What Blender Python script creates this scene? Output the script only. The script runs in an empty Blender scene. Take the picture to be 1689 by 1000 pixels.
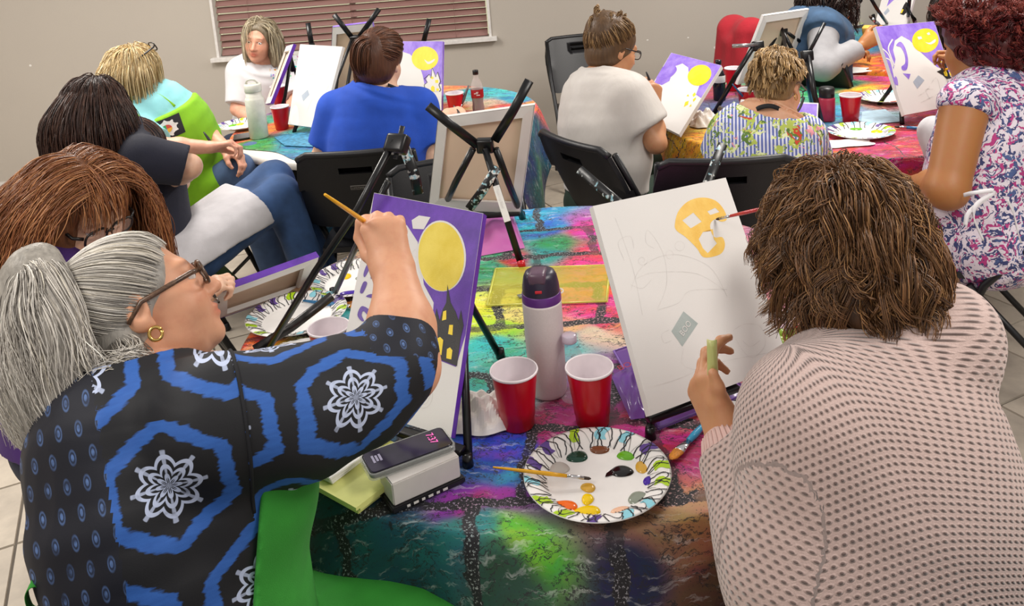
import bpy, bmesh, math, random
import numpy as np
import openvdb
from mathutils import Vector, Matrix, geometry
random.seed(7); rng = np.random.default_rng(7)
SC = bpy.context.scene; COL = SC.collection
# ------------------------------------------------------------------ camera
FPX, PITCH, ROLL, CX, CY, CAMH = 1411.0, math.radians(10.2), math.radians(4.44), 845.0, 107.0, 1.74
_c, _s = math.cos(PITCH), math.sin(PITCH)
_F = np.array([0, _c, -_s]); _U0 = np.array([0, _s, _c]); _R0 = np.array([1.0, 0, 0])
_R = _R0*math.cos(ROLL) - _U0*math.sin(ROLL); _U = _R0*math.sin(ROLL) + _U0*math.cos(ROLL)
_O = np.array([0, 0, CAMH])
cam_data = bpy.data.cameras.new('camera'); cam = bpy.data.objects.new('camera', cam_data); COL.objects.link(cam)
cam_data.sensor_width = 36.0; cam_data.lens = FPX/1689*36.0
cam_data.shift_y = -(500-CY)/1689.0; cam_data.shift_x = (844.5-CX)/1689.0
cam_data.clip_start = 0.05
cam.matrix_world = Matrix(((_R[0], _U[0], -_F[0], 0), (_R[1], _U[1], -_F[1], 0), (_R[2], _U[2], -_F[2], CAMH), (0, 0, 0, 1)))
SC.camera = cam
# ------------------------------------------------------------------ world, light, exposure
w = bpy.data.worlds.new('room_ambience'); SC.world = w; w.use_nodes = True
bg = w.node_tree.nodes['Background']; bg.inputs[0].default_value = (1.0, 0.955, 0.91, 1); bg.inputs[1].default_value = 0.60
def area_light(name, loc, size, power, color=(1, .945, .88)):
    d = bpy.data.lights.new(name, 'AREA'); d.shape = 'RECTANGLE'; d.size, d.size_y = size; d.energy = power; d.color = color
    o = bpy.data.objects.new(name, d); o.location = loc; COL.objects.link(o); return o
area_light('ceiling_lamp', (-1.5, 0.5, 2.72), (0.6, 1.2), 30)
area_light('ceiling_lamp', (-3.5, 3.4, 2.72), (0.6, 1.2), 50)  # unseen lamp added to brighten the left wall
area_light('ceiling_lamp', (1.7, 0.9, 2.72), (0.6, 1.2), 44)
area_light('ceiling_lamp', (-1.75, 3.9, 2.72), (0.6, 1.2), 58)
area_light('ceiling_lamp', (1.7, 3.9, 2.72), (0.6, 1.2), 66)
SC.view_settings.view_transform = 'Standard'; SC.view_settings.look = 'None'
SC.view_settings.exposure = 0.0; SC.view_settings.gamma = 1.0; SC.view_settings.use_curve_mapping = False
# ------------------------------------------------------------------ helpers: photo pixel -> point at a real distance
def ray(x, y): return _R*(x-CX)/FPX - _U*(y-CY)/FPX + _F
def PZ(x, y, z):
    d = ray(x, y); return _O + d*(z-CAMH)/d[2]
def PY(x, y, Y):
    d = ray(x, y); return _O + d*Y/d[1]
A = lambda *v: np.array(v, float)
def nrm(v): v = np.asarray(v, float); return v/(np.linalg.norm(v)+1e-12)
def frame(fwd, up=(0, 0, 1)):
    y = nrm(fwd); x = nrm(np.cross(y, up)); z = np.cross(x, y); return np.stack([x, y, z], 1)
def lin(c):
    if isinstance(c, str): c = [int(c[i:i+2], 16)/255 for i in (0, 2, 4)]
    return tuple((x/12.92 if x <= .04045 else ((x+.055)/1.055)**2.4) for x in c[:3])
# ------------------------------------------------------------------ materials
class NT:
    def __init__(s, name):
        s.m = bpy.data.materials.new(name); s.m.use_nodes = True; s.t = s.m.node_tree; s.n = s.t.nodes; s.l = s.t.links
        s.b = s.n['Principled BSDF']
    def node(s, typ, **k):
        nd = s.n.new(typ)
        for a, v in k.items():
            if a.startswith('i_'):
                key = a[2:]; key = int(key) if key.isdigit() else key.replace('_', ' ')
                s.put(nd.inputs[key], v)
            else: setattr(nd, a, v)
        return nd
    def put(s, inp, v):
        if hasattr(v, 'is_output'): s.l.new(v, inp)
        else:
            if inp.type == 'RGBA' and len(v) == 3: v = (*v, 1)
            inp.default_value = v
    def math(s, op, a, b=None, c=None, clamp=False):
        nd = s.n.new('ShaderNodeMath'); nd.operation = op; nd.use_clamp = clamp
        for i, v in enumerate((a, b, c)):
            if v is not None: s.put(nd.inputs[i], v)
        return nd.outputs[0]
    def mix(s, f, a, b):
        nd = s.n.new('ShaderNodeMix'); nd.data_type = 'RGBA'
        s.put(nd.inputs[0], f); s.put(nd.inputs[6], a); s.put(nd.inputs[7], b); return nd.outputs[2]
    def step(s, v, lo, hi):
        nd = s.n.new('ShaderNodeMapRange'); s.put(nd.inputs[0], v); nd.inputs[1].default_value = lo; nd.inputs[2].default_value = hi
        return nd.outputs[0]
    def noise(s, vec, scale, detail=3, rough=.5):
        nd = s.node('ShaderNodeTexNoise'); nd.inputs['Scale'].default_value = scale; nd.inputs['Detail'].default_value = detail
        nd.inputs['Roughness'].default_value = rough
        if vec is not None: s.l.new(vec, nd.inputs['Vector'])
        return nd.outputs[0]
    def obj(s): return s.node('ShaderNodeTexCoord').outputs['Object']
    def attr(s, name): return s.node('ShaderNodeAttribute', attribute_name=name)
    def sep(s, v):
        nd = s.n.new('ShaderNodeSeparateXYZ'); s.l.new(v, nd.inputs[0]); return nd.outputs
    def comb(s, x, y, z=0.0):
        nd = s.n.new('ShaderNodeCombineXYZ')
        for i, v in enumerate((x, y, z)): s.put(nd.inputs[i], v)
        return nd.outputs[0]
    def scale(s, v, sc):
        nd = s.node('ShaderNodeMapping'); s.l.new(v, nd.inputs[0]); nd.inputs['Scale'].default_value = sc; return nd.outputs[0]
    def bump(s, h, strength=.3, dist=.002):
        nd = s.node('ShaderNodeBump'); nd.inputs['Strength'].default_value = strength; nd.inputs['Distance'].default_value = dist
        s.l.new(h, nd.inputs['Height']); s.l.new(nd.outputs[0], s.b.inputs['Normal'])
    def set(s, **k):
        for a, v in k.items(): s.put(s.b.inputs[a.replace('_', ' ')], v)
        return s.m
_mc = {}
def mat(name, col, rough=.5, metal=0.0, var=.08, scale=40, bump=0.0, **k):
    """simple procedural material: base colour with a little noise in it"""
    if name in _mc: return _mc[name]
    t = NT(name); c = lin(col)
    n = t.noise(t.obj(), scale, 4)
    f = t.step(n, .3, .7)
    t.set(Base_Color=t.mix(f, tuple(x*(1-var) for x in c), tuple(min(1, x*(1+var)) for x in c)), Roughness=rough, Metallic=metal)
    if bump: t.bump(n, bump, .002)
    for a, v in k.items(): t.put(t.b.inputs[a.replace('_', ' ')], v)
    _mc[name] = t.m; return t.m
def clear(name, col, rough=.05, alpha=.25, trans=0.0):
    if name in _mc: return _mc[name]
    t = NT(name); n = t.noise(t.obj(), 25, 3)
    t.set(Base_Color=lin(col), Roughness=rough, Alpha=alpha, Transmission_Weight=trans); t.bump(n, .25, .004)
    _mc[name] = t.m; return t.m
# ------------------------------------------------------------------ objects
def empty(name, label=None, cat=None, loc=(0, 0, 0), group=None):
    o = bpy.data.objects.new(name, None); o.location = [float(x) for x in loc]; o.empty_display_size = .05; COL.objects.link(o); tag(o, label, cat, group); return o
def tag(o, label=None, cat=None, group=None, kind=None):
    if label: o['label'] = label
    if cat: o['category'] = cat
    if group: o['group'] = group
    if kind: o['kind'] = kind
    return o
def link(name, me, m, parent=None, smooth=True):
    if m is not None:
        for mm in (m if isinstance(m, (list, tuple)) else [m]): me.materials.append(mm)
    if smooth: me.polygons.foreach_set('use_smooth', np.ones(len(me.polygons), bool))
    o = bpy.data.objects.new(name, me); COL.objects.link(o)
    if parent is not None:
        o.parent = parent; o.matrix_parent_inverse = Matrix.Translation(-parent.location) if parent.type == 'EMPTY' and parent.parent is None else Matrix()
    return o
def pydata(name, v, f, m, parent=None, smooth=True):
    me = bpy.data.meshes.new(name); me.from_pydata([tuple(map(float, x)) for x in v], [], [tuple(int(i) for i in x) for x in f]); me.update()
    return link(name, me, m, parent, smooth)
def copy_tree(o, parent=None):
    c = o.copy(); COL.objects.link(c)
    if parent is not None:
        mi = o.matrix_parent_inverse.copy(); c.parent = parent; c.matrix_parent_inverse = mi
    for ch in list(o.children): copy_tree(ch, c)
    return c
class MB:
    """collects shapes (world coordinates) into one mesh"""
    def __init__(s): s.v = []; s.f = []
    def add(s, v, f):
        o = len(s.v); s.v += [tuple(map(float, x)) for x in v]; s.f += [tuple(i+o for i in x) for x in f]; return s
    def box(s, c, size, R=None, bev=0.0):
        c = A(*c); h = A(*size)/2; R = np.eye(3) if R is None else R
        if bev <= 0:
            v = [c+R@(h*A(x, y, z)) for x in (-1, 1) for y in (-1, 1) for z in (-1, 1)]
            return s.add(v, [(0, 1, 3, 2), (4, 6, 7, 5), (0, 4, 5, 1), (2, 3, 7, 6), (0, 2, 6, 4), (1, 5, 7, 3)])
        bm = bmesh.new(); bmesh.ops.create_cube(bm, size=2.0)
        for q in bm.verts: q.co = Vector([q.co[i]*h[i] for i in range(3)])
        bmesh.ops.bevel(bm, geom=bm.edges[:], offset=bev, segments=2, affect='EDGES', profile=.6)
        v = [c+R@np.array(q.co) for q in bm.verts]; f = [tuple(x.index for x in p.verts) for p in bm.faces]; bm.free(); return s.add(v, f)
    def tube(s, pts, r, n=8, cap=True, flat=1.0, side=None):
        pts = [np.asarray(p, float) for p in pts]; N = len(pts); rs = r if hasattr(r, '__len__') else [r]*N
        v = []; f = []; prev = None
        for i, p in enumerate(pts):
            t = nrm(pts[min(i+1, N-1)]-pts[max(i-1, 0)])
            if prev is None:
                a = np.asarray(side, float) if side is not None else (A(0, 0, 1) if abs(t[2]) < .9 else A(1, 0, 0))
            else: a = prev
            a = nrm(a - t*(a@t)); prev = a; b = np.cross(t, a)
            for k in range(n):
                th = 2*math.pi*k/n; v.append(p+rs[i]*(a*math.cos(th)*flat+b*math.sin(th)))
        for i in range(N-1):
            for k in range(n): f.append((i*n+k, i*n+(k+1) % n, (i+1)*n+(k+1) % n, (i+1)*n+k))
        if cap: f.append(tuple(range(n-1, -1, -1))); f.append(tuple((N-1)*n+k for k in range(n)))
        return s.add(v, f)
    def lathe(s, prof, c=(0, 0, 0), n=32, axis=None, closed=False):
        c = A(*c); R = np.eye(3) if axis is None else frame(np.cross(axis, A(.3, .5, .1)), axis)
        v = []; f = []; idx = []
        for r, z in prof:
            if r < 1e-6: idx.append([len(v)]*n); v.append(c+R@A(0, 0, z))
            else:
                idx.append(list(range(len(v), len(v)+n)))
                for k in range(n): v.append(c+R@A(r*math.cos(2*math.pi*k/n), r*math.sin(2*math.pi*k/n), z))
        pr = list(zip(idx[:-1], idx[1:])) + ([(idx[-1], idx[0])] if closed else [])
        for a, b in pr:
            for k in range(n):
                q = [a[k], a[(k+1) % n], b[(k+1) % n], b[k]]; q2 = []
                for i in q:
                    if i not in q2: q2.append(i)
                if len(q2) >= 3: f.append(tuple(q2))
        return s.add(v, f)
    def sphere(s, c, r, n=12, R=None):
        r = A(*r) if hasattr(r, '__len__') else A(r, r, r); R = np.eye(3) if R is None else R
        o = MB(); o.lathe([(math.sin(math.pi*i/(n//2+2)), -math.cos(math.pi*i/(n//2+2))) for i in range(n//2+3)], n=n)
        return s.add([A(*c)+R@(r*A(*q)) for q in o.v], o.f)
    def build(s, name, m, parent=None, smooth=True):
        return pydata(name, s.v, s.f, m, parent, smooth)
def autosmooth(o, ang=35):
    me = o.data; bm = bmesh.new(); bm.from_mesh(me)
    for e in bm.edges:
        if len(e.link_faces) == 2 and e.calc_face_angle(0) > math.radians(ang): e.smooth = False
    bm.to_mesh(me); bm.free(); return o
def text(name, body, m, parent, origin, xdir, ydir, size, lift=.0006):
    """flat lettering as a mesh; origin is the lower left of the line"""
    cu = bpy.data.curves.new(name, 'FONT'); cu.body = body; cu.size = 1.0; cu.resolution_u = 3
    o = bpy.data.objects.new(name, cu); COL.objects.link(o)
    dg = bpy.context.evaluated_depsgraph_get(); me = bpy.data.meshes.new_from_object(o.evaluated_get(dg))
    bpy.data.objects.remove(o)
    x = nrm(xdir); y = nrm(ydir); z = np.cross(x, y); M = np.stack([x*size, y*size, z*size], 1)
    co = np.zeros(len(me.vertices)*3); me.vertices.foreach_get('co', co); co = co.reshape(-1, 3)@M.T + np.asarray(origin) + z*lift
    me.vertices.foreach_set('co', co.ravel()); me.update(); me.materials.clear()
    return tag(link(name, me, m, parent, False), kind='stuff')
# ------------------------------------------------------------------ signed-distance modelling (one continuous skin per figure)
_sd = rng.normal(size=(24, 3)); _sp = rng.uniform(0, 6.28, 24)
def wob(p, scale, n=8, off=0):
    r = 0
    for i in range(n):
        k = (i+off) % 24; r = r+np.sin(p@(_sd[k]*scale)+_sp[k])
    return r/n
class SDF:
    def __init__(s, lo, hi, vox):
        s.v = vox; s.lo = np.asarray(lo, float); s.sh = np.ceil((np.asarray(hi)-s.lo)/vox).astype(int)+1
        s.D = np.full(s.sh, .08, np.float32)
    def _blk(s, lo, hi, pad):
        a = np.clip(np.floor((lo-pad-s.lo)/s.v).astype(int), 0, s.sh); b = np.clip(np.ceil((hi+pad-s.lo)/s.v).astype(int)+1, 0, s.sh)
        if np.any(b <= a): return None, None
        ax = [(s.lo[i]+np.arange(a[i], b[i])*s.v).astype(np.float32) for i in range(3)]
        P = np.stack(np.meshgrid(*ax, indexing='ij'), -1)
        return (slice(a[0], b[0]), slice(a[1], b[1]), slice(a[2], b[2])), P
    def _comb(s, sl, d, k, op):
        D = s.D[sl]
        if op == 'add':
            h = np.maximum(k-np.abs(D-d), 0)/max(k, 1e-6); s.D[sl] = np.minimum(D, d)-h*h*k*.25
        elif op == 'sub':
            d = -d; h = np.maximum(k-np.abs(D-d), 0)/max(k, 1e-6); s.D[sl] = np.maximum(D, d)+h*h*k*.25
    def cone(s, a, b, ra, rb=None, k=.02, op='add', flat=None, cap=0):
        rb = ra if rb is None else rb; a = np.asarray(a, float); b = np.asarray(b, float); m = max(ra, rb)
        sl, P = s._blk(np.minimum(a, b)-m, np.maximum(a, b)+m, k+2.5*s.v)
        if sl is None: return s
        ba = (b-a).astype(np.float32); pa = P-a.astype(np.float32); t = np.clip((pa@ba)/max(float(ba@ba), 1e-9), 0, 1)
        q = pa-t[..., None]*ba
        if flat is not None:
            n, sc = flat; n = nrm(n).astype(np.float32); q = q + n*((q@n)*(1/sc-1))[..., None]
            d = np.linalg.norm(q, axis=-1)-(ra+(rb-ra)*t)
            d = d*np.float32(min(1, sc)*.5+.5)
        else: d = np.linalg.norm(q, axis=-1)-(ra+(rb-ra)*t)
        if cap:
            u = (ba/max(float(np.linalg.norm(ba)), 1e-9)).astype(np.float32)
            if cap & 1: d = np.maximum(d, (P-b.astype(np.float32))@u)
            if cap & 2: d = np.maximum(d, -(pa@u))
        s._comb(sl, d.astype(np.float32), k, op); return s
    def path(s, pts, rs, k=.02, **kw):
        for i in range(len(pts)-1): s.cone(pts[i], pts[i+1], rs[i], rs[i+1], k if i == 0 else min(k, .02), **kw)
        return s
    def ell(s, c, r, R=None, k=.02, op='add'):
        c = np.asarray(c, float); r = np.asarray(r, float)*np.ones(3); R = np.eye(3) if R is None else R
        e = np.sqrt(((R*r)**2).sum(1))
        sl, P = s._blk(c-e, c+e, k+2.5*s.v)
        if sl is None: return s
        q = ((P-c.astype(np.float32))@R.astype(np.float32)); k0 = np.linalg.norm(q/r.astype(np.float32), axis=-1); k1 = np.linalg.norm(q/(r*r).astype(np.float32), axis=-1)
        s._comb(sl, (k0*(k0-1)/np.maximum(k1, 1e-6)).astype(np.float32), k, op); return s
    def cut(s, p, n):
        """keep the side of the plane the normal points away from"""
        ax = [(s.lo[i]+np.arange(s.sh[i])*s.v).astype(np.float32) for i in range(3)]; n = nrm(n); p = np.asarray(p, float)
        d = (ax[0][:, None, None]-p[0])*n[0]+(ax[1][None, :, None]-p[1])*n[1]+(ax[2][None, None, :]-p[2])*n[2]
        s.D = np.maximum(s.D, d.astype(np.float32)); return s
    def band(s): return np.abs(s.D) < 4*s.v
    def displace(s, fn):
        m = s.band(); idx = np.argwhere(m); P = s.lo+idx*s.v; s.D[m] += fn(P).astype(np.float32); return s
    def grid_pts(s):
        ax = [(s.lo[i]+np.arange(s.sh[i])*s.v) for i in range(3)]; return np.stack(np.meshgrid(*ax, indexing='ij'), -1)
    def mesh(s, name, m, parent=None, color=None, attrs=None, adapt=0.0):
        D = s.D.copy(); D[0] = D[-1] = .08; D[:, 0] = D[:, -1] = .08; D[:, :, 0] = D[:, :, -1] = .08
        g = openvdb.FloatGrid(.08); g.copyFromArray(D); g.transform = openvdb.createLinearTransform(1.0)
        pts, tris, quads = g.convertToPolygons(isovalue=0.0, adaptivity=adapt)
        V = pts*s.v+s.lo
        if len(V) == 0: print('EMPTY SDF', name); V = np.zeros((3, 3)); tris = np.array([[0, 1, 2]]); quads = np.zeros((0, 4), int)
        # keep only the biggest pieces: drop crumbs
        me = bpy.data.meshes.new(name); me.vertices.add(len(V)); me.vertices.foreach_set('co', V.astype(np.float32).ravel())
        nt, nq = len(tris), len(quads)
        loops = np.concatenate([tris[:, ::-1].ravel(), quads[:, ::-1].ravel()]).astype(np.int32)
        me.loops.add(len(loops)); me.loops.foreach_set('vertex_index', loops)
        me.polygons.add(nt+nq); st = np.concatenate([np.arange(nt)*3, nt*3+np.arange(nq)*4]).astype(np.int32)
        me.polygons.foreach_set('loop_start', st); me.update(calc_edges=True)
        if len(me.polygons) > 20:
            bm = bmesh.new(); bm.from_mesh(me); bm.verts.ensure_lookup_table()
            seen = np.zeros(len(bm.verts), bool); comps = []
            for v0 in bm.verts:
                if seen[v0.index]: continue
                st_ = [v0]; seen[v0.index] = True; comp = [v0]
                while st_:
                    q = st_.pop()
                    for e in q.link_edges:
                        o = e.other_vert(q)
                        if not seen[o.index]: seen[o.index] = True; st_.append(o); comp.append(o)
                comps.append(comp)
            if len(comps) > 1:
                comps.sort(key=len); bmesh.ops.delete(bm, geom=[v for c in comps[:-1] for v in c], context='VERTS')
            bmesh.ops.smooth_vert(bm, verts=bm.verts[:], factor=.5, use_axis_x=True, use_axis_y=True, use_axis_z=True)
            bm.to_mesh(me); bm.free(); me.update()
        V = np.zeros(len(me.vertices)*3, np.float32); me.vertices.foreach_get('co', V); V = V.reshape(-1, 3)
        if color is not None: set_col(me, color(V))
        for nm, fn in (attrs or {}).items():
            a = me.attributes.new(nm, 'FLOAT_VECTOR', 'POINT'); a.data.foreach_set('vector', np.asarray(fn(V), np.float32).ravel())
        return link(name, me, m, parent)
def set_col(me, C):
    a = me.color_attributes.new('Col', 'FLOAT_COLOR', 'POINT'); C = np.asarray(C, np.float32)
    if C.shape[1] == 3: C = np.concatenate([C, np.ones((len(C), 1), np.float32)], 1)
    a.data.foreach_set('color', C.ravel())
# ------------------------------------------------------------------ shared materials
def skin_material():
    t = NT('skin'); a = t.attr('Col'); o = t.obj()
    n = t.noise(o, 60, 4); n2 = t.noise(o, 380, 2)
    c = t.mix(t.math('MULTIPLY', t.step(n, .45, .75), .35), a.outputs['Color'], t.mix(.5, a.outputs['Color'], lin('b0503c')))
    t.set(Base_Color=c, Roughness=.48, Subsurface_Weight=.12, Subsurface_Scale=.006); t.put(t.b.inputs['Subsurface Radius'], (1, .35, .2))
    t.bump(n2, .12, .001); return t.m
SKIN = skin_material()
def hair_material():
    t = NT('hair'); a = t.attr('Col'); n = t.noise(t.scale(t.obj(), (140, 140, 22)), 1.0, 3)
    t.set(Base_Color=t.mix(t.step(n, .3, .7), t.mix(.35, a.outputs['Color'], (0, 0, 0)), a.outputs['Color']), Roughness=.42, Specular_IOR_Level=.4)
    t.bump(n, .5, .004); return t.m
HAIR = hair_material()
def strand_material():
    t = NT('hair_strand'); a = t.attr('Col'); t.set(Base_Color=a.outputs['Color'], Roughness=.36, Specular_IOR_Level=.45); return t.m
STRAND = strand_material()
def cloth_mat(name, col, rough=.85, weave=700, folds=.5, var=.1):
    if name in _mc: return _mc[name]
    t = NT(name); o = t.obj(); c = lin(col)
    n = t.noise(o, 14, 3); w_ = t.noise(o, weave, 2)
    h = t.math('ADD', t.math('MULTIPLY', n, folds*6), w_)
    t.set(Base_Color=t.mix(t.step(n, .3, .7), tuple(x*(1-var) for x in c), tuple(min(1, x*(1+var)) for x in c)), Roughness=rough, Sheen_Weight=.04)
    t.bump(h, .35, .003); _mc[name] = t.m; return t.m
BLACKPL = mat('black_plastic', '17171a', .42, var=.25, scale=200, bump=.15)
BLACKMT = mat('black_metal_tube', '131316', .38, .2, var=.3, scale=60)
EASELM = mat('easel_black', '0e0e11', .3, .1, var=.3, scale=80)
def paint_smeared():
    t = NT('easel_black_paint_smeared'); o = t.obj(); n = t.noise(o, 60, 4); m2 = t.noise(o, 95, 2)
    c = t.mix(t.step(m2, .4, .6), lin('7fb9c9'), lin('d9d6d0')); t.set(Base_Color=t.mix(t.step(n, .57, .62), lin('0e0e11'), c), Roughness=.35); return t.m
EASELP = paint_smeared()
WOODM = None
def wood_mat(name, a, b):
    t = NT(name); o = t.scale(t.obj(), (6, 60, 60)); n = t.noise(o, 1.0, 5, .6)
    t.set(Base_Color=t.mix(n, lin(a), lin(b)), Roughness=.6); t.bump(n, .1, .001); return t.m
WOODM = wood_mat('pine_stretcher_wood', 'c9a272', 'e2c69a')
def canvas_cloth(name, col):
    t = NT(name); o = t.obj(); n = t.noise(o, 900, 2); n2 = t.noise(o, 9, 3); c = lin(col)
    t.set(Base_Color=t.mix(n2, tuple(x*.95 for x in c), c), Roughness=.75); t.bump(n, .18, .001); return t.m
CANVW = canvas_cloth('primed_white_canvas', 'dfdcd9'); CANVB = canvas_cloth('raw_canvas_back', 'e6d3bd'); CANVP = canvas_cloth('pinkish_canvas_back', 'e3c9b0')
def paint_mat(name, a, b, rough=.45, sc=18):
    if name in _mc: return _mc[name]
    t = NT(name); o = t.obj(); n = t.noise(t.scale(o, (1, 1, .45)), sc, 5, .65); n2 = t.noise(o, 420, 3)
    t.set(Base_Color=t.mix(t.step(n, .32, .68), lin(a), lin(b)), Roughness=rough); t.bump(n2, .25, .001); _mc[name] = t.m; return t.m
PPURP = paint_mat('purple_paint', '4e1f8e', '6a35b4'); PLILAC = paint_mat('lilac_paint', '7a55c8', 'a58be0'); PYEL = paint_mat('yellow_paint', 'ecc90e', 'f3d93a')
PYELD = paint_mat('pale_yellow_paint', 'd9bf2a', 'e6d052'); PGOLD = paint_mat('golden_yellow_paint', 'e3b23c', 'edc65c', .4, 40); PBLACK = paint_mat('black_paint', '120f12', '1d191c')
PGREY = paint_mat('grey_blue_paint', '9fa9b8', 'b2bac6'); PDARKP = paint_mat('deep_purple_paint', '5b3f8f', '6f55a8'); PSLATE = paint_mat('slate_paint', '9aa5a3', 'a8b1ae')
PENCIL = mat('pencil_line', 'd3cfcc', .8, var=.15)
CUPRED = mat('red_cup_plastic', 'c00a1e', .28, var=.06, scale=12); CUPWHITE = mat('white_cup_plastic', 'efe6ea', .35, var=.04)
WHITEPL = mat('white_plastic', 'dcd9d4', .4, var=.04)
PAPER = mat('white_paper', 'ebe8e4', .8, var=.05, scale=20, bump=.2)
CHROME = mat('chrome', 'c9c9cc', .18, 1.0, var=.1)
BRISTLE_O = mat('orange_bristle', 'd98a2b', .6, var=.25, scale=300); BRISTLE_D = mat('dark_bristle', '3a2a20', .6, var=.25, scale=300)
HANDLE_Y = mat('yellow_lacquered_handle', 'e8ab1e', .25, var=.08); HANDLE_B = mat('blue_lacquered_handle', '2f6f9e', .25, var=.1); HANDLE_R = mat('red_lacquered_handle', 'b8282e', .25); HANDLE_K = mat('dark_handle', '26282e', .3)
LENS = clear('spectacle_lens', 'f2f4f6', .05, .12)
# ------------------------------------------------------------------ the room
WALLY = 5.98
def wall_material():
    t = NT('greige_painted_wall'); o = t.obj(); n = t.noise(o, 1.3, 3); n2 = t.noise(o, 90, 4); c = t.mix(n, lin('b2aaa0'), lin('bbb3a8'))
    t.set(Base_Color=c, Roughness=.8); t.bump(n2, .12, .003); return t.m
WALLM = wall_material()
WX0, WX1, WZ0, WZ1 = -2.07, -.13, .88, 2.05
def slab(name, boxes, m):
    b = MB()
    for lo, hi in boxes: b.box((A(*lo)+A(*hi))/2, A(*hi)-A(*lo))
    return tag(b.build(name, m, None, False), kind='structure')
# back wall as one shell with a real opening for the window
def wall_with_hole():
    xs = [-5.2, WX0, WX1, 5.6]; zs = [0, WZ0, WZ1, 2.8]; v = []; f = []
    for y in (WALLY, WALLY+.14):
        for z in zs:
            for x in xs: v.append((x, y, z))
    for j in range(3):
        for i in range(3):
            if i == 1 and j == 1: continue
            a = j*4+i; f.append((a, a+1, a+5, a+4)); f.append((a+16, a+20, a+21, a+17))
    for a, b in ((5, 6), (6, 10), (10, 9), (9, 5)): f.append((a, b, b+16, a+16))
    for a, b in ((0, 3), (3, 15), (15, 12), (12, 0)): f.append((a, a+16, b+16, b))
    return tag(pydata('wall_back', v, f, WALLM, None, False), kind='structure')
wall = wall_with_hole()
slab('wall_left', [((-5.34, -3, 0), (-5.2, WALLY+.14, 2.8))], WALLM); slab('wall_right', [((5.6, -3, 0), (5.74, WALLY+.14, 2.8))], WALLM)
SPK = mat('white_spackle', 'e6e3de', .9)
for i, (px, py, s) in enumerate(((50, 108, .011), (1068, 66, .008), (1135, 62, .007), (1183, 78, .016))):
    p = PY(px, py, WALLY); v = []; 
    for k in range(9):
        a = k/9*6.283; v.append(p+A(math.cos(a)*s*(1.6 if i == 3 else 1)*random.uniform(.7, 1.2), 0, math.sin(a)*s*random.uniform(.5, 1))+A(0, -.0005, 0))
    tag(pydata('wall_chip', v, [tuple(range(8, -1, -1))], SPK, wall, False), kind='stuff')
slab('baseboard_back', [((-5.2, WALLY-.016, 0), (5.6, WALLY, .085)), ((-5.2, WALLY-.011, .085), (5.6, WALLY, .098))], mat('white_trim_paint', 'd2cdc7', .5))
# window: casing, sill, glass and a mahogany slatted blind
TRIM = mat('white_window_trim', 'dcd8d4', .45)
win = tag(empty('window_1', loc=(WX0, WALLY, WZ0)), kind='structure')
m_ = MB(); m_.box(((WX0+WX1)/2, WALLY-.012, WZ0-.014), (WX1-WX0+.075, .075, .03), bev=.004); m_.build('sill', TRIM, win, False)
for x in (WX0+.008, WX1-.008):
    MB().box((x, WALLY+.03, (WZ0+WZ1)/2), (.018, .08, WZ1-WZ0)).build('jamb', TRIM, win, False)
MB().box(((WX0+WX1)/2, WALLY+.03, WZ1-.01), (WX1-WX0, .08, .02)).build('head_jamb', TRIM, win, False)
for x0, x1 in ((WX0+.02, (WX0+WX1)/2-.02), ((WX0+WX1)/2+.02, WX1-.02)):
    MB().box(((x0+x1)/2, WALLY+.11, (WZ0+WZ1)/2), (x1-x0, .006, WZ1-WZ0)).build('pane', clear('window_glass', 'dfe6e4', .02, .2), win, False)
MB().box(((WX0+WX1)/2, WALLY+.11, (WZ0+WZ1)/2), (.04, .03, WZ1-WZ0)).build('mullion', TRIM, win, False)
def lit_outside():
    t = NT('outdoor_daylight_glow'); n = t.noise(t.obj(), 2.0, 3); t.set(Base_Color=lin('cfc8a8'), Emission_Color=t.mix(n, lin('e8e0b8'), lin('cdd6c0')), Emission_Strength=.9); return t.m
slab('outdoor_glow_panel_1', [((WX0-1.0, WALLY+.9, -.2), (WX1+1.0, WALLY+.94, 2.8))], lit_outside())  # added glowing panel beyond the glass, stands in for daylight between the slats
blind = empty('window_blind', 'mahogany brown slatted blind hanging in the white framed window', 'blind', ((WX0+WX1)/2, WALLY+.02, WZ0))
def slat_mat():
    t = NT('mahogany_slat'); o = t.obj(); n = t.noise(t.scale(o, (3, 80, 80)), 1.0, 4)
    t.set(Base_Color=t.mix(n, lin('7a5550'), lin('9e7a73')), Roughness=.4); return t.m
SLAT = slat_mat(); sm = None; z = WZ0+.035; k = 0
Rt = np.array(Matrix.Rotation(math.radians(50), 3, 'X'))
while z < WZ1-.06:
    b = MB(); b.box(((WX0+WX1)/2, WALLY+.045, z), (WX1-WX0-.05, .05, .0035), Rt); 
    if sm is None: o = b.build('slat', SLAT, blind, False); sm = o; z0 = z
    else:
        o = sm.copy(); COL.objects.link(o); o.location = (random.uniform(-.002, .002), 0, z-z0); o.rotation_euler = (0, random.uniform(-.0012, .0012), 0)
    z += .0485; k += 1
MB().box(((WX0+WX1)/2, WALLY+.045, WZ0+.012), (WX1-WX0-.05, .045, .014), bev=.003).build('bottom_rail', SLAT, blind, False)
MB().box(((WX0+WX1)/2, WALLY+.045, WZ1-.03), (WX1-WX0-.05, .05, .04)).build('head_rail', SLAT, blind, False)
for x in (WX0+.25, (WX0+WX1)/2, WX1-.25):
    MB().tube([(x, WALLY+.018, WZ0+.01), (x, WALLY+.018, WZ1-.03)], .0012, 5).build('ladder_cord', SLAT, blind)
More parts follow.
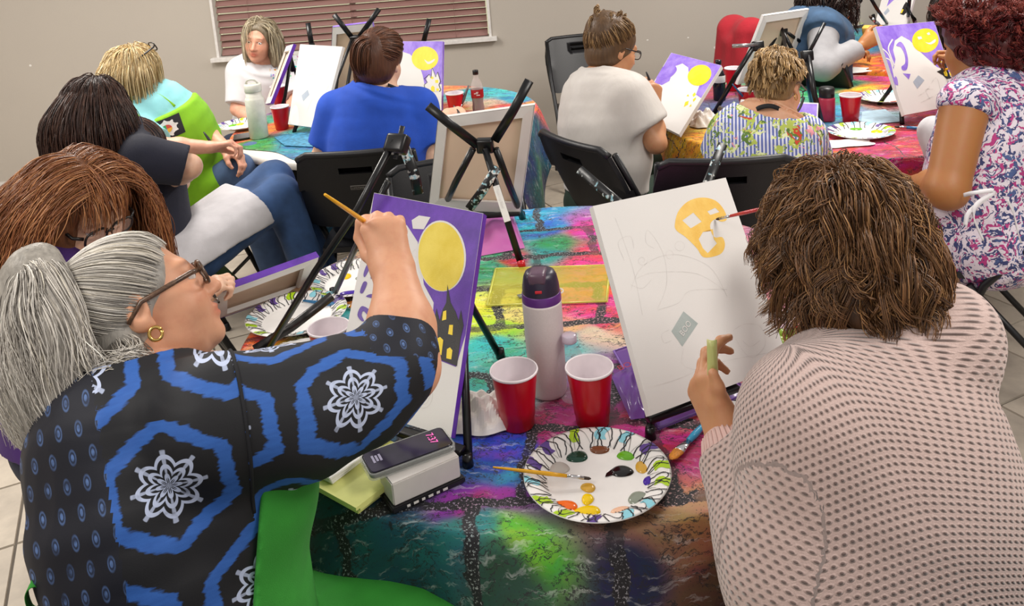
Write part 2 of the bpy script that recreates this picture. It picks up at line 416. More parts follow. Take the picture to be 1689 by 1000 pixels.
# floor: grout bed with individually laid tiles where the camera looks
def tile_material(v):
    t = NT('beige_stone_tile'); o = t.obj(); n = t.noise(o, 3.2, 5, .6); n2 = t.noise(o, 22, 4, .6); r = t.node('ShaderNodeObjectInfo').outputs['Random']
    f = t.math('ADD', t.math('MULTIPLY', n, .7), t.math('MULTIPLY', n2, .3)); f = t.math('ADD', f, t.math('MULTIPLY', t.math('SUBTRACT', r, .5), .25))
    t.set(Base_Color=t.mix(t.step(f, .3, .7), lin('a0968a'), lin('cbbfae')), Roughness=t.math('ADD', .3, t.math('MULTIPLY', n2, .3))); t.bump(n2, .12, .003); return t.m
def grout_material():
    t = NT('floor_grout'); o = t.obj(); t.set(Base_Color=t.mix(t.noise(o, 40), lin('5c544c'), lin('6e665c')), Roughness=.9); return t.m
TS, TA = .33, math.radians(24); TU = A(math.cos(TA), math.sin(TA), 0); TV = A(-math.sin(TA), math.cos(TA), 0); T0 = A(1.53, 2.58, 0)
floor = slab('floor', [((-5.2, -3, -.1), (5.6, WALLY, -.006))], grout_material())
TM = tile_material(0); tb = MB(); hs = TS/2-.003
tb.add([(x*hs, y*hs, -.008) for x, y in ((-1, -1), (1, -1), (1, 1), (-1, 1))]+[(x*(hs-.002), y*(hs-.002), 0) for x, y in ((-1, -1), (1, -1), (1, 1), (-1, 1))],
       [(4, 5, 6, 7), (0, 1, 5, 4), (1, 2, 6, 5), (2, 3, 7, 6), (3, 0, 4, 7)])
tile = None; far = MB()
cand = []
for i in range(-22, 18):
    for j in range(-12, 22):
        c = T0+TU*(i+.5)*TS+TV*(j+.5)*TS
        if -5 < c[0] < 5.4 and -1.5 < c[1] < WALLY-.03: cand.append((c, i, j))
def in_view(c):
    d = c-_O; z = d@_F
    if z < .3: return False
    x = CX+FPX*(d@_R)/z; y = CY-FPX*(d@_U)/z; return -120 < x < 1810 and -50 < y < 1130
def hidden_by_table(c): return np.hypot(c[0]-.06, c[1]-1.95) < .45
vis = [q for q in cand if in_view(q[0])]
vis = [q for q in vis if not hidden_by_table(q[0])]; vis.sort(key=lambda q: np.linalg.norm(q[0][:2])); keep = set((q[1], q[2]) for q in vis[:290])
for c, i, j in cand:
    if c[1] > WALLY-.2: 
        q = [c+TU*a*hs+TV*b_*hs for a, b_ in ((-1, -1), (1, -1), (1, 1), (-1, 1))]
        if max(p[1] for p in q) > WALLY: q = [A(p[0], min(p[1], WALLY-.001), 0) for p in q]
        far.add([A(p[0], p[1], 0) for p in q], [(0, 1, 2, 3)]); continue
    if (i, j) in keep:
        if tile is None: tile = tb.build('floor_tile', TM, floor, False); o = tile
        else: o = tile.copy(); COL.objects.link(o)
        o.location = (c[0], c[1], 0); o.rotation_euler = (random.uniform(-.0015, .0015), random.uniform(-.0015, .0015), TA)
    else:
        q = [c+TU*a*hs+TV*b_*hs for a, b_ in ((-1, -1), (1, -1), (1, 1), (-1, 1))]; far.add([A(p[0], p[1], 0) for p in q], [(0, 1, 2, 3)])
tag(far.build('floor_tiles_beyond', TM, floor, False), kind='stuff')
# ------------------------------------------------------------------ round tables under printed cloths
TZ = .745
def cloth_print(name, seedoff, cw=.25, ch=.21, mort=.017, rot=0.06):
    t = NT(name); a = t.attr('Col'); uv = t.attr('cloth').outputs['Vector']
    m_ = t.node('ShaderNodeMapping'); t.l.new(uv, m_.inputs[0]); m_.inputs['Rotation'].default_value = (0, 0, rot); m_.inputs['Location'].default_value = (seedoff, seedoff*.7, 0)
    v = m_.outputs[0]
    nv = t.node('ShaderNodeTexNoise'); nv.inputs['Scale'].default_value = 5; nv.inputs['Detail'].default_value = 5; nv.inputs['Roughness'].default_value = .65; t.l.new(v, nv.inputs['Vector'])
    dv = t.node('ShaderNodeVectorMath', operation='MULTIPLY_ADD'); t.l.new(nv.outputs['Color'], dv.inputs[0]); dv.inputs[1].default_value = (.11, .11, 0); t.l.new(v, dv.inputs[2])
    w_ = dv.outputs[0]
    br = t.node('ShaderNodeTexBrick'); t.l.new(w_, br.inputs['Vector']); br.inputs['Scale'].default_value = 1; br.inputs['Brick Width'].default_value = cw; br.inputs['Row Height'].default_value = ch
    br.inputs['Mortar Size'].default_value = mort; br.inputs['Mortar Smooth'].default_value = .6; br.inputs['Color1'].default_value = (0, 0, 0, 1); br.inputs['Color2'].default_value = (1, 1, 1, 1); br.inputs['Bias'].default_value = 0; br.offset = .35; br.squash = 1
    mo = br.outputs['Fac']; rnd = t.sep(br.outputs['Color'])[0]
    vor = t.node('ShaderNodeTexNoise'); vor.inputs['Scale'].default_value = 9; vor.inputs['Detail'].default_value = 4; vor.inputs['Roughness'].default_value = .6; t.l.new(t.scale(w_, (.7, 1.5, 1)), vor.inputs['Vector'])
    hsv = t.node('ShaderNodeHueSaturation'); hue = t.math('ADD', .5, t.math('MULTIPLY', t.math('SUBTRACT', t.sep(vor.outputs['Color'])[0], .5), .55)); t.put(hsv.inputs['Hue'], hue)
    t.put(hsv.inputs['Saturation'], 1.15); t.put(hsv.inputs['Value'], t.math('ADD', .35, t.math('MULTIPLY', t.sep(vor.outputs['Color'])[1], 1.35))); t.l.new(a.outputs['Color'], hsv.inputs['Color'])
    base = t.mix(.55, a.outputs['Color'], hsv.outputs[0])
    streak = t.noise(t.scale(w_, (14, 60, 1)), 1.0, 4, .7); sp = t.noise(v, 190, 3, .7); sp2 = t.noise(v, 230, 2, .6); ink = t.noise(t.scale(w_, (9, 20, 1)), 1.0, 5, .7); bl = t.noise(v, 24, 5, .75)
    base = t.mix(t.math('MULTIPLY', t.step(streak, .55, .7), .45), base, t.mix(.75, a.outputs['Color'], (1, 1, 1)))
    base = t.mix(t.math('MULTIPLY', t.step(bl, .60, .66), .9), base, (.008, .008, .014))            # black crackle
    base = t.mix(t.math('MULTIPLY', t.math('SUBTRACT', 1.0, t.step(t.math('ABSOLUTE', t.math('SUBTRACT', ink, .47)), .006, .014)), .85), base, (.01, .009, .014))
    edge = t.math('MULTIPLY', t.step(t.math('ADD', mo, t.math('MULTIPLY', t.math('SUBTRACT', bl, .5), 1.6)), .42, .52), t.step(t.noise(v, 7, 3), .36, .46))
    edgec = t.mix(t.step(sp, .57, .60), (.006, .005, .01), t.mix(.5, a.outputs['Color'], (.62, .6, .62)))
    col = t.mix(edge, base, edgec)
    halo = t.math('MULTIPLY', t.step(t.math('ADD', mo, t.math('MULTIPLY', t.math('SUBTRACT', sp2, .5), 2.2)), .25, .4), t.math('SUBTRACT', 1.0, edge))
    col = t.mix(t.math('MULTIPLY', halo, .75), col, (.012, .01, .016))
    t.set(Base_Color=col, Roughness=.62, Sheen_Weight=.1); t.bump(t.noise(v, 500, 2), .1, .001); return t.m
def table_cloth(label, c, seeds, m, R=.765, hang=.3, corner=.18, ang0=.4, cutout=None, nth=220, fold=.03, seed=0, dr=.012):
    rs = list(np.arange(0, R-.02, dr))+[R-.012, R-.004, R+.004]; H = hang+corner
    rs += list(R+.012+np.linspace(0, 1, 34)*H); th = np.linspace(0, 2*math.pi, nth, endpoint=False)
    V = []; UV = []; r_ = np.random.default_rng(seed); ph = r_.uniform(0, 6.28, 4)
    for i, r in enumerate(rs):
        for t_ in th:
            q = abs(math.cos(2*(t_-ang0))); L = hang+corner*q**6; s = r
            if cutout:
                d = abs((t_-cutout[0]+math.pi) % (2*math.pi)-math.pi)
                if d < cutout[1]: L = -.09*(math.cos(d/cutout[1]*math.pi)*.5+.5)
            s = min(s, R+L) if r > R-.1 else s
            if s <= R: x, z = s, 0.0
            else:
                e = s-R; x = R+.012*(1-math.exp(-e/.015)); z = -max(0, e-.006)
                f = min(1, e/.25)*fold; x += f*(1.1+math.sin(t_*9+ph[0]+.6*math.sin(3*t_))+.5*math.sin(t_*17+ph[1]))+e*.05
            V.append((c[0]+x*math.cos(t_), c[1]+x*math.sin(t_), TZ+.0025+z)); UV.append((s*math.cos(t_), s*math.sin(t_), 0))
    F = []
    for i in range(len(rs)-1):
        for k in range(nth):
            a, b = i*nth+k, i*nth+(k+1) % nth
            F.append((a, b, b+nth, a+nth) if i else (a, b, b+nth, a+nth))
    V = np.array(V); UV = np.array(UV); o = pydata('tablecloth', V, F, m, None)
    bm = bmesh.new(); bm.from_mesh(o.data); bmesh.ops.remove_doubles(bm, verts=bm.verts[:], dist=1e-5) if False else None; bm.free()
    P = UV[:, :2]+A(*c[:2]); S = np.array([s[:2] for s in seeds]); Cc = np.array([lin(s[2]) for s in seeds])
    Pn = P+np.stack([np.sin(P[:, 1]*31+np.sin(P[:, 0]*17))*.02, np.sin(P[:, 0]*27+1)*.02], 1)
    d2 = ((Pn[:, None, :]-S[None])**2).sum(-1)+1e-4; w_ = d2**-2.6; w_ /= w_.sum(1, keepdims=True); set_col(o.data, w_@Cc)
    a = o.data.attributes.new('cloth', 'FLOAT_VECTOR', 'POINT'); a.data.foreach_set('vector', UV.astype(np.float32).ravel())
    return tag(o, label, 'tablecloth')
def round_table(label, c, R=.76):
    t = empty('round_folding_table', label, 'table', (c[0], c[1], 0))
    MB().lathe([(0, TZ-.045), (R-.02, TZ-.045), (R, TZ-.035), (R, TZ-.012), (R-.008, TZ-.001), (0, TZ-.001)], (c[0], c[1], 0), 72).build('tabletop', WHITEPL, t)
    for sx in (-1, 1):
        x = c[0]+sx*.42
        for sy in (-1, 1): MB().tube([(x, c[1]+sy*.3, TZ-.05), (x, c[1]+sy*.3, 0.001)], .016, 10).build('leg', BLACKMT, t)
        MB().tube([(x, c[1]-.3, .2), (x, c[1]+.3, .2)], .011, 8).build('cross_bar', BLACKMT, t)
    return t
def sd(lst, z=TZ): return [(*PZ(x, y, z)[:2], c) for x, y, c in lst]
T1, T2, T3, T4 = (.06, 1.985), (-.66, 4.27), (1.41, 3.76), (2.42, 5.12)
round_table('round white folding table under the bright patchwork cloth nearest the camera', T1)
round_table('round white folding table near the window, rim showing below its cloth', T2)
round_table('round folding table under the cloth with the pink flask', T3)
round_table('round folding table in the far right corner beside the wall', T4)
def near_skirt(lst): return [(T1[0]+x, T1[1]+y, ''.join('%02x' % int(int(c[i:i+2], 16)*(.62 if y < -.8 else 1)) for i in (0, 2, 4))) for x, y, c in lst]  # dark cloth print, darkened further on the front drop for grazing overhead light
s1 = sd([(905, 375, '1f7fc0'), (880, 365, '2aa0c8'), (920, 405, '2f9a5a'), (890, 420, '1f8f8f'), (960, 380, 'd03a90'), (975, 420, 'e8407a'), (1000, 480, 'e83058'), (1000, 540, 'e0467c'),
    (820, 445, '1f8a60'), (850, 430, 'c02030'), (810, 430, '3a9a70'), (800, 530, 'd8e020'), (830, 545, 'b4d828'), (815, 575, '38c0c0'), (840, 590, '50b8a8'), (790, 610, '60c8c8'), (830, 525, 'e8e080'),
    (940, 545, 'f0b090'), (965, 525, 'e84880'), (990, 555, 'e8d0b8'), (940, 565, '40b8c8'), (900, 690, 'a81c58'), (930, 700, 'b82868'), (960, 720, '982060'), (1020, 620, '7a3a90'), (1000, 660, '8a3080'),
    (820, 740, '1c50c0'), (790, 760, '2048b0'), (860, 730, '2060c8'), (800, 640, '40a898'), (780, 670, '2c8c9c'), (820, 660, '58b0a8'),
    (790, 790, '2258a0'), (830, 800, '2c6cb0'), (840, 830, '8a2890'), (790, 840, 'a02888'), (760, 830, '7a3098'), (810, 870, '1f7a80'), (850, 880, '6cae28'), (760, 870, '206c70'), (700, 870, '125c64'),
    (1120, 740, 'b02060'), (1060, 720, 'c83070'), (1150, 700, 'c02860'), (1100, 800, 'c87c68'), (1130, 850, 'a07050'), (1090, 870, '8a6850'), (1110, 830, 'd89088'),
    (410, 570, 'e85820'), (400, 590, 'f06018'), (440, 585, 'd8d040'), (470, 590, '58b890'), (500, 560, 'c8c8a0'), (530, 545, 'c87838'), (560, 500, 'e88a28'), (570, 515, '50b8b8'), (520, 585, 'b85860'), (600, 530, 'd09048'),
    (450, 530, '8a6a68'), (480, 510, '705058'), (640, 600, '50a0a0'), (660, 680, '486890'), (560, 840, '0c3c48'), (640, 870, '10505c'), (1210, 640, 'a83060'), (1200, 670, 'b03868')])
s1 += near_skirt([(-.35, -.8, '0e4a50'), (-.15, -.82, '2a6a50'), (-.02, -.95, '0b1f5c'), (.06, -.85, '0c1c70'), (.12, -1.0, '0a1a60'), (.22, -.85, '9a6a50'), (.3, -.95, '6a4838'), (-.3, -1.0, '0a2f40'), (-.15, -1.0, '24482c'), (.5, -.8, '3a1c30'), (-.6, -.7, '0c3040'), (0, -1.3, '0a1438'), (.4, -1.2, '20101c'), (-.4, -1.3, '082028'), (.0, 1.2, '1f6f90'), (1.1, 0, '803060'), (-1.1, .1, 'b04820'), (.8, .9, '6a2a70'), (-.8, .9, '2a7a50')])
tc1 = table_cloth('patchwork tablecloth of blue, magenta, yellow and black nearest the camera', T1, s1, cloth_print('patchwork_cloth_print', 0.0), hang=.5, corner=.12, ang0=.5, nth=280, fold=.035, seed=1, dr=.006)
s2 = sd([(780, 150, '38b0c8'), (820, 155, '58c8d0'), (850, 165, '30a0c0'), (760, 145, 'f0a068'), (800, 172, 'e8c8b0'), (840, 180, 'e07838'), (770, 160, '60c0c0'), (860, 175, 'f07040'), (740, 180, 'e89058'), (790, 190, 'c04040'), (720, 200, 'b8b060'),
    (430, 235, '309040'), (400, 230, 'c86028'), (480, 225, '2878a0'), (510, 235, '3080a8'), (450, 215, 'd87830'), (540, 225, '2c88a8'), (500, 215, '48a098'), (400, 240, '287838'), (460, 180, '8a4890'), (430, 200, '50a080')])
s2 += [(T2[0]+x, T2[1]+y, c) for x, y, c in ((.85, -.3, '1c5878'), (.95, -.35, '1f6a48'), (.8, -.5, '1a3c68'), (1.0, -.1, '184878'), (1.1, -.3, '143048'), (0, -.9, '285878'), (-.7, -.6, '2a7a3c'), (-.9, 0, 'c05828'), (0, .9, '50a8b0'))]
table_cloth('turquoise and orange tablecloth on the table by the window', T2, s2, cloth_print('turquoise_cloth_print', .37, .3, .22, .002), hang=.17, corner=.36, ang0=-.42, cutout=(math.radians(229), .42), seed=2)
s3 = sd([(1330, 130, '38b8b0'), (1380, 140, '48b890'), (1430, 150, 'f0a030'), (1460, 130, 'd84878'), (1480, 150, 'e87030'), (1350, 150, '30a878'), (1400, 165, '389878'), (1300, 150, '309868'), (1440, 170, 'a86858'), (1330, 200, '2878a0'), (1380, 185, '3890b0'),
    (1450, 195, '98b8c8'), (1500, 215, 'b81838'), (1530, 200, 'c02048'), (1470, 240, 'c0184c'), (1400, 245, 'd02838'), (1380, 250, 'e03c28'), (1440, 255, 'b01858'), (1500, 230, 'a81850'), (1200, 180, '404878'), (1180, 190, '585078'), (1150, 205, 'd89020'), (1130, 215, 'c8a020'), (1160, 225, 'e0a818'), (1240, 200, '303860'), (1190, 150, '98304c'), (1220, 130, '50a880'), (1250, 130, '48a070'), (1540, 150, '903058'), (1580, 160, 'a03060')])
s3 += [(T3[0]+x, T3[1]+y, c) for x, y, c in ((0, -.95, 'b01848'), (.3, -.85, 'a01450'), (-.5, -.75, 'd89818'), (-.2, -.95, 'c82c30'), (.1, -1.1, '1c1418'), (.9, 0, '702848'), (-.9, 0, 'b87020'), (0, 1, '30a090'))]
table_cloth('crimson, green and yellow printed tablecloth under the pink flask', T3, s3, cloth_print('crimson_cloth_print', .71, .27, .21, .004), hang=.19, corner=.2, ang0=.75, seed=3)
s4 = sd([(1380, 70, '2888a8'), (1400, 80, '3088b0'), (1420, 60, '3898a8'), (1360, 60, '2c6c98'), (1440, 45, '508aa0'), (1400, 40, '4898a0'), (1440, 100, 'e87018'), (1680, 45, 'e8e0e0'), (1680, 55, 'e070b8'), (1684, 36, 'f07028')])
s4 += [(T4[0]+x, T4[1]+y, c) for x, y, c in ((-.4, -.9, 'e87018'), (-.6, -.75, 'd86418'), (-.2, -.95, 'e88020'), (-.9, -.1, '286888'), (.3, -.9, 'c83880'), (.8, -.3, 'd868b0'), (0, 1, '3888a0'))]
table_cloth('blue and orange printed tablecloth in the far right corner', T4, s4, cloth_print('orange_cloth_print', .93, .4, .3, .002), hang=.24, corner=.12, ang0=.1, seed=4)
# ------------------------------------------------------------------ canvases
def homog(src, dst):
    M = []
    for (x, y), (u, v) in zip(src, dst):
        M.append([x, y, 1, 0, 0, 0, -u*x, -u*y, -u]); M.append([0, 0, 0, x, y, 1, -v*x, -v*y, -v])
    return np.linalg.svd(np.array(M))[2][-1].reshape(3, 3)
def topz(B, px, H, sgn=1):
    d = nrm(ray(*px)); oc = _O-B; b = d@oc; disc = b*b-(oc@oc-H*H)
    return _O+d*(-b+(sgn*math.sqrt(disc) if disc > 0 else 0))
class Canvas:
    """stretched canvas: front cloth wrapped over four stretcher bars; corners are TL TR BR BL as the camera sees them"""
    def __init__(s, label, corners_px, P3, edge, back=False, th=.018, cloth=None, group=None):
        P3 = [np.asarray(p, float) for p in P3]; c0 = sum(P3)/4; pn = np.linalg.svd(np.array(P3)-c0)[2][2]
        P3 = [_O+(p-_O)*(((c0-_O)@pn)/((p-_O)@pn)) for p in P3]      # keep the sheet flat
        s.P = P3; TL, TR, BR, BL = s.P; s.px = corners_px; s.back = back
        n = nrm(np.cross(BR-BL, TL-BL)); s.n = n if n@(_O-BL) > 0 else -n     # towards the camera
        s.front = -s.n if back else s.n
        s.root = empty('painting_canvas', label, 'canvas', (BL+BR)/2, group)
        c = cloth or CANVW; f = s.front; q = s.P; cen = sum(q)/4
        out = [p for p in q]; inn = [p-f*th for p in q]
        if back: out = [p+f*th for p in q]; inn = list(q)
        s.out = out
        b = MB(); b.add(out, [(3, 2, 1, 0) if True else 0]); b.build('canvas_front', c, s.root, False)
        b = MB(); b.add(out+inn, [(0, 1, 5, 4), (1, 2, 6, 5), (2, 3, 7, 6), (3, 0, 4, 7)]); b.build('wrapped_edge', edge, s.root, False)
        # stretcher bars behind and the raw back
        w = .034
        def ins(p, d): return p+(cen-p)*d
        W = (np.linalg.norm(TR-TL)+np.linalg.norm(TL-BL))/2; k = w/W*2
        rb = [p-f*.002 for p in out]; m = MB(); m.add([ins(p, .02)-f*.004 for p in out], [(0, 1, 2, 3)]); m.build('raw_back', CANVP if back else CANVB, s.root, False)
        for i in range(4):
            a, d = i, (i+1) % 4; v = []
            for p in (out[a], out[d]):
                v += [p-f*.005+(cen-p)*.01, ins(p, k)-f*.005, ins(p, k)-f*(th-.001), p-f*(th-.001)+(cen-p)*.01]
            MB().add(v, [(0, 1, 5, 4), (1, 2, 6, 5), (2, 3, 7, 6), (3, 0, 4, 7), (0, 3, 2, 1), (4, 5, 6, 7)]).build('stretcher_bar', c if back else WOODM, s.root, False)
        s.H = homog(corners_px, [(0, 1), (1, 1), (1, 0), (0, 0)])
    def uv(s, x, y):
        q = s.H@A(x, y, 1); return q[:2]/q[2]
    def pt(s, u, v, lift=0.0):
        TL, TR, BR, BL = s.out; p = (BL*(1-u)+BR*u)*(1-v)+(TL*(1-u)+TR*u)*v; return p+s.front*lift
    def P2(s, px): return [s.uv(*p) for p in px]
    def paint(s, name, poly, m, layer=1, holes=(), px=True):
        loops = [s.P2(poly) if px else list(poly)]+[s.P2(h) if px else list(h) for h in holes]
        loops = [[(min(max(u, .002), .998), min(max(v, .002), .998)) for u, v in l] for l in loops]
        # refine straight runs so that the polygon stays on the sheet
        tri = geometry.tessellate_polygon([[Vector((u, v, 0)) for u, v in l] for l in loops])
        pts = [p for l in loops for p in l]; v = [s.pt(u, w_, .0003*layer) for u, w_ in pts]; fs = []
        for t in tri:
            a, b, c = [A(*v[i]) for i in t]
            fs.append(t if np.cross(b-a, c-a)@s.front > 0 else t[::-1])
        return tag(pydata(name, v, fs, m, s.root, False))
    def line(s, name, lines, m, wd=.0016, layer=4, px=True):
        if name == 'pencil_sketch': layer = .7
        b = MB()
        for l in lines:
            q = s.P2(l) if px else l; P = [s.pt(u, v, .0003*layer) for u, v in q]; vs = []
            for i, p in enumerate(P):
                t = nrm(P[min(i+1, len(P)-1)]-P[max(i-1, 0)]); sd_ = np.cross(s.front, t); vs += [p-sd_*wd/2, p+sd_*wd/2]
            b.add(vs, [(2*i+1, 2*i, 2*i+2, 2*i+3) for i in range(len(P)-1)])
        return tag(b.build(name, m, s.root, False), kind='stuff')
def oval(cx, cy, rx, ry, n=40, rot=0, a0=0, a1=6.2832):
    r = []
    for k in range(n):
        a = a0+(a1-a0)*k/n; x, y = rx*math.cos(a), ry*math.sin(a); r.append((cx+x*math.cos(rot)-y*math.sin(rot), cy+x*math.sin(rot)+y*math.cos(rot)))
    return r
def smooth(pts, n=6, closed=False):
    P = [np.array(p, float) for p in pts]; N = len(P); out = []
    for i in range(N if closed else N-1):
        p0, p1, p2, p3 = (P[(i-1) % N], P[i], P[(i+1) % N], P[(i+2) % N]) if closed else (P[max(i-1, 0)], P[i], P[i+1], P[min(i+2, N-1)])
        for k in range(n):
            t = k/n; out.append(.5*((2*p1)+(-p0+p2)*t+(2*p0-5*p1+4*p2-p3)*t*t+(-p0+3*p1-3*p2+p3)*t**3))
    if not closed: out.append(P[-1])
    return out
def easel(label, struts, ledge=None, feet=(), loc=None, group=None, hub=None):
    """struts: (name, points, radius, flat?, material)"""
    e = empty('tabletop_easel', label, 'easel', loc if loc is not None else struts[0][1][-1], group)
    for st in struts:
        nm, pts, r = st[:3]; fl = st[3] if len(st) > 3 else 1.0; m = st[4] if len(st) > 4 else EASELM
        pts = [np.asarray(p, float) for p in pts]; MB().tube(pts, r, 10, flat=fl, side=(_O-pts[0])).build(nm, m, e)
    for f in feet: MB().tube([f, f+A(0, 0, .022)], [.011, .009], 10).build('rubber_foot', EASELM, e)
    if ledge is not None:
        a, b = ledge; MB().box((a+b)/2, (np.linalg.norm(b-a), .022, .012), np.stack([nrm(b-a), nrm(np.cross(A(0, 0, 1), b-a)), A(0, 0, 1)], 1), .003).build('ledge', EASELM, e)
    if hub is not None:
        h, R = hub; MB().box(h, (.052, .03, .045), R, .008).build('hub', EASELM, e)
    return e
# --- canvas A: purple sky, moon and castle
def quad(px, zl, zr, H, sgn=1):
    TL, TR, BR, BL = px; bl, br = PZ(*BL, zl), PZ(*BR, zr); return [topz(bl, TL, H, sgn), topz(br, TR, H, sgn), br, bl]
pxA = [(617, 318), (797, 352), (744, 722), (548, 662)]
cA = Canvas('canvas with purple sky, big yellow moon and black castle before the grey-haired woman', pxA, quad(pxA, .785, .785, .44), PPURP)
cA.paint('painted_sky', [(617, 318), (797, 352), (768, 553), (752, 606), (712, 590), (712, 560), (716, 500), (700, 470), (690, 400), (672, 372), (640, 360), (612, 372), (608, 380)], PPURP, 1)
cA.paint('painted_moon_rim', oval(729, 423, 40, 59, rot=-.05), CANVW, 2); cA.paint('painted_moon', oval(728.5, 424, 37.5, 57, rot=-.05), PYELD, 3)
cA.paint('painted_ghost_patch', [(692, 356), (711, 359), (700, 379), (682, 378), (680, 364)], CANVW, 3)
castle = [(712, 588), (713, 545), (716, 535), (721, 510), (726, 530), (731, 512), (737, 500), (739, 470), (744, 500), (752, 515), (757, 530), (761, 512), (765, 538), (760, 560), (754, 605)]
cA.paint('painted_castle', castle, PBLACK, 4)
for q in ([(719, 582), (721, 560), (727, 557), (732, 562), (729, 587)], [(737, 592), (738, 577), (743, 574), (747, 579), (745, 594)], [(714, 546), (715, 532), (720, 530), (722, 546)], [(730, 530), (732, 515), (737, 513), (737, 528)], [(740, 552), (742, 537), (748, 537), (747, 554)]):
    cA.paint('painted_window', q, PYEL, 5)
for q in (smooth([(606, 437), (600, 452), (602, 458), (609, 445)], 4, True), smooth([(600, 466), (594, 482), (599, 484), (606, 468)], 4, True), smooth([(622, 440), (612, 458), (616, 460), (626, 446)], 4, True), smooth([(596, 530), (590, 520), (597, 506), (610, 512), (614, 524), (608, 522), (600, 514), (597, 521), (601, 530)], 4, True), smooth([(604, 490), (614, 486), (620, 496), (612, 502), (616, 494)], 4, True)):
    cA.paint('painted_swirl', q, PDARKP, 3)
cA.line('pencil_sketch', [oval(699, 652, 15, 22)+[(714, 652)], smooth([(690, 640), (696, 634), (698, 644), (690, 646)], 4), smooth([(704, 642), (709, 634), (711, 644), (704, 646)], 4), smooth([(688, 655), (694, 666), (704, 666), (711, 652)], 4), smooth([(687, 470), (682, 482), (690, 490), (696, 480), (690, 470)], 4), smooth([(686, 412), (680, 420), (690, 426)], 4)], PENCIL, .0009)
# --- canvas B: white with golden mask-like moon
pxB = [(978, 340), (1197, 293), (1302, 600), (1073, 686)]
cB = Canvas('white canvas with golden half-painted pumpkin face before the woman in pink knit', pxB, quad(pxB, .80, .80, .405), CANVW)
moon = smooth([(1114, 368), (1120, 348), (1136, 332), (1158, 326), (1180, 331), (1194, 346), (1199, 362), (1190, 366), (1180, 362), (1172, 370), (1174, 384), (1180, 392), (1192, 392), (1196, 406), (1188, 420), (1162, 425), (1150, 410), (1132, 392), (1116, 380)], 5, True)
cB.paint('painted_pumpkin_face', moon, PGOLD, 1, holes=[[(1126, 364), (1144, 351), (1158, 366), (1140, 377)], [(1167, 349), (1180, 343), (1187, 350), (1172, 355)], [(1153, 395), (1160, 383), (1176, 378), (1178, 395), (1183, 402), (1168, 418), (1160, 410)]])
cB.paint('painted_sign', [(1108, 547), (1128, 514), (1152, 534), (1126, 572)], PSLATE, 1)
_x = nrm(cB.pt(*cB.uv(1147, 531))-cB.pt(*cB.uv(1125, 565))); _y = nrm(cB.pt(*cB.uv(1128, 514))-cB.pt(*cB.uv(1152, 534))); _y = nrm(_y-_x*(_y@_x)); _lp = cB.pt(*cB.uv(1127, 556))
if np.cross(_x, _y)@cB.front < 0: _y = -_y
text('sign_lettering', 'BOO', CANVW, cB.root, _lp+cB.front*.0005, _x, _y, .016)
def curl(cx, cy, r, t0=0, n=24, turns=1.2): return [(cx+r*(1-k/n*.7)*math.cos(t0+k/n*6.28*turns), cy+r*(1-k/n*.7)*math.sin(t0+k/n*6.28*turns)) for k in range(n+1)]
cB.line('pencil_sketch', [smooth([(1040, 480), (1060, 440), (1110, 420), (1170, 440), (1200, 490)], 6), smooth([(1050, 460), (1080, 450), (1150, 452), (1196, 480)], 6), smooth([(1085, 510), (1100, 470), (1095, 420), (1070, 380), (1066, 400), (1080, 410)], 6), oval(1122, 406, 8, 8)+[(1130, 406)], oval(1105, 420, 6, 7)+[(1111, 420)],
    smooth([(1085, 512), (1120, 500), (1140, 480), (1200, 478)], 6), smooth([(1104, 545), (1092, 552), (1096, 566), (1108, 562)], 6), smooth([(1128, 575), (1126, 600), (1150, 610), (1170, 600)], 6), smooth([(1210, 545), (1220, 570), (1240, 590), (1262, 570), (1255, 540), (1230, 535), (1210, 545)], 6), smooth([(1225, 562), (1238, 572), (1254, 562)], 5), smooth([(1070, 640), (1120, 625), (1180, 600), (1280, 580)], 6),
    smooth([(1030, 430), (1020, 400), (1040, 390), (1046, 410)], 6), smooth([(1040, 470), (1060, 476), (1075, 462)], 6), curl(1060, 430, 9), smooth([(1015, 360), (1030, 400), (1046, 450), (1060, 520)], 6)], PENCIL, .0009)
# --- canvas C: seen from the back
pxC = [(722, 195), (882, 173), (858, 352), (706, 345)]
cC = Canvas('canvas seen from its pale wooden back on the middle of the near table', pxC, quad(pxC, .80, .80, .356, -1), CANVW, back=True)
# --- canvas D: purple edged, tipped back on the left easel (underside in view)
D = [PY(528, 425, 2.25), PY(345, 493, 2.02)]
D += [PY(384, 535, 1.86), PY(500, 478, 2.06)]
cD = Canvas('purple edged canvas tipped flat towards the red-haired woman, raw back showing', [(345, 493), (528, 425), (500, 480), (350, 532)], [PY(345, 490, 2.0), PY(527, 424, 2.24), PY(512, 474, 2.30), PY(345, 532, 2.08)], PPURP, back=True, th=.02)
# --- far tables
pxE = [(495, 73), (565, 77), (530, 212), (475, 205)]
cE = Canvas('white canvas with small grey diamond beside the white tumbler', pxE, quad(pxE, .79, .79, .41), CANVW)
cE.paint('painted_diamond', [(496, 165), (506, 156), (509, 164), (499, 174)], PGREY, 1); cE.paint('painted_grey_patch', smooth([(479, 203), (480, 188), (486, 179), (491, 186), (492, 206)], 4, True), PAPER, 1)
cE.line('pencil_sketch', [smooth([(505, 190), (515, 170), (525, 180), (540, 150)], 5), smooth([(500, 140), (515, 130), (530, 140)], 5), smooth([(510, 110), (520, 100), (535, 105)], 5)], PENCIL, .003)
pxH = [(640, 68), (730, 68), (728, 182), (640, 178)]
cH = Canvas('purple canvas with smiling moon and white castle right of the woman in blue', pxH, quad(pxH, .79, .79, .356), PLILAC)
cH.paint('painted_sky', [(640, 68), (730, 68), (729, 140), (700, 140), (697, 125), (690, 104), (676, 90), (664, 86), (650, 90), (640, 96)], PLILAC, 1)
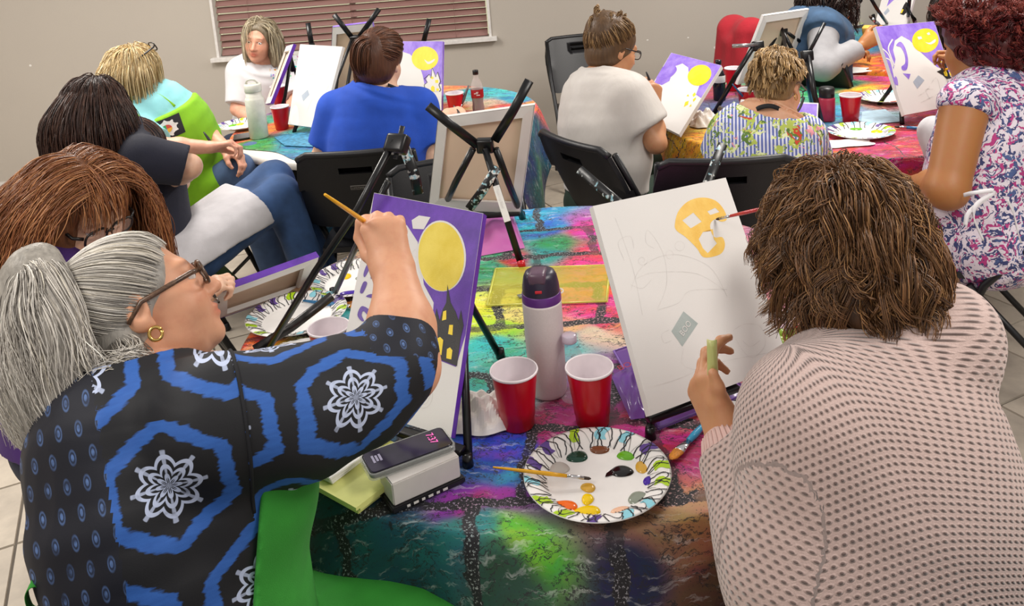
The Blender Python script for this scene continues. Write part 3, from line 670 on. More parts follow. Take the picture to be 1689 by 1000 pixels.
cH.paint('painted_moon', oval(701, 97, 22, 20), PYEL, 2); cH.paint('painted_smile', smooth([(700, 99), (707, 103), (717, 98), (715, 103), (706, 107)], 4, True), CANVW, 3)
cH.paint('painted_castle', [(701, 152), (700, 141), (705, 137), (703, 131), (708, 124), (711, 128), (713, 113), (719, 126), (722, 120), (726, 134), (724, 140), (727, 148), (724, 152)], CANVW, 3)
cH.line('castle_outline', [[(701, 152), (700, 141), (705, 137), (700, 131), (708, 124), (711, 130), (713, 113), (719, 128), (722, 120), (727, 136), (724, 141), (727, 149), (725, 152)]], PBLACK, .004, 5)
for q in ([(711, 152), (711, 145), (714, 142), (717, 145), (717, 152)], [(703, 150), (704, 147), (707, 147), (707, 151)], [(720, 151), (720, 147), (724, 147), (724, 151)], [(718, 138), (718, 133), (723, 133), (723, 138)], [(710, 130), (713, 127), (716, 130), (713, 132)]): cH.paint('painted_window', q, PYEL, 4)
pxF = [(470, 76), (484, 72), (452, 166), (436, 172)]
cF = Canvas('purple edged canvas turned edge-on in front of the woman in white', pxF, [PY(472, 76, 4.72), PY(484, 72, 4.5), PY(446, 170, 4.4), PY(437, 172, 4.62)], PPURP, back=True)
pxG = [(550, 46), (616, 36), (640, 165), (546, 168)]
cG = Canvas('canvas seen from its cream back beneath black crossed easel arms by the window', pxG, [PY(548, 45, 4.52), PY(614, 37, 4.44), PY(640, 165, 4.62), PY(542, 168, 4.70)], PLILAC, back=True)
pxJ = [(1107, 87), (1190, 108), (1120, 222), (1048, 186)]
cJ = Canvas('purple canvas with yellow moon held on the lap of the woman in white blouse', pxJ, [PY(1107, 87, 3.9), PY(1190, 108, 3.62), PY(1120, 222, 3.40), PY(1048, 186, 3.66)], CANVW)
cJ.paint('painted_sky', [(1107, 87), (1190, 108), (1155, 164), (1146, 158), (1152, 142), (1144, 120), (1134, 128), (1133, 112), (1124, 105), (1112, 110), (1108, 118), (1102, 135), (1090, 142), (1078, 138)], PLILAC, 1)
cJ.paint('painted_moon', oval(1152, 125, 21, 17, rot=-.5), PYEL, 2)
cJ.paint('painted_hat_curl', smooth([(1082, 122), (1095, 110), (1110, 108), (1114, 118), (1100, 132), (1084, 140)], 5, True), PLILAC, 2)
for q in ([(1126, 178), (1128, 170), (1134, 168), (1133, 174)], [(1140, 158), (1144, 154), (1146, 158), (1142, 162)], [(1130, 160), (1133, 157), (1134, 161)], [(1141, 166), (1146, 162), (1146, 166), (1142, 170)], [(1135, 178), (1138, 173), (1139, 177)]): cJ.paint('painted_window', q, PYEL, 2)
pxK = [(1444, 44), (1541, 35), (1585, 172), (1492, 190)]
cK = Canvas('purple canvas with smiling moon and curled hat before the red-haired woman', pxK, quad(pxK, .80, .80, .40), CANVW)
hatK = smooth([(1484, 175), (1476, 150), (1474, 120), (1478, 100), (1474, 84), (1477, 68), (1488, 60), (1502, 68), (1520, 88), (1546, 112)], 5)
cK.paint('painted_sky', [(1444, 44), (1541, 35), (1568, 122)]+[(1546, 112), (1520, 88), (1502, 68), (1488, 60), (1477, 68), (1474, 84), (1478, 100), (1474, 120), (1476, 150), (1474, 142), (1462, 100)], PLILAC, 1)
cK.paint('painted_moon', oval(1527, 68, 21.5, 20.5), PYEL, 2); cK.paint('painted_smile', smooth([(1527, 71), (1534, 72), (1543, 66), (1543, 71), (1535, 75)], 4, True), CANVW, 3)
cK.paint('painted_eye', [(1514, 62), (1520, 61), (1522, 65), (1516, 67)], CANVW, 3); cK.paint('painted_eye', [(1529, 56), (1533, 54), (1535, 58), (1531, 59)], CANVW, 3)
cK.paint('painted_hat_curl', smooth([(1479, 76), (1486, 70), (1494, 80), (1499, 100), (1497, 116), (1490, 118), (1488, 112), (1494, 106), (1493, 92), (1487, 80), (1482, 78)], 5, True), PLILAC, 2)
cK.paint('painted_diamond', [(1507, 137), (1516, 126), (1526, 134), (1514, 148)], PGREY, 2)
cK.paint('painted_swirl', [(1490, 123), (1503, 124), (1500, 133)], PLILAC, 2); cK.paint('painted_swirl', smooth([(1474, 128), (1480, 130), (1482, 142), (1477, 140)], 4, True), PLILAC, 2)
cK.line('painted_branch', [smooth([(1473, 66), (1466, 80), (1470, 95), (1476, 110)], 5), smooth([(1456, 82), (1466, 92), (1474, 112)], 5), smooth([(1462, 98), (1470, 104), (1476, 130)], 5)], CANVW, .006, 3)
cK.paint('painted_castle', [(1546, 120), (1553, 117), (1550, 108), (1560, 105), (1563, 115), (1568, 128), (1576, 130), (1562, 132), (1556, 126)], PBLACK, 3)
for q in ([(1557, 121), (1560, 117), (1563, 124), (1563, 128), (1559, 127)], [(1566, 122), (1569, 119), (1571, 126), (1568, 127)], [(1549, 101), (1552, 98), (1554, 105), (1551, 106)]): cK.paint('painted_window', q, PYEL, 5)
cK.line('pencil_sketch', [smooth([(1515, 160), (1530, 150), (1545, 130), (1552, 150)], 5), smooth([(1520, 170), (1540, 160), (1560, 150)], 5), smooth([(1535, 165), (1528, 150), (1540, 148)], 5)], PENCIL, .004)
pxL = [(1260, 26), (1335, 15), (1300, 122), (1216, 140)]
cL = Canvas('canvas seen from its pale back on the easel behind the short-haired woman', pxL, quad(pxL, .80, .80, .36, -1), CANVW, back=True)
pxM = [(1222, 164), (1350, 170), (1348, 215), (1218, 212)]
cM = Canvas('purple canvas mostly hidden behind the woman in striped floral top', pxM, [PY(1222, 164, 3.36), PY(1350, 170, 3.36), PY(1346, 250, 3.2), PY(1218, 246, 3.2)], CANVW)
cM.paint('painted_sky', [(1224, 166), (1348, 171), (1347, 205), (1335, 195), (1322, 182), (1240, 176), (1226, 200)], PLILAC, 1); cM.paint('painted_moon', oval(1318, 192, 12, 10), PYEL, 2)
pxN = [(1462, -30), (1516, -30), (1494, 44), (1443, 40)]
cN = Canvas('white canvas with tiny castle standing on the far right table', pxN, quad(pxN, .84, .84, .36), CANVW)
cN.paint('painted_castle', [(1484, 24), (1490, 10), (1494, 4), (1498, 8), (1500, 2), (1497, 20), (1490, 26)], PBLACK, 1); cN.paint('painted_diamond', [(1457, 22), (1464, 14), (1467, 19), (1460, 26)], PGREY, 1); cN.paint('painted_sky', [(1462, 12), (1475, -28), (1512, -28), (1506, -8), (1490, -14)], PLILAC, 1); cN.paint('painted_window', [(1485, 22), (1488, 16), (1490, 17), (1487, 23)], PYEL, 2)
# ------------------------------------------------------------------ easels
up = A(0, 0, 1)
def foot(x, y): return PZ(x, y, TZ+.004)
# easel A carries the purple castle canvas (struts behind the canvas plane)
bA = cA.P; off = -cA.front*.03
hubA = topz(PZ(640, 600, .76), (625, 300), .50)
hubA = PY(632, 268, 1.80)
easel('tall black easel behind the purple castle canvas', [
    ('leg', [PY(650, 232, 1.84), PY(590, 345, 1.79), PY(520, 448, 1.80), foot(432, 592)], .0085), ('leg', [PY(640, 300, 1.86), PY(600, 380, 1.88), foot(550, 488)], .008),
    ('leg', [PY(764, 420, 1.74), PY(766, 600, 1.57), foot(773, 768)], .0085), ('rear_leg', [PY(745, 440, 1.72), PY(782, 512, 1.78), foot(826, 590)], .008),
    ('upper_arm', [PY(652, 262, 1.83), PY(664, 208, 1.86)], .006, .5, mat('grey_metal', '3a3a3e', .35, .6)), ('sliding_tube', [PY(548, 488, 1.98), PY(480, 540, 1.93), PY(420, 577, 1.88)], .012, 1, mat('scuffed_dark_metal', '3c3a3a', .3, .7, var=.4, scale=50)),
    ('upper_arm', [PY(664, 235, 1.9), PY(684, 290, 1.9), PY(690, 320, 1.9)], .013, .45, EASELP)],
    ledge=(PZ(640, 705, .775), PZ(764, 745, .772)), feet=[foot(432, 592), foot(550, 488), foot(772, 768), foot(826, 590)], hub=(PY(655, 238, 1.84), frame(cA.front)))
# easel B carries the white pumpkin canvas
easel('black easel with paint-smeared arms behind the white pumpkin canvas', [
    ('upper_arm', [PY(956, 280, 2.0), PY(1000, 318, 1.94), PY(1046, 356, 1.88)], .012, .45, EASELP), ('upper_arm', [PY(1192, 238, 2.02), PY(1172, 290, 1.96), PY(1152, 340, 1.9)], .012, .45, EASELP),
    ('leg', [PY(1100, 400, 1.86), PY(1074, 600, 1.58), foot(1073, 722)], .008), ('leg', [PY(1120, 400, 1.86), PY(1240, 560, 1.76), foot(1290, 640)], .008), ('rear_leg', [PY(1100, 400, 1.88), PY(1112, 480, 2.05), foot(1120, 500)], .008),
    ('centre_post', [PY(1100, 350, 1.9), PY(1180, 640, 1.62)], .007, .6)],
    ledge=(PZ(1068, 692, .785), PZ(1216, 638, .785)), feet=[foot(1073, 722), foot(1290, 640), foot(1120, 500)], hub=(PY(1100, 372, 1.885), frame(cB.front)))
# easel C stands with its back to us
hC = PY(800, 240, 2.465)
easel('black easel with arms raised in a V at the middle of the near table', [
    ('upper_arm', [PY(706, 175, 2.44), PY(745, 207, 2.45), PY(788, 240, 2.46)], .0145, .45), ('upper_arm', [PY(873, 133, 2.44), PY(845, 185, 2.45), PY(816, 232, 2.46)], .0145, .45),
    ('leg', [PY(780, 246, 2.46), PY(752, 300, 2.50), foot(728, 352)], .011), ('leg', [PY(818, 246, 2.46), PY(838, 300, 2.50), foot(862, 360)], .011),
    ('rear_leg', [PY(800, 246, 2.44), PY(826, 330, 2.36), foot(860, 437)], .0105, .8), ('locking_arm', [PY(820, 276, 2.38), PY(796, 315, 2.38), PY(774, 345, 2.38)], .0145, .45, EASELP)],
    ledge=(PZ(722, 362, .79), PZ(858, 352, .79)), feet=[foot(728, 352), foot(862, 360)], hub=(hC, frame(cC.n)), loc=(hC[0], hC[1], TZ))
_e = bpy.data.objects.get('tabletop_easel.002')
MB().tube([PZ(861, 441, TZ+.006), PZ(859, 431, TZ+.02)], .011, 10).build('red_foot_tip', CUPRED, _e)
LAB = mat('white_label_paper', 'dedbd6', .6)
_a, _b = PY(819, 309, 2.375), PY(838, 368, 2.29); _d = nrm(_b-_a); _n = nrm(_O-(_a+_b)/2); _n = nrm(_n-_d*(_n@_d)); _sx = np.cross(_n, _d)
MB().box((_a+_b)/2+_n*.010, (.019, np.linalg.norm(_b-_a), .0016), np.stack([_sx, _d, _n], 1)).build('label', LAB, _e, False)
text('label_lettering', 'Tabletop Easel', PENCIL, _e, (_a+(_b-_a)*.1)+_n*.0115-_sx*.004*0+_sx*(-.004), _d, -_sx if np.cross(_d, -_sx)@_n > 0 else _sx, .011)
# far easels
def simple_easel(label, arms, legs, hub=None, feet=True):
    st = [('upper_arm', [PY(*a), PY(*b)], .014, .45) for a, b in arms]+[('leg', [PY(*l[0])]+[PY(*q) for q in l[1:-1]]+[foot(*l[-1][:2]) if len(l[-1]) == 2 else PY(*l[-1])], .0095) for l in legs]
    lo = st[-1][1][-1]
    return easel(label, st, hub=hub, loc=lo)
simple_easel('black easel with crossed arms behind the cream-backed canvas by the window', [((551, 24, 4.42), (582, 64, 4.44)), ((625, 15, 4.40), (592, 62, 4.44))], [((580, 66, 4.44), (556, 130, 4.42), (548, 205)), ((592, 66, 4.44), (620, 140, 4.42), (640, 205)), ((586, 66, 4.44), (570, 160, 4.25), (566, 222))], (PY(586, 65, 4.44), frame(cG.n)))
simple_easel('black easel post poking above the white diamond canvas', [((508, 38, 4.55), (514, 74, 4.52))], [((514, 72, 4.52), (520, 120, 4.40), (485, 218)), ((516, 72, 4.52), (535, 140, 4.36), (540, 214)), ((515, 72, 4.53), (530, 120, 4.70), (540, 175))])
simple_easel('black easel post poking above the smiling moon canvas', [((708, 31, 4.62), (698, 72, 4.60))], [((698, 72, 4.60), (684, 150, 4.45), (650, 190)), ((699, 72, 4.60), (705, 150, 4.48), (722, 186)), ((699, 72, 4.62), (705, 120, 4.72), (700, 160))])
simple_easel('black easel holding the edge-on purple canvas', [((478, 92, 4.66), (484, 118, 4.68))], [((480, 95, 4.66), (470, 160, 4.66), (462, 186)), ((484, 110, 4.68), (500, 150, 4.75), (505, 170))])
simple_easel('black easel behind the curled hat canvas', [], [((1508, 60, 3.72), (1470, 145, 3.70), (1450, 172)), ((1500, 100, 3.60), (1487, 188, 3.45), (1488, 205)), ((1540, 90, 3.66), (1580, 160, 3.56), (1590, 182)), ((1512, 60, 3.72), (1520, 110, 3.85), (1530, 145))])
eL = easel('black easel with spread metal arms before the pale canvas back', [
    ('upper_arm', [PY(1288, 46, 4.25), PY(1312, 92, 4.2)], .010, .5), ('upper_arm', [PY(1284, 52, 4.25), PY(1242, 64, 4.2)], .007, .6), ('upper_arm', [PY(1296, 52, 4.27), PY(1322, 70, 4.3)], .009, .5),
    ('leg', [PY(1288, 46, 4.27), PY(1245, 118, 4.2), foot(1222, 164)], .011), ('leg', [PY(1296, 50, 4.27), PY(1290, 88, 4.25), PY(1296, 130, 4.15), foot(1316, 160)], .011), ('rear_leg', [PY(1290, 50, 4.25), PY(1300, 100, 4.0), foot(1304, 180)], .009)], hub=(PY(1290, 52, 4.27), frame(cL.n)), loc=foot(1222, 164))
easel('black easel with silver clamp left of the short-haired woman', [
    ('leg', [PY(1246, 72, 3.72), PY(1215, 122, 3.68), foot(1176, 190)], .011), ('leg', [PY(1252, 75, 3.72), PY(1240, 130, 3.66), foot(1228, 180)], .010), ('rear_leg', [PY(1250, 74, 3.72), PY(1262, 120, 3.85), foot(1272, 150)], .009),
    ('clamp_bar', [PY(1208, 76, 3.70), PY(1250, 74, 3.71)], .009, .7, mat('silver_metal', 'a8a8aa', .25, .9)), ('sliding_tube', [PY(1186, 178, 3.50), PY(1214, 195, 3.42)], .011, .8, mat('silver_metal', 'a8a8aa', .25, .9))], hub=(PY(1250, 76, 3.72), frame(A(0, -1, .2))), loc=foot(1228, 180))
easel('black easel right of the short-haired woman, leg beside the pink flask', [
    ('upper_arm', [PY(1360, 38, 3.62), PY(1334, 88, 3.58)], .008, .6), ('leg', [PY(1333, 90, 3.58), PY(1342, 150, 3.45), foot(1356, 208)], .012), ('leg', [PY(1330, 90, 3.58), PY(1334, 140, 3.6), foot(1340, 176)], .011)], hub=(PY(1331, 92, 3.58), frame(A(0, -1, .2))), loc=foot(1356, 208))
easel('silver and black easel by the dark curly haired woman', [
    ('sliding_tube', [PY(1416, -4, 4.75), PY(1384, 44, 4.70)], .018, .8, mat('silver_metal', 'a8a8aa', .25, .9)), ('leg', [PY(1420, 0, 4.78), PY(1392, 44, 4.72), foot(1388, 56)], .012), ('leg', [PY(1432, -10, 4.75), PY(1446, 14, 4.75), foot(1470, 48)], .010)], loc=foot(1388, 56))
easel('black easel under the tiny castle canvas', [('leg', [PY(1496, 12, 4.95), PY(1508, 32, 4.9), foot(1514, 56)], .012), ('leg', [PY(1440, 25, 4.8), PY(1448, 40, 4.75), foot(1456, 52)], .011), ('leg', [PY(1500, 0, 5.0), PZ(1496, 50, TZ+.004)], .011)], loc=foot(1514, 56))
# ------------------------------------------------------------------ things on the tables
T0Z = TZ+.004
def cup_proto(p, label, group='red plastic cups'):
    c = empty('red_plastic_cup', label, 'cup', (p[0], p[1], T0Z), group); q = (p[0], p[1], T0Z)
    MB().lathe([(0, .004), (.029, .004), (.031, 0), (.0325, .002), (.0335, .02), (.035, .022), (.0365, .045), (.0385, .062), (.0392, .066), (.041, .085), (.0425, .092), (.0445, .114)], q, 40).build('cup_wall', CUPRED, c)
    MB().lathe([(.0445, .1125), (.0465, .1135), (.0475, .116), (.0465, .1187), (.0445, .1187), (.0438, .116), (.0445, .1125)], q, 40).build('rolled_rim', CUPWHITE, c)
    MB().lathe([(.0437, .1165), (.0418, .092), (.0402, .085), (.0385, .066), (.0358, .045), (.033, .02), (.0315, .008), (0, .007)], q, 40).build('white_lining', CUPWHITE, c)
    return c
cupA = cup_proto(PZ(855, 703, TZ), 'red plastic cup left of the white flask on the near table')
def cup(x, y, label, s=1.0, z=TZ):
    c = copy_tree(cupA); p = PZ(x, y, z); c.location = (p[0], p[1], T0Z+z-TZ); c.rotation_euler = (0, 0, random.uniform(0, 6)); c['label'] = label; c.scale = (s, s, s); return c
cup(978, 699, 'red plastic cup right of the white flask on the near table')
cup(552, 622, 'red plastic cup between the napkins and the castle canvas')
cup(466, 214, 'red plastic cup just right of the white tumbler'); cup(463, 176, 'red plastic cup behind the one at the white tumbler')
cup(753, 192, 'red plastic cup with a brush left of the cola bottle'); cup(1211, 150, 'red plastic cup in front of the red jacket'); cup(1234, 190, 'red plastic cup holding a blue brush left of the short-haired woman')
cup(1403, 202, 'red plastic cup right of the pink flask'); cup(1584, 154, 'red plastic cup behind the curled hat canvas'); cup(1670, 66, 'red plastic cup at the far right beside the pink shirt')
# white flask with purple lid
fp = PZ(905, 648, TZ); q = (fp[0], fp[1], T0Z)
fl = empty('insulated_flask', 'white insulated flask with purple flip lid on the near table', 'flask', q)
WFL = mat('white_powder_coat', 'd3c9c9', .45, var=.03, scale=300, bump=.05)
MB().lathe([(0, .0), (.036, 0), (.0385, .003), (.039, .01), (.0405, .2), (.0405, .205), (0, .205)], q, 48).build('flask_body', WFL, fl)
MB().lathe([(.0405, .205), (.0405, .209), (.0398, .222), (.0385, .224), (0, .224)], q, 48).build('purple_collar', mat('violet_lid', '5b2a78', .35), fl)
MB().lathe([(.0385, .224), (.0375, .24), (.034, .258), (.030, .266), (.022, .27), (0, .27)], q, 48).build('lid', mat('dark_violet_lid', '2b2338', .35), fl)
MB().box(A(*q)+A(-.004, -.012, .262), (.036, .045, .026), frame(A(-.2, -1, 0), A(0, .25, 1)), .008).build('flip_spout', mat('mauve_lid', '5c4456', .35), fl)
MB().box(A(*q)+A(-.006, -.037, .238), (.014, .004, .006), None, .0015).build('latch_button', mat('red_button', 'c02030', .4), fl)
# clear water bottle behind the right cup
wp = PZ(944, 668, TZ); q = (wp[0]+.004, wp[1]+.02, T0Z)
wb = empty('water_bottle', 'clear plastic water bottle between the flask and the red cup', 'bottle', q)
MB().lathe([(0, .002), (.024, 0), (.0275, .008), (.026, .03), (.028, .04), (.0265, .06), (.028, .075), (.026, .09), (.02, .105), (.012, .116), (.012, .124)], q, 36).build('bottle_wall', clear('clear_plastic', 'e8eaf2', .05, .2), wb)
MB().lathe([(0, .124), (.0145, .124), (.015, .126), (.015, .138), (.013, .14), (0, .14)], q, 28).build('cap', clear('clear_cap', 'd8c8d8', .2, .75), wb)
# ------------------------------------------------------------------ printed paper plates with paint
LIME, AQUA, VIO = mat('lime_print', 'a8cc18', .5), mat('aqua_print', '8cd0e0', .5), mat('violet_print', '5a3f8c', .5)
INK = mat('black_print', '15131a', .5); PLATEW = mat('white_coated_paper', 'f0edea', .38, var=.02)
PROF = [(.0, .0), (.082, .0), (.09, .003), (.101, .011), (.112, .0165), (.122, .0185), (.1285, .0185)]
def rim(th, s):
    r = .086+(.1275-.086)*s; z = np.interp(r, [p[0] for p in PROF], [p[1] for p in PROF]); return A(r*math.cos(th), r*math.sin(th), z+.0008)
def plate(px, py, label, blobs, seed, full=True, rad=1.0, z=TZ, tilt=None):
    p = PZ(px, py, z+.012) ; q = A(p[0], p[1], T0Z+z-TZ+.001); r_ = random.Random(seed)
    pl = empty('paper_plate', label, 'plate', q, 'painted-on paper plates')
    MB().lathe(PROF+[(.128, .0172), (.121, .017), (.111, .015), (.1, .0095), (.089, .0015), (.082, -.001), (0, -.001)], q, 72 if full else 40).build('plate_disc', PLATEW, pl)
    N = 14; cols = [LIME, AQUA, VIO]
    for k in range(N):
        a0 = 2*math.pi*k/N+r_.uniform(-.06, .06); w = r_.uniform(.13, .2); b = MB(); nn = 5; v = []
        for i in range(nn+1):
            for j in range(5):
                v.append(q+rim(a0+w*i/nn+.04*math.sin(j*1.3), .36+.64*j/4))
        b.add(v, [(i*5+j, i*5+j+5, i*5+j+6, i*5+j+1) for i in range(nn) for j in range(4)]); b.build('rim_patch', cols[(k*2+k//3) % 3], pl)
    b = MB()
    for k in range(46 if full else 26):
        a0 = 2*math.pi*k/(46 if full else 26)+r_.uniform(-.04, .04); am = r_.uniform(-.12, .12); v = []; wd = .0011 if full else .002
        for i in range(9):
            s = i/8; th = a0+am*math.sin(s*3.1)+r_.choice((-.01, .01)); c = q+rim(th, .05+s*.95)+A(0, 0, .0004); t = A(-math.sin(th), math.cos(th), 0)*wd; v += [c-t, c+t]
        b.add(v, [(2*i, 2*i+2, 2*i+3, 2*i+1) for i in range(8)])
    if full:
        for k in range(16):
            a0 = 2*math.pi*k/16; v = []
            for i in range(13):
                s = i/12; th = a0+.36*s; c = q+rim(th, .1+.8*math.sin(s*math.pi))+A(0, 0, .0004); t = nrm(A(math.cos(th), math.sin(th), 0))*.0009; v += [c-t, c+t]
            b.add(v, [(2*i+1, 2*i+3, 2*i+2, 2*i) for i in range(12)])
    tag(b.build('swirl_print', INK, pl), kind='stuff')
    for nm, bx, by, rx, ry, m in blobs:
        c = PZ(bx, by, q[2]+.003) if full or bx > 2 else q+A(bx, by, .003)
        c = A(c[0], c[1], q[2]); v = []; f = []; n = 22; ph = r_.uniform(0, 6)
        for i, (s, z_) in enumerate(((1, .0004), (.93, .0026), (.7, .0042), (.35, .0048))):
            for k in range(n):
                a = 6.2832*k/n; w = s*(1+.07*math.sin(2*a+ph)+.05*math.sin(3*a+ph*2)); v.append(c+A(rx*w*math.cos(a), ry*w*math.sin(a), z_))
        v.append(c+A(0, 0, .005))
        f = [(i*n+k, i*n+(k+1) % n, (i+1)*n+(k+1) % n, (i+1)*n+k) for i in range(3) for k in range(n)]+[(3*n+k, 3*n+(k+1) % n, 4*n) for k in range(n)]
        pydata('paint_dollop', v, f, m, pl)
    return pl, q
def wet(name, c): return mat('wet_paint_'+name, c, .12, var=.04, scale=30)
G_, BR_, GR_, ORG, YW, PE, GY, PU, OC, BK, LG = wet('green', '0d4030'), wet('brown', '7a4a30'), wet('lime', '68b020'), wet('orange', 'f06a10'), wet('yellow', 'f4cc00'), wet('peach', 'f0c0a0'), wet('grey', '8c9486'), wet('purple', '4420a0'), wet('ochre', 'd8a840'), wet('black', '141012'), wet('pale_grey', 'bdb6ae')
pl1, q1 = plate(985, 787, 'paper plate with fresh paint dollops on the near table edge', [('g', 952, 752, .021, .015, G_), ('b', 989, 740, .0195, .012, BR_), ('l', 1036, 749, .021, .014, GR_), ('o', 1063, 769, .018, .0165, OC), ('k', 1026, 776, .021, .014, BK), ('p', 1073, 793, .012, .015, PU), ('gy', 1054, 821, .02, .016, GY), ('pe', 1025, 842, .0185, .0105, PE), ('y', 968, 842, .025, .012, YW), ('or', 929, 834, .024, .015, ORG), ('lg', 922, 771, .02, .0155, LG), ('y2', 970, 803, .0125, .012, OC), ('y3', 969, 822, .010, .014, YW)], 3)
v = [A(*PZ(x, y, q1[2]+.0015)) for x, y in ((1024, 770), (1016, 782), (998, 787), (1000, 781), (1012, 772))]
pydata('paint_smear', v, [tuple(range(5))], BK, pl1)
plate(588, 462, 'paper plate with yellow and purple paint behind the castle canvas', [('y', 570, 455, .016, .02, YW), ('gy', 594, 458, .013, .012, GY), ('pu', 578, 482, .03, .012, PU), ('pe', 582, 438, .018, .01, PE)], 4)
plate(490, 522, 'paper plate half under the grey easel tubes on the left', [('pe', 478, 530, .02, .02, LG)], 5)
plate(1420, 219, 'paper plate with lime and yellow paint beside the right cup', [('y', 1448, 216, .03, .022, YW), ('g', 1412, 212, .025, .02, GR_), ('k', 1440, 208, .012, .02, VIO)], 6, False)
plate(398, 207, 'paper plate at the left edge of the window table', [('y', 396, 204, .02, .03, YW), ('g', 384, 206, .02, .03, GR_)], 7, False)
plate(1462, 162, 'paper plate left of the curled hat canvas with orange paint', [('o', 1480, 168, .03, .03, ORG), ('g', 1476, 155, .02, .03, GR_)], 8, False)
plate(1392, 42, 'paper plate on the far right table beneath a silver tube', [('k', 1395, 42, .02, .02, VIO)], 9, False)
# ------------------------------------------------------------------ brushes
def brush(label, tip, end, m, r=.0035, bristle=BRISTLE_D, fer=.028, bl=.018, flat=1.0, wid=1.0):
    tip, end = np.asarray(tip, float), np.asarray(end, float); d = nrm(end-tip); L = np.linalg.norm(end-tip)
    b = empty('paint_brush', label, 'paint brush', (tip+end)/2); a = tip+d*bl; c = a+d*fer; sd_ = nrm(np.cross(d, A(0, 0, 1)))
    MB().tube([c, c+d*(L-bl-fer)*.25, c+d*(L-bl-fer)*.8, end], [r, r*1.25, r*.8, r*.55], 10).build('handle', m, b)
    MB().tube([a, (a+c)/2, c], [r*wid, r*(.5+.5*wid), r*.95], 12, flat=flat, side=A(0, 0, 1)).build('ferrule', CHROME, b)
    MB().tube([tip, tip+d*bl*.3, a], [r*.25*max(1, wid*.9), r*.8*wid, r*.95*wid], 10, flat=flat, side=A(0, 0, 1)).build('bristles', bristle, b)
    return b
brush('thin yellow brush lying across the paint plate', PZ(975, 790, q1[2]+.012), PZ(813, 771, T0Z+.032), HANDLE_Y, .003, BRISTLE_D, .03, .012)
brush('broad orange-bristled brush with blue handle right of the plate', PZ(1106, 758, T0Z+.008), PZ(1172, 690, T0Z+.01), mat('blue_pearl_handle', '3a9cc8', .25), .0055, BRISTLE_O, .035, .03, .35, 2.0)
brush('blue brush with orange tip lying on the folded papers', PZ(660, 700, T0Z+.035), PZ(566, 764, T0Z+.032), HANDLE_B, .005, BRISTLE_O, .025, .018, .5, 1.3)
brush('dark brush lying under the left easel tubes', PZ(560, 503, T0Z+.006), PZ(484, 482, T0Z+.006), HANDLE_K, .004, BRISTLE_O, .03, .02)
brush('broad brown-bristled brush lying behind the third red cup', PZ(588, 507, T0Z+.006), PZ(500, 496, T0Z+.01), HANDLE_B, .005, BRISTLE_O, .03, .02, .5, 1.6)
brush('blue brush lying beside the plate on the crimson cloth', PZ(1475, 209, T0Z+.01), PZ(1545, 214, T0Z+.006), HANDLE_B, .006, BRISTLE_D)
brush('blue-grey brush standing in the red cup left of short-haired woman', PZ(1240, 176, T0Z+.02), PY(1208, 139, 3.66), HANDLE_B, .0045)
brush('grey brush standing in the red cup beside the cola bottle', PZ(756, 186, T0Z+.02), PY(773, 141, 4.2), mat('grey_handle', '5a5c60', .4), .007)
# ------------------------------------------------------------------ phone, box, papers
bz = T0Z
P_ = lambda x, y, z: PZ(x, y, z)
def prism(name, top, h, m, parent, bev=.004, smooth_=False):
    """a slab standing under the four top corners"""
    top = [np.asarray(p, float) for p in top]; c = sum(top)/4; bm = bmesh.new(); vt = [bm.verts.new(p) for p in top]; vb = [bm.verts.new(p-A(0, 0, h)) for p in top]
    bm.faces.new(vt); bm.faces.new(vb[::-1])
    for i in range(4): bm.faces.new((vt[i], vb[i], vb[(i+1) % 4], vt[(i+1) % 4]))
    bmesh.ops.recalc_face_normals(bm, faces=bm.faces[:])
    if bev: bmesh.ops.bevel(bm, geom=bm.edges[:], offset=bev, segments=2, affect='EDGES')
    me = bpy.data.meshes.new(name); bm.to_mesh(me); bm.free(); return link(name, me, m, parent, smooth_)
def rect(a, b, d):
    """corners of a level rectangle: pixel corner a, pixel corner b along one side, width d to the back"""
    u = nrm(b-a); wv = A(-u[1], u[0], 0); return [a, b, b+wv*d, a+wv*d]
z2 = T0Z+.052
qb = rect(P_(646, 800, z2), P_(757, 752, z2), .058)
bx = empty('product_box', 'white box on a black base under the phone', 'box', (qb[0]+qb[2])/2*A(1, 1, 0)+A(0, 0, T0Z))
prism('box_body', qb, .042, mat('white_card_box', 'cfcac6', .35, var=.03), bx, .002)
u_ = nrm(qb[1]-qb[0]); w_ = nrm(qb[3]-qb[0])
qk = [qb[0]-u_*.006-w_*.006, qb[1]+u_*.006-w_*.006, qb[2]+u_*.006+w_*.006, qb[3]-u_*.006+w_*.006]
prism('black_base', [p-A(0, 0, .042) for p in qk], .0095, mat('black_card', '1b1a1e', .35), bx, .002)
for i in range(6):
    p = qk[0]+u_*(.03+.014*i)+A(0, 0, -.0465)-w_*.0004; MB().box(p, (.009 if i % 2 else .006, .0012, .004), np.stack([u_, w_, A(0, 0, 1)], 1)).build('base_print', LAB, bx, False)
zt = z2+.013
ph = empty('smartphone', 'smartphone in clear case showing pink clock digits, lying on the white box', 'phone', (qb[0]+qb[2])/2*A(1, 1, 0)+A(0, 0, z2))
a_, b_ = P_(612, 783, zt), P_(750, 733, zt); u_ = nrm(b_-a_); w_ = A(-u_[1], u_[0], 0); Lp, Wp = np.linalg.norm(b_-a_), .066
def rrect(c, u, w, L, W, r, n=6):
    v = []
    for sx, sy, a0 in ((1, 1, 0), (-1, 1, 1.5708), (-1, -1, 3.1416), (1, -1, 4.7124)):
        for k in range(n+1):
            a = a0+1.5708*k/n; v.append(c+u*(sx*(L/2-r)+r*math.cos(a))+w*(sy*(W/2-r)+r*math.sin(a)))
    return v
cph = a_+u_*Lp/2+w_*Wp/2
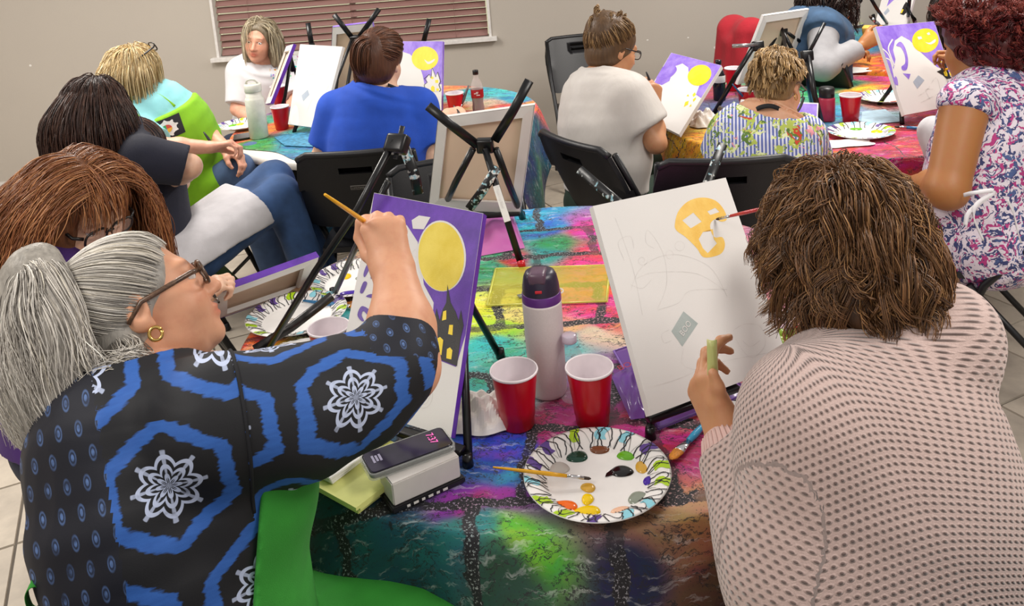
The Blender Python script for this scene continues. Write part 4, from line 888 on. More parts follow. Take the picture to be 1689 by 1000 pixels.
def rslab(name, c, L, W, r, z0, z1, m, parent, inset=0.0012):
    n = 28; lo, mid, hi = rrect(c+A(0, 0, z0), u_, w_, L, W, r), rrect(c+A(0, 0, z1-inset), u_, w_, L, W, r), rrect(c+A(0, 0, z1), u_, w_, L-2*inset, W-2*inset, r-inset)
    v = lo+mid+hi; f = [tuple(range(n-1, -1, -1)), tuple(2*n+k for k in range(n))]+[(i*n+k, i*n+(k+1) % n, (i+1)*n+(k+1) % n, (i+1)*n+k) for i in (0, 1) for k in range(n)]
    return autosmooth(pydata(name, v, f, m, parent))
rslab('clear_case', cph, Lp+.006, Wp+.006, .012, -.0125, -.0015, clear('clear_case_plastic', 'cfd2ce', .1, .35), ph)
rslab('phone_body', cph, Lp, Wp, .0105, -.0105, -.0008, mat('phone_frame', '2c2b30', .25, .6), ph)
def screen_mat():
    t = NT('phone_screen'); n = t.noise(t.obj(), 22, 2); t.set(Base_Color=(.004, .004, .006), Roughness=.08, Emission_Color=t.mix(n, lin('0d0b14'), lin('4a4058')), Emission_Strength=.55); return t.m
rslab('screen', cph, Lp-.006, Wp-.006, .008, -.0006, .0002, screen_mat(), ph, .0003)
PINKE = NT('pink_clock_digits'); PINKE.set(Base_Color=lin('e85aa8'), Emission_Color=lin('e85aa8'), Emission_Strength=.8); PINKE = PINKE.m
text('clock_digits', '7:37', PINKE, ph, cph+u_*(Lp*.27)+w_*(.021)+A(0, 0, .0008), -w_, u_, .019)
for i, (a, b) in enumerate(((-.40, .022), (-.36, .018), (-.32, .02))):
    MB().box(cph+u_*(Lp*a)+w_*.004+A(0, 0, .0006), (.004, b, .0002), np.stack([u_, w_, A(0, 0, 1)], 1)).build('notification_line', mat('notification_grey', '8a86a0', .4), ph, False)
YP = mat('pale_yellow_paper', 'dfe08a', .7, var=.06)
yp = empty('yellow_paper_stack', 'stack of pale yellow papers under the white folded napkins', 'paper', P_(570, 815, T0Z))
for i, (dx, zz) in enumerate(((0, .013), (.004, .019), (-.003, .024))):
    prism('sheet_stack', rect(P_(512, 795, T0Z+zz)+A(dx, 0, 0), P_(590, 838, T0Z+zz)+A(dx, 0, 0), .16), .006 if i else .012, YP, yp, 0)
wn = empty('folded_napkins', 'white folded paper napkins on the yellow papers', 'napkin', P_(600, 770, T0Z+.026))
for i in range(3):
    prism('napkin_layer', rect(P_(548-2*i, 796-3*i, T0Z+.03+i*.005), P_(652+3*i, 716-2*i, T0Z+.03+i*.005), .052), .0045, PAPER, wn, .001)
def crumple(label, x, y, rx, ry, h, seed, z=T0Z, name='crumpled_napkin', m=PAPER, fl=.5):
    c = PZ(x, y, z); r_ = np.random.default_rng(seed); n = 26; v = []; f = []; K = r_.normal(size=(5, 2))*9; phs = r_.uniform(0, 6, 5)
    for i in range(n):
        for j in range(n):
            u, w = i/(n-1)*2-1, j/(n-1)*2-1; q = A(u, w); e = max(abs(u), abs(w)); rip = sum(abs(math.sin(q@K[k]*.35+phs[k])) for k in range(5))/5
            rid = abs((u*1.7+w*.9+seed*.37) % .8-.4)*2.2+abs((w*1.9-u*.7+seed*.21) % .9-.45)*1.6; z_ = .002+h*(1-e**2.2)*(.15+.6*rip+.22*rid)+.004*rip*e; v.append((c[0]+rx*u*(1-.12*w*w+.08*math.sin(5*w+seed)), c[1]+ry*w*(1-.12*u*u+.08*math.sin(4*u+seed)), z+max(.0015, z_)))
    f = [(i*n+j, (i+1)*n+j, (i+1)*n+j+1, i*n+j+1) for i in range(n-1) for j in range(n-1)]
    o = pydata(name, v, f, m, None, False); return tag(o, label, 'napkin')
crumple('crumpled white napkin left of the near red cup', 795, 690, .066, .062, .055, 1); crumple('white napkins under the left easel leg', 500, 585, .075, .06, .03, 2)
crumple('white paper between the curly woman and her purple bag', 1228, 690, .05, .05, .01, 3); crumple('crumpled pinkish tissue left of the striped floral woman', 1163, 205, .07, .07, .08, 4)
crumple('white napkin with spoon under the right paper plate', 1395, 238, .1, .05, .012, 5); crumple('white papers on the table in front of grey sleeve', 1365, 120, .22, .08, .012, 6)
# plastic pouches
def pouch(label, px, z, h, m, seed, name='plastic_pouch', cat='pouch', border=None):
    P = [PZ(x, y, z) for x, y in px]; r_ = np.random.default_rng(seed); n = 22; v = []; pt = lambda u, w: (P[3]*(1-u)+P[2]*u)*(1-w)+(P[0]*(1-u)+P[1]*u)*w
    K = r_.normal(size=(4, 2))*6; phs = r_.uniform(0, 6, 4)
    for i in range(n):
        for j in range(n):
            u, w = i/(n-1), j/(n-1); e = (1-abs(2*u-1)**4)*(1-abs(2*w-1)**4); rip = sum(math.sin(A(u, w)@K[k]+phs[k]) for k in range(4))/4
            p = pt(u, w); v.append(p+A(0, 0, .002+h*e*(.7+.5*rip)))
    f = [(i*n+j, (i+1)*n+j, (i+1)*n+j+1, i*n+j+1) for i in range(n-1) for j in range(n-1)]
    root = empty(name, label, cat, sum(P)/4); pydata('film', v, f, m, root)
    if border:
        for a, b in ((0, 1), (1, 2), (2, 3), (3, 0)):
            MB().tube([P[a]*.97+sum(P)/4*.03+A(0, 0, .003), P[b]*.97+sum(P)/4*.03+A(0, 0, .003)], .0022, 6).build('welded_seam', border, root)
    return root, pt
po, ptf = pouch('translucent yellow plastic pouch behind the flask', [(816, 444), (1009, 438), (1003, 500), (800, 507)], T0Z, .008, clear('yellow_film', 'e4dc50', .15, .48), 1, border=clear('yellow_seam', 'ecec70', .2, .85))
c = PZ(918, 482, T0Z+.012); MB().lathe([(.017, 0), (.019, .001), (.019, .004), (.017, .005), (.017, 0)], c, 24).build('clear_ring', clear('clear_ring', 'eeeef2', .1, .6), po)
MB().box(PZ(870, 486, T0Z+.008), (.05, .02, .002), np.array(Matrix.Rotation(.3, 3, 'Z'))).build('grey_scrap', mat('grey_scrap', '7f8578', .5), po)
po2, ptf2 = pouch('translucent purple pouch with red lettering under the white canvas', [(1010, 580), (1120, 545), (1240, 650), (1085, 712)], T0Z+.001, .012, clear('purple_film', '7c4fb0', .15, .8), 2, border=clear('purple_seam', 'a080d8', .2, .9))
text('red_lettering', 'BOO', mat('red_print', 'b8284a', .5), po2, PZ(1022, 612, T0Z+.018), nrm(PZ(1060, 596, TZ)-PZ(1022, 612, TZ)), nrm(A(-.3, .9, 0)), .026)
pouch('purple plastic bag tail beside the right red cup', [(1008, 622), (1046, 600), (1074, 690), (1040, 694)], T0Z+.004, .014, clear('purple_film', '7c4fb0', .15, .8), 3)
pouch('pink cellophane bag below the V-armed easel', [(800, 360), (846, 352), (866, 410), (790, 424)], T0Z, .022, clear('pink_film', 'd070b8', .12, .8), 4, 'cellophane_bag', 'bag')
# fruit tray
ft = PZ(1312, 588, T0Z); tr = empty('fruit_tray', 'clear plastic tray of cut fruit half hidden by the curly hair', 'tray', (ft[0]+.03, ft[1]+.02, T0Z))
cft = A(ft[0]+.035, ft[1]+.02, T0Z); MB().lathe([(0, 0), (.085, 0), (.095, .008), (.105, .04), (.112, .042), (.112, .044), (.104, .043), (.093, .01), (.084, .003), (0, .003)], cft, 40).build('tray_shell', clear('clear_tray', 'eef0f0', .08, .35), tr)
FR = {'green_grape': ('7f9c2c', .014), 'orange_cube': ('ee8a1c', .017), 'yellow_cube': ('eec02c', .016), 'red_berry': ('c02028', .013)}
fr = [('green_grape', 1289, 552), ('green_grape', 1299, 566), ('green_grape', 1308, 552), ('green_grape', 1296, 575), ('orange_cube', 1320, 560), ('yellow_cube', 1310, 574), ('yellow_cube', 1322, 580), ('orange_cube', 1305, 590), ('red_berry', 1314, 545), ('orange_cube', 1330, 570), ('yellow_cube', 1333, 586), ('green_grape', 1288, 564), ('orange_cube', 1318, 596), ('red_berry', 1334, 556)]
lab = {'green_grape': 'green grape in the clear fruit tray', 'orange_cube': 'orange melon cube in the clear fruit tray', 'yellow_cube': 'yellow pineapple cube in the clear fruit tray', 'red_berry': 'red berry in the clear fruit tray'}
for k, x, y in fr:
    c, r = FR[k]; p = PZ(x, y, T0Z+.03); m = mat(k+'_flesh', c, .3, var=.12, scale=120); b = MB()
    if 'cube' in k: b.box(p, (r*1.7, r*1.5, r*1.5), np.array(Matrix.Rotation(random.uniform(0, 3), 3, 'Z'))@np.array(Matrix.Rotation(random.uniform(-.4, .4), 3, 'X')), r*.3)
    else: b.sphere(p, (r*.9, r*.9, r*1.1), 14, np.array(Matrix.Rotation(random.uniform(0, 2), 3, 'X')))
    same = sorted(xx for kk, xx, yy in fr if kk == k); pos = same.index(x); n_ = len(same)
    where = 'leftmost' if pos == 0 else 'rightmost' if pos == n_-1 else ('second', 'third', 'fourth')[pos-1]+' from the left'
    tag(b.build(k, m), (where+' '+lab[k]) if 'from' not in where else lab[k]+', '+where+' of its kind', 'fruit', 'cut fruit: '+k.replace('_', ' '))
# ------------------------------------------------------------------ far table things
q = PZ(428, 228, TZ); q = A(q[0], q[1], T0Z); tb_ = empty('white_tumbler', 'tall white insulated tumbler with handle lid on the window table', 'tumbler', q)
MB().lathe([(0, 0), (.04, 0), (.045, .004), (.046, .19), (.042, .2), (.038, .205), (.038, .23), (0, .23)], q, 36).build('tumbler_body', mat('white_enamel', 'd9d6cc', .4), tb_)
MB().lathe([(.040, .23), (.041, .232), (.041, .262), (.036, .268), (0, .268)], q, 32).build('lid', mat('white_lid', 'cfccc2', .4), tb_)
MB().tube(smooth([q+A(-.03, 0, .262), q+A(-.02, -.01, .285), q+A(.012, -.01, .287), q+A(.03, 0, .262)], 5), .006, 8, flat=.6).build('carry_loop', mat('white_lid', 'cfccc2', .4), tb_)
q = PZ(790, 188, TZ); q = A(q[0], q[1], T0Z); cb = empty('cola_bottle', 'plastic cola bottle with red label and black cap', 'bottle', q)
MB().lathe([(0, 0), (.024, 0), (.03, .006), (.031, .03), (.028, .055), (.0305, .08), (.0315, .125), (.028, .15), (.016, .178), (.0125, .186), (.0125, .2)], q, 32).build('bottle_wall', clear('clear_bottle', 'e8dcd8', .04, .3), cb)
MB().lathe([(0, .002), (.023, .002), (.029, .008), (.03, .03), (.027, .055), (.0295, .08), (.0302, .118), (0, .118)], q, 32).build('cola', mat('cola', '1c0806', .1), cb)
MB().lathe([(.0318, .084), (.0322, .088), (.0322, .122), (.0318, .126)], q, 32).build('label_band', mat('red_label', 'a01a22', .35), cb)
_v = nrm(_O-q); _sx = nrm(np.cross(A(0, 0, 1), _v)); _v = np.cross(_sx, A(0, 0, 1))
for i, (dx, dz, w) in enumerate(((-.006, .108, .02), (.004, .099, .018), (0, .114, .012))):
    MB().box(q+_v*.0322*1.0+_sx*dx+A(0, 0, dz), (w, .0012, .004), np.stack([_sx, _v, A(0, 0, 1)], 1)).build('white_script', LAB, cb, False)
MB().lathe([(0, .222), (.0135, .222), (.0145, .218), (.0145, .2), (0, .2)], q, 24).build('cap', mat('black_cap', '141416', .4), cb)
q = PZ(1364, 200, TZ); q = A(q[0], q[1], T0Z); pf = empty('pink_flask', 'raspberry pink flask with black screw cap beside the right red cup', 'flask', q)
MB().lathe([(0, 0), (.031, 0), (.034, .004), (.0345, .095), (.031, .104), (0, .104)], q, 32).build('flask_body', mat('raspberry_pink', 'b0304c', .35), pf)
MB().lathe([(.031, .103), (.0325, .106), (.0325, .138), (.029, .146), (0, .146)], q, 32).build('cap', mat('black_cap', '141416', .4), pf)
q = PZ(1187, 166, TZ); q = A(q[0], q[1], T0Z); db = empty('dark_bottle', 'dark glass bottle with white label right of the lap canvas', 'bottle', q)
MB().lathe([(0, 0), (.028, 0), (.03, .004), (.03, .12), (.022, .145), (.013, .155), (.013, .18), (.015, .18), (.015, .2), (0, .2)], q, 28).build('bottle_body', mat('dark_glass', '14121a', .12), db)
MB().lathe([(.0303, .09), (.0308, .092), (.0308, .122), (.0303, .124)], q, 28).build('label_band', LAB, db)
def sheet(label, px, m, z=T0Z+.002, h=.002, name='sheet_of_paper', cat='paper'):
    return tag(prism(name, [PZ(x, y, z+h) for x, y in px], h, m, None, 0), label, cat)
sheet('pale blue painted sheet left of the curled hat canvas', [(1422, 184), (1460, 180), (1488, 200), (1420, 206)], mat('pale_blue_wash', 'a9c4d4', .6, var=.2, scale=20))
sheet('dark blue folded sheet beside the crumpled tissue', [(1170, 180), (1215, 176), (1232, 196), (1165, 198)], mat('indigo_wash', '3a3c68', .6, var=.4, scale=14))
sheet('black phone lying by the white tumbler', [(386, 222), (410, 218), (414, 226), (384, 231)], mat('black_gloss', '111114', .15), h=.008, name='black_phone', cat='phone')
sheet('blue tray with white speckles on the window table', [(452, 226), (525, 214), (524, 242), (470, 240)], mat('blue_speckle', '3f86a8', .5, var=.5, scale=60), h=.003, name='blue_place_mat', cat='mat')
# ------------------------------------------------------------------ black folding chairs
def folding_chair(label, p, yaw, logo=False, w=.46, group='black folding chairs'):
    """seat faces local +y"""
    ca, sa = math.cos(yaw), math.sin(yaw); T = lambda x, y, z: A(p[0]+x*ca-y*sa, p[1]+x*sa+y*ca, z)
    T_ = T; T = lambda x, y, z: T_(x, y, z*1.055)
    c = empty('folding_chair', label, 'chair', (p[0], p[1], 0), group); h = w/2
    for sx in (-1, 1):
        MB().tube([T(sx*h, .24, .012), T(sx*h, .06, .43), T(sx*(h-.005), -.12, .62), T(sx*(h-.012), -.235, .83)], .0125, 10).build('front_leg', BLACKMT, c)
        MB().tube([T(sx*(h-.03), -.27, .012), T(sx*(h-.03), .1, .415)], .0115, 10).build('rear_leg', BLACKMT, c)
        for yy in (.24, -.27): MB().tube([T(sx*(h if yy > 0 else h-.03), yy, 0.001), T(sx*(h if yy > 0 else h-.03), yy-.01*np.sign(yy), .03)], .016, 10).build('foot_cap', BLACKPL, c)
    MB().tube([T(-h+.01, .18, .15), T(h-.01, .18, .15)], .009, 8).build('cross_bar', BLACKMT, c); MB().tube([T(-h+.03, -.2, .09), T(h-.03, -.2, .09)], .009, 8).build('cross_bar', BLACKMT, c)
    # moulded seat
    n = 12; v = []; f = []
    for i in range(n+1):
        for j in range(n+1):
            x = (i/n*2-1); y = (j/n*2-1); k = 1-.12*max(0, abs(x)-.7)-.0; yy = -.17+.4*(j/n); z = .455-.018*(1-x*x)*(1-y*y)-.03*max(0, y-.6)
            v.append(T(x*(h-.03)*(1-.06*y*y), yy, z))
    N = len(v); v += [q-A(0, 0, .022) for q in v]; f = [(i*(n+1)+j, (i+1)*(n+1)+j, (i+1)*(n+1)+j+1, i*(n+1)+j+1) for i in range(n) for j in range(n)]
    f += [tuple(N+q for q in t[::-1]) for t in f]
    rimi = [i*(n+1) for i in range(n+1)]+[n*(n+1)+j for j in range(1, n+1)]+[i*(n+1)+n for i in range(n-1, -1, -1)]+[j for j in range(n-1, 0, -1)]
    f += [(rimi[k], N+rimi[k], N+rimi[(k+1) % len(rimi)], rimi[(k+1) % len(rimi)]) for k in range(len(rimi))]
    autosmooth(pydata('seat', v, [t[::-1] if False else t for t in f], BLACKPL, c), 50)
    # curved moulded back with a hand slot
    nx, nz = 22, 12; v = []; th = .02
    def bp(x, t, o):
        yy = -.105-.145*t-.035*(1-x*x)*1.0; z = .53+.315*t; ww = h*(1.0+.04*math.sin(t*3.14)-.05*max(0, t-.75)*4*abs(x)**3)
        return T(x*ww, yy-o, z-.02*max(0, abs(x)-.8)*5*(1 if t > .5 else -.6))
    for o in (0, th):
        for i in range(nx+1):
            for k in range(nz+1): v.append(bp(i/nx*2-1, k/nz, o))
    N = (nx+1)*(nz+1); g = lambda i, k: i*(nz+1)+k; hole = {(i, k) for i in range(8, 14) for k in (9,)}
    f = []
    for i in range(nx):
        for k in range(nz):
            q = (g(i, k), g(i+1, k), g(i+1, k+1), g(i, k+1)); f.append(q)
            if (i, k) not in hole: f.append(tuple(N+a for a in q[::-1]))
    b_ = [(8, 9, 14, 9), (14, 9, 14, 10), (14, 10, 8, 10), (8, 10, 8, 9)]
    for i in range(8, 14): f.append((g(i, 9), N+g(i, 9), N+g(i+1, 9), g(i+1, 9))); f.append((g(i, 10), g(i+1, 10), N+g(i+1, 10), N+g(i, 10)))
    for i in (8, 14): f.append((g(i, 9), g(i, 10), N+g(i, 10), N+g(i, 9)))
    rim_ = [g(i, 0) for i in range(nx+1)]+[g(nx, k) for k in range(1, nz+1)]+[g(i, nz) for i in range(nx-1, -1, -1)]+[g(0, k) for k in range(nz-1, 0, -1)]
    f += [(rim_[k], N+rim_[k], N+rim_[(k+1) % len(rim_)], rim_[(k+1) % len(rim_)]) for k in range(len(rim_))]
    b = pydata('backrest', v, f, BLACKPL, c); bm = bmesh.new(); bm.from_mesh(b.data); bmesh.ops.recalc_face_normals(bm, faces=bm.faces[:]); bm.to_mesh(b.data); bm.free(); autosmooth(b, 40)
    MB().tube([bp(x/10, 1.0, th/2)+A(0, 0, .002) for x in range(-10, 11)], .0135, 10).build('top_rail', BLACKPL, c)
    if logo:
        o = bp(0, .56, th); x_ = nrm(T(1, 0, 0)-T(0, 0, 0)); zd = nrm(bp(0, .6, th)-bp(0, .3, th)); nn = nrm(np.cross(x_, zd)); nn = nn if nn@(T(0, -1, 0)-T(0, 0, 0)) > 0 else -nn
        MB().box(o+nn*.0005, (.064, .0016, .02), np.stack([x_, nn, zd], 1), .0007).build('maker_plate', mat('grey_badge', '8e8a84', .4), c, False)
        MB().box(o+nn*.0012, (.060, .0012, .016), np.stack([x_, nn, zd], 1)).build('badge_field', mat('dark_badge', '2a2829', .4), c, False)
        text('badge_lettering', 'LIFETIME', mat('grey_badge', '8e8a84', .4), c, o+nn*.0022-x_*.0265-zd*.0045, x_, np.cross(nn, x_) if np.cross(nn, x_)@zd > 0 else zd, .0128)
    return c
chairs = []
# ------------------------------------------------------------------ people: heads, hands, hair, clothes
def head(S, c, R, s=1.0, detail=True, ears=True):
    L = lambda x, y, z: c+R@(A(x, y, z)*s); e = lambda p, r, k=.02, op='add', RR=None: S.ell(L(*p), A(*r)*s, R if RR is None else RR, k*s, op)
    e((0, -.012, .035), (.074, .094, .082)); e((0, .03, -.03), (.059, .064, .086), .03); e((0, .038, -.078), (.045, .046, .036), .03); e((0, .078, -.1), (.018, .014, .014), .025)
    for sx in (-1, 1): e((sx*.034, .058, -.032), (.027, .028, .028), .03)
    if detail:
        S.cone(L(-.036, .08, .024), L(.036, .08, .024), .012*s, k=.02*s)
        for sx in (-1, 1): e((sx*.031, .1, .004), (.015, .014, .0115), .015, 'sub')
        for sx in (-1, 1):
            e((sx*.031, .083, .013), (.017, .012, .006), .006); e((sx*.031, .084, -.007), (.016, .010, .005), .006)
        S.cone(L(0, .09, .012), L(0, .113, -.032), .0075*s, .0115*s, .014*s)
        for sx in (-1, 1): e((sx*.0115, .099, -.036), (.008, .011, .008), .008)
        e((0, .093, -.060), (.023, .010, .0065), .007); e((0, .092, -.072), (.02, .010, .007), .007); e((0, .104, -.0662), (.02, .006, .0016), .003, 'sub')
    if ears:
        for sx in (-1, 1):
            RE = R@np.array(Matrix.Rotation(sx*-.35, 3, 'Z'))@np.array(Matrix.Rotation(-.2, 3, 'X'))
            e((sx*.073, -.012, -.004), (.011, .02, .032), .008, RR=RE); e((sx*.083, -.006, 0), (.006, .011, .018), .006, 'sub', RR=RE); e((sx*.072, -.004, -.03), (.007, .009, .010), .008)
SKINC = {'fair': 'e3b79b', 'rosy': 'dfa58a', 'tan': 'c48d66', 'brown': 'a8703f', 'warm': 'd6a280'}
def skin_color(base, heads, extra=None):
    b = np.array(lin(base))
    def fn(V):
        C = np.tile(b, (len(V), 1)); red = b*A(.95, .62, .55)
        for c, R, s in heads:
            q = ((V-c)@R)/s; g = lambda p, r: np.exp(-((((q-A(*p))/A(*r))**2).sum(1)))
            for sx in (-1, 1): C += (red-C)*(.35*g((sx*.04, .075, -.03), (.025, .04, .022)))[:, None]
            C += (red-C)*(.3*g((0, .115, -.034), (.014, .02, .014)))[:, None]
            C += (b*A(.78, .38, .36)-C)*np.clip(1.5*g((0, .1, -.066), (.021, .03, .0115)), 0, .85)[:, None]
            for sx in (-1, 1): C += (b*A(.32, .25, .2)-C)*np.clip(1.3*g((sx*.032, .092, .027), (.018, .03, .0045)), 0, .75)[:, None]
            for sx in (-1, 1): C += (b*A(.5, .38, .35)-C)*np.clip(.9*g((sx*.031, .093, .009), (.016, .02, .004)), 0, .6)[:, None]
        if extra is not None: C = extra(V, C)
        return C
    return fn
EYEW = mat('eye_white', 'e8e2dc', .2, var=.02); IRIS = mat('eye_iris', '3b2a20', .15); IRISB = mat('eye_iris_blue', '5a7080', .15)
def eyes(c, R, s, par, iris=None):
    for sx in (-1, 1):
        p = c+R@(A(sx*.031, .0815, .004)*s); e = MB().sphere(p, .0118*s, 14).build('eye', EYEW, par); MB().sphere(p+R@A(0, .0066*s, 0), .0062*s, 12).build('iris', iris or IRIS, e)
def rot(v, ax, a):
    ax = nrm(ax); return v*math.cos(a)+np.cross(ax, v)*math.sin(a)+ax*(ax@v)*(1-math.cos(a))
def hand(S, w, d, n, side, curls=(.5, .5, .5, .5), thumb=None, s=1.0, k=.008, spread=.06, fr=1.0):
    """w wrist, d towards the knuckles, n out of the palm; thumb: list of three points or None"""
    d = nrm(d); n = nrm(n-d*(n@d)); t = np.cross(d, n) if side == 'R' else np.cross(n, d); tips = []
    offs = (.028, .009, -.010, -.028); kn = (.086, .09, .086, .078); ln = ((.043, .026, .021), (.047, .030, .022), (.043, .028, .021), (.034, .021, .019)); rr = (.0092, .0094, .0088, .0078)
    for i in range(4):
        K = w+(d*kn[i]+t*offs[i]-n*(.004 if i in (1, 2) else 0))*s; b = w+(d*.012+t*offs[i]*.62)*s
        S.cone(b, K, .0145*s, .0112*s, .016*s)
        dd = nrm(d+t*spread*(1.2-i*.8)); p = K; c = curls[i]
        ax = np.cross(dd, n)
        for j, (l, f) in enumerate(zip(ln[i], (.9, 1.15, .7))):
            dd = rot(dd, ax, c*f); q = p+dd*l*s; r0 = rr[i]*fr*s*(1-.1*j); S.cone(p, q, r0, r0*.9, k*s if j else .006*s); p = q
        tips.append(p)
    b0 = w+(d*.018+t*.018+n*.006)*s; 
    if thumb is None: th = [w+(d*.052+t*.045+n*.022)*s, w+(d*.078+t*.05+n*.036)*s, w+(d*.1+t*.045+n*.045)*s]
    else: th = [np.asarray(q, float) for q in thumb]
    S.cone(b0, th[0], .017*s, .0125*s, .025*s); S.cone(th[0], th[1], .0118*s, .0105*s, k*s); S.cone(th[1], th[2], .0105*s, .0085*s, k*s)
    return tips, th[2]
def rings(S, pts, lat, rx, ry, k=.05, off=0.0):
    """trunk made of flattened ellipsoids along a curved spine"""
    P = smooth(pts, 3); n = len(P); X = np.interp(np.linspace(0, 1, n), np.linspace(0, 1, len(rx)), rx); Y = np.interp(np.linspace(0, 1, n), np.linspace(0, 1, len(ry)), ry)
    for i, p in enumerate(P):
        u = nrm(P[min(i+1, n-1)]-P[max(i-1, 0)]); l = nrm(lat-u*(lat@u)); f = np.cross(u, l); g = np.linalg.norm(P[min(i+1, n-1)]-P[max(i-1, 0)])
        S.ell(p, (X[i]+off, Y[i]+off, g*.75+off*.5), np.stack([l, f, u], 1), k)
def fold_fn(amp, sc, axis=None, seed=0, squash=.35):
    ax = None if axis is None else nrm(axis)
    def fn(P):
        q = P*sc
        if ax is not None: q = q-np.outer(q@ax, ax)*(1-squash)
        return amp*wob(q, 1.0, 7, seed)+amp*.45*np.abs(wob(q*2.1, 1.0, 7, seed+9))
    return fn
# ---- hair
def tubes(name, P, r, cols, par, sides=3):
    """P: N x K x 3 strands, r: K taper, cols: N x 3"""
    N, K = P.shape[:2]; T = np.gradient(P, axis=1); T /= np.linalg.norm(T, axis=2, keepdims=True)+1e-9
    ref = rng.normal(size=(N, 1, 3)); a = np.cross(T, ref); a /= np.linalg.norm(a, axis=2, keepdims=True)+1e-9; b = np.cross(T, a)
    V = np.zeros((N, K, sides, 3)); r = np.asarray(r)
    R = r if r.ndim == 2 else np.tile(r, (N, 1))
    for j in range(sides):
        th = 6.2832*j/sides; V[:, :, j] = P+R[..., None]*(a*math.cos(th)+b*math.sin(th))
    idx = np.arange(N*K*sides).reshape(N, K, sides); q = []
    for j in range(sides):
        j2 = (j+1) % sides; q.append(np.stack([idx[:, :-1, j], idx[:, :-1, j2], idx[:, 1:, j2], idx[:, 1:, j]], -1).reshape(-1, 4))
    F = np.concatenate(q).astype(np.int32); me = bpy.data.meshes.new(name); V = V.reshape(-1, 3).astype(np.float32)
    me.vertices.add(len(V)); me.vertices.foreach_set('co', V.ravel()); me.loops.add(F.size); me.loops.foreach_set('vertex_index', F.ravel())
    me.polygons.add(len(F)); me.polygons.foreach_set('loop_start', (np.arange(len(F))*4).astype(np.int32)); me.update(calc_edges=True)
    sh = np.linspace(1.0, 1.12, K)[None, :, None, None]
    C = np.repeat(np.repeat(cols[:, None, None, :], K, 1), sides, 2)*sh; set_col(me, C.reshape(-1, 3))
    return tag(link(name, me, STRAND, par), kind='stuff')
def hair_cols(n, pal, w=None, jit=.16):
    pal = np.array([lin(c) for c in pal]); i = rng.choice(len(pal), n, p=w); j = rng.choice(len(pal), n, p=w); f = rng.uniform(0, 1, (n, 1))
    return np.clip((pal[i]*f+pal[j]*(1-f))*(1+rng.normal(0, jit, (n, 1))), 0, 1)
ELC, ELR = A(0, -.012, .035), A(.078, .098, .087)
def scalp_mask(q):
    x, y, z = q.T; return (z > .03+(y+.012)*.72) & (z > -.05) | ((y < -.045) & (z > -.075)) & (np.abs(x) < .09)
def grow(c, R, s, n, flow, steps=14, ds=.012, mask=scalp_mask, thick=(.0, .12), base=1.1, wave=0.0, wfreq=40, clump=0, stop=None, gravity=None, colliders=()):
    d = rng.normal(size=(n*4, 3)); d /= np.linalg.norm(d, axis=1, keepdims=True); q = ELC+d*ELR; q = q[mask(q)][:n]; n = len(q); q = ELC+(q-ELC)*base
    th = rng.uniform(thick[0], thick[1], n); out = [q.copy()]; ln = rng.uniform(.75, 1.1, n)
    up_l = R.T@A(0, 0, 1)
    for k in range(steps):
        v = flow(q, k/steps, up_l); v /= np.linalg.norm(v, axis=1, keepdims=True)+1e-9; q = q+v*(ds*ln)[:, None]
        g = (q-ELC)/ELR; e = np.linalg.norm(g, axis=1); lim = base+th*min(1, (k+1)/4); m = e < lim; q[m] = ELC+(g[m]/e[m][:, None])*lim[m][:, None]*ELR
        if stop is not None: pass
        out.append(q.copy())
    P = np.stack(out, 1)
    if wave:
        nc = min(clump or n, n); cen = P[:nc, 0]; ci = np.arange(n) if nc == n else np.array([np.argmin(((cen-p)**2).sum(1)) for p in P[:, 0]])
        if nc < n: tk = (np.linspace(0, 1, steps+1)**.7*.5)[None, :, None]; P = P*(1-tk)+P[:nc][ci]*tk+rng.normal(0, .0035, (n, 1, 3))*tk
        ph = rng.uniform(0, 6.28, (nc, 3)); fq = wfreq*rng.uniform(.7, 1.3, (nc, 1)); t = np.linspace(0, 1, steps+1)
        for a in range(3): P[:, :, a] += wave*np.minimum(1, t*3)[None]*np.sin(fq[ci]*t[None]*(steps*ds)+ph[ci, a:a+1])
    W = c+(P*s)@R.T
    for cc, rr, RR in colliders:
        g = ((W-cc)@RR)/rr; e = np.linalg.norm(g, axis=2, keepdims=True); W = np.where(e < 1, cc+(g/np.maximum(e, 1e-6)*rr)@RR.T, W)
    return W
def lock(guide, rad, n, wave=.004, wfreq=9, seedspread=1.0, K=None, ragged=.25):
    """strands running inside a tapering lock along a guide curve"""
    G = np.array(smooth(guide, 5)); K = K or len(G); t = np.linspace(0, 1, len(G)); tt = np.linspace(0, 1, K); G = np.stack([np.interp(tt, t, G[:, a]) for a in range(3)], 1)
    rad = np.interp(tt, np.linspace(0, 1, len(rad)), rad); T = np.gradient(G, axis=0); T /= np.linalg.norm(T, axis=1, keepdims=True)
    a = np.cross(T, A(.2, .9, .3)); a /= np.linalg.norm(a, axis=1, keepdims=True)+1e-9; b = np.cross(T, a)
    r = np.sqrt(rng.uniform(.05, 1, n))*seedspread; th = rng.uniform(0, 6.28, n); P = np.zeros((n, K, 3)); ph = rng.uniform(0, 6.28, (n, 2)); end = rng.uniform(1-ragged, 1.0, n)
    for i in range(n):
        te = tt*end[i]; g = np.stack([np.interp(te, tt, G[:, q]) for q in range(3)], 1); aa = np.stack([np.interp(te, tt, a[:, q]) for q in range(3)], 1); bb = np.stack([np.interp(te, tt, b[:, q]) for q in range(3)], 1); rd = np.interp(te, tt, rad)
        P[i] = g+(aa*math.cos(th[i])+bb*math.sin(th[i]))*(r[i]*rd)[:, None]+wave*te[:, None]*(aa*np.sin(wfreq*te+ph[i, 0])[:, None]+bb*np.sin(wfreq*.8*te+ph[i, 1])[:, None])
    return P
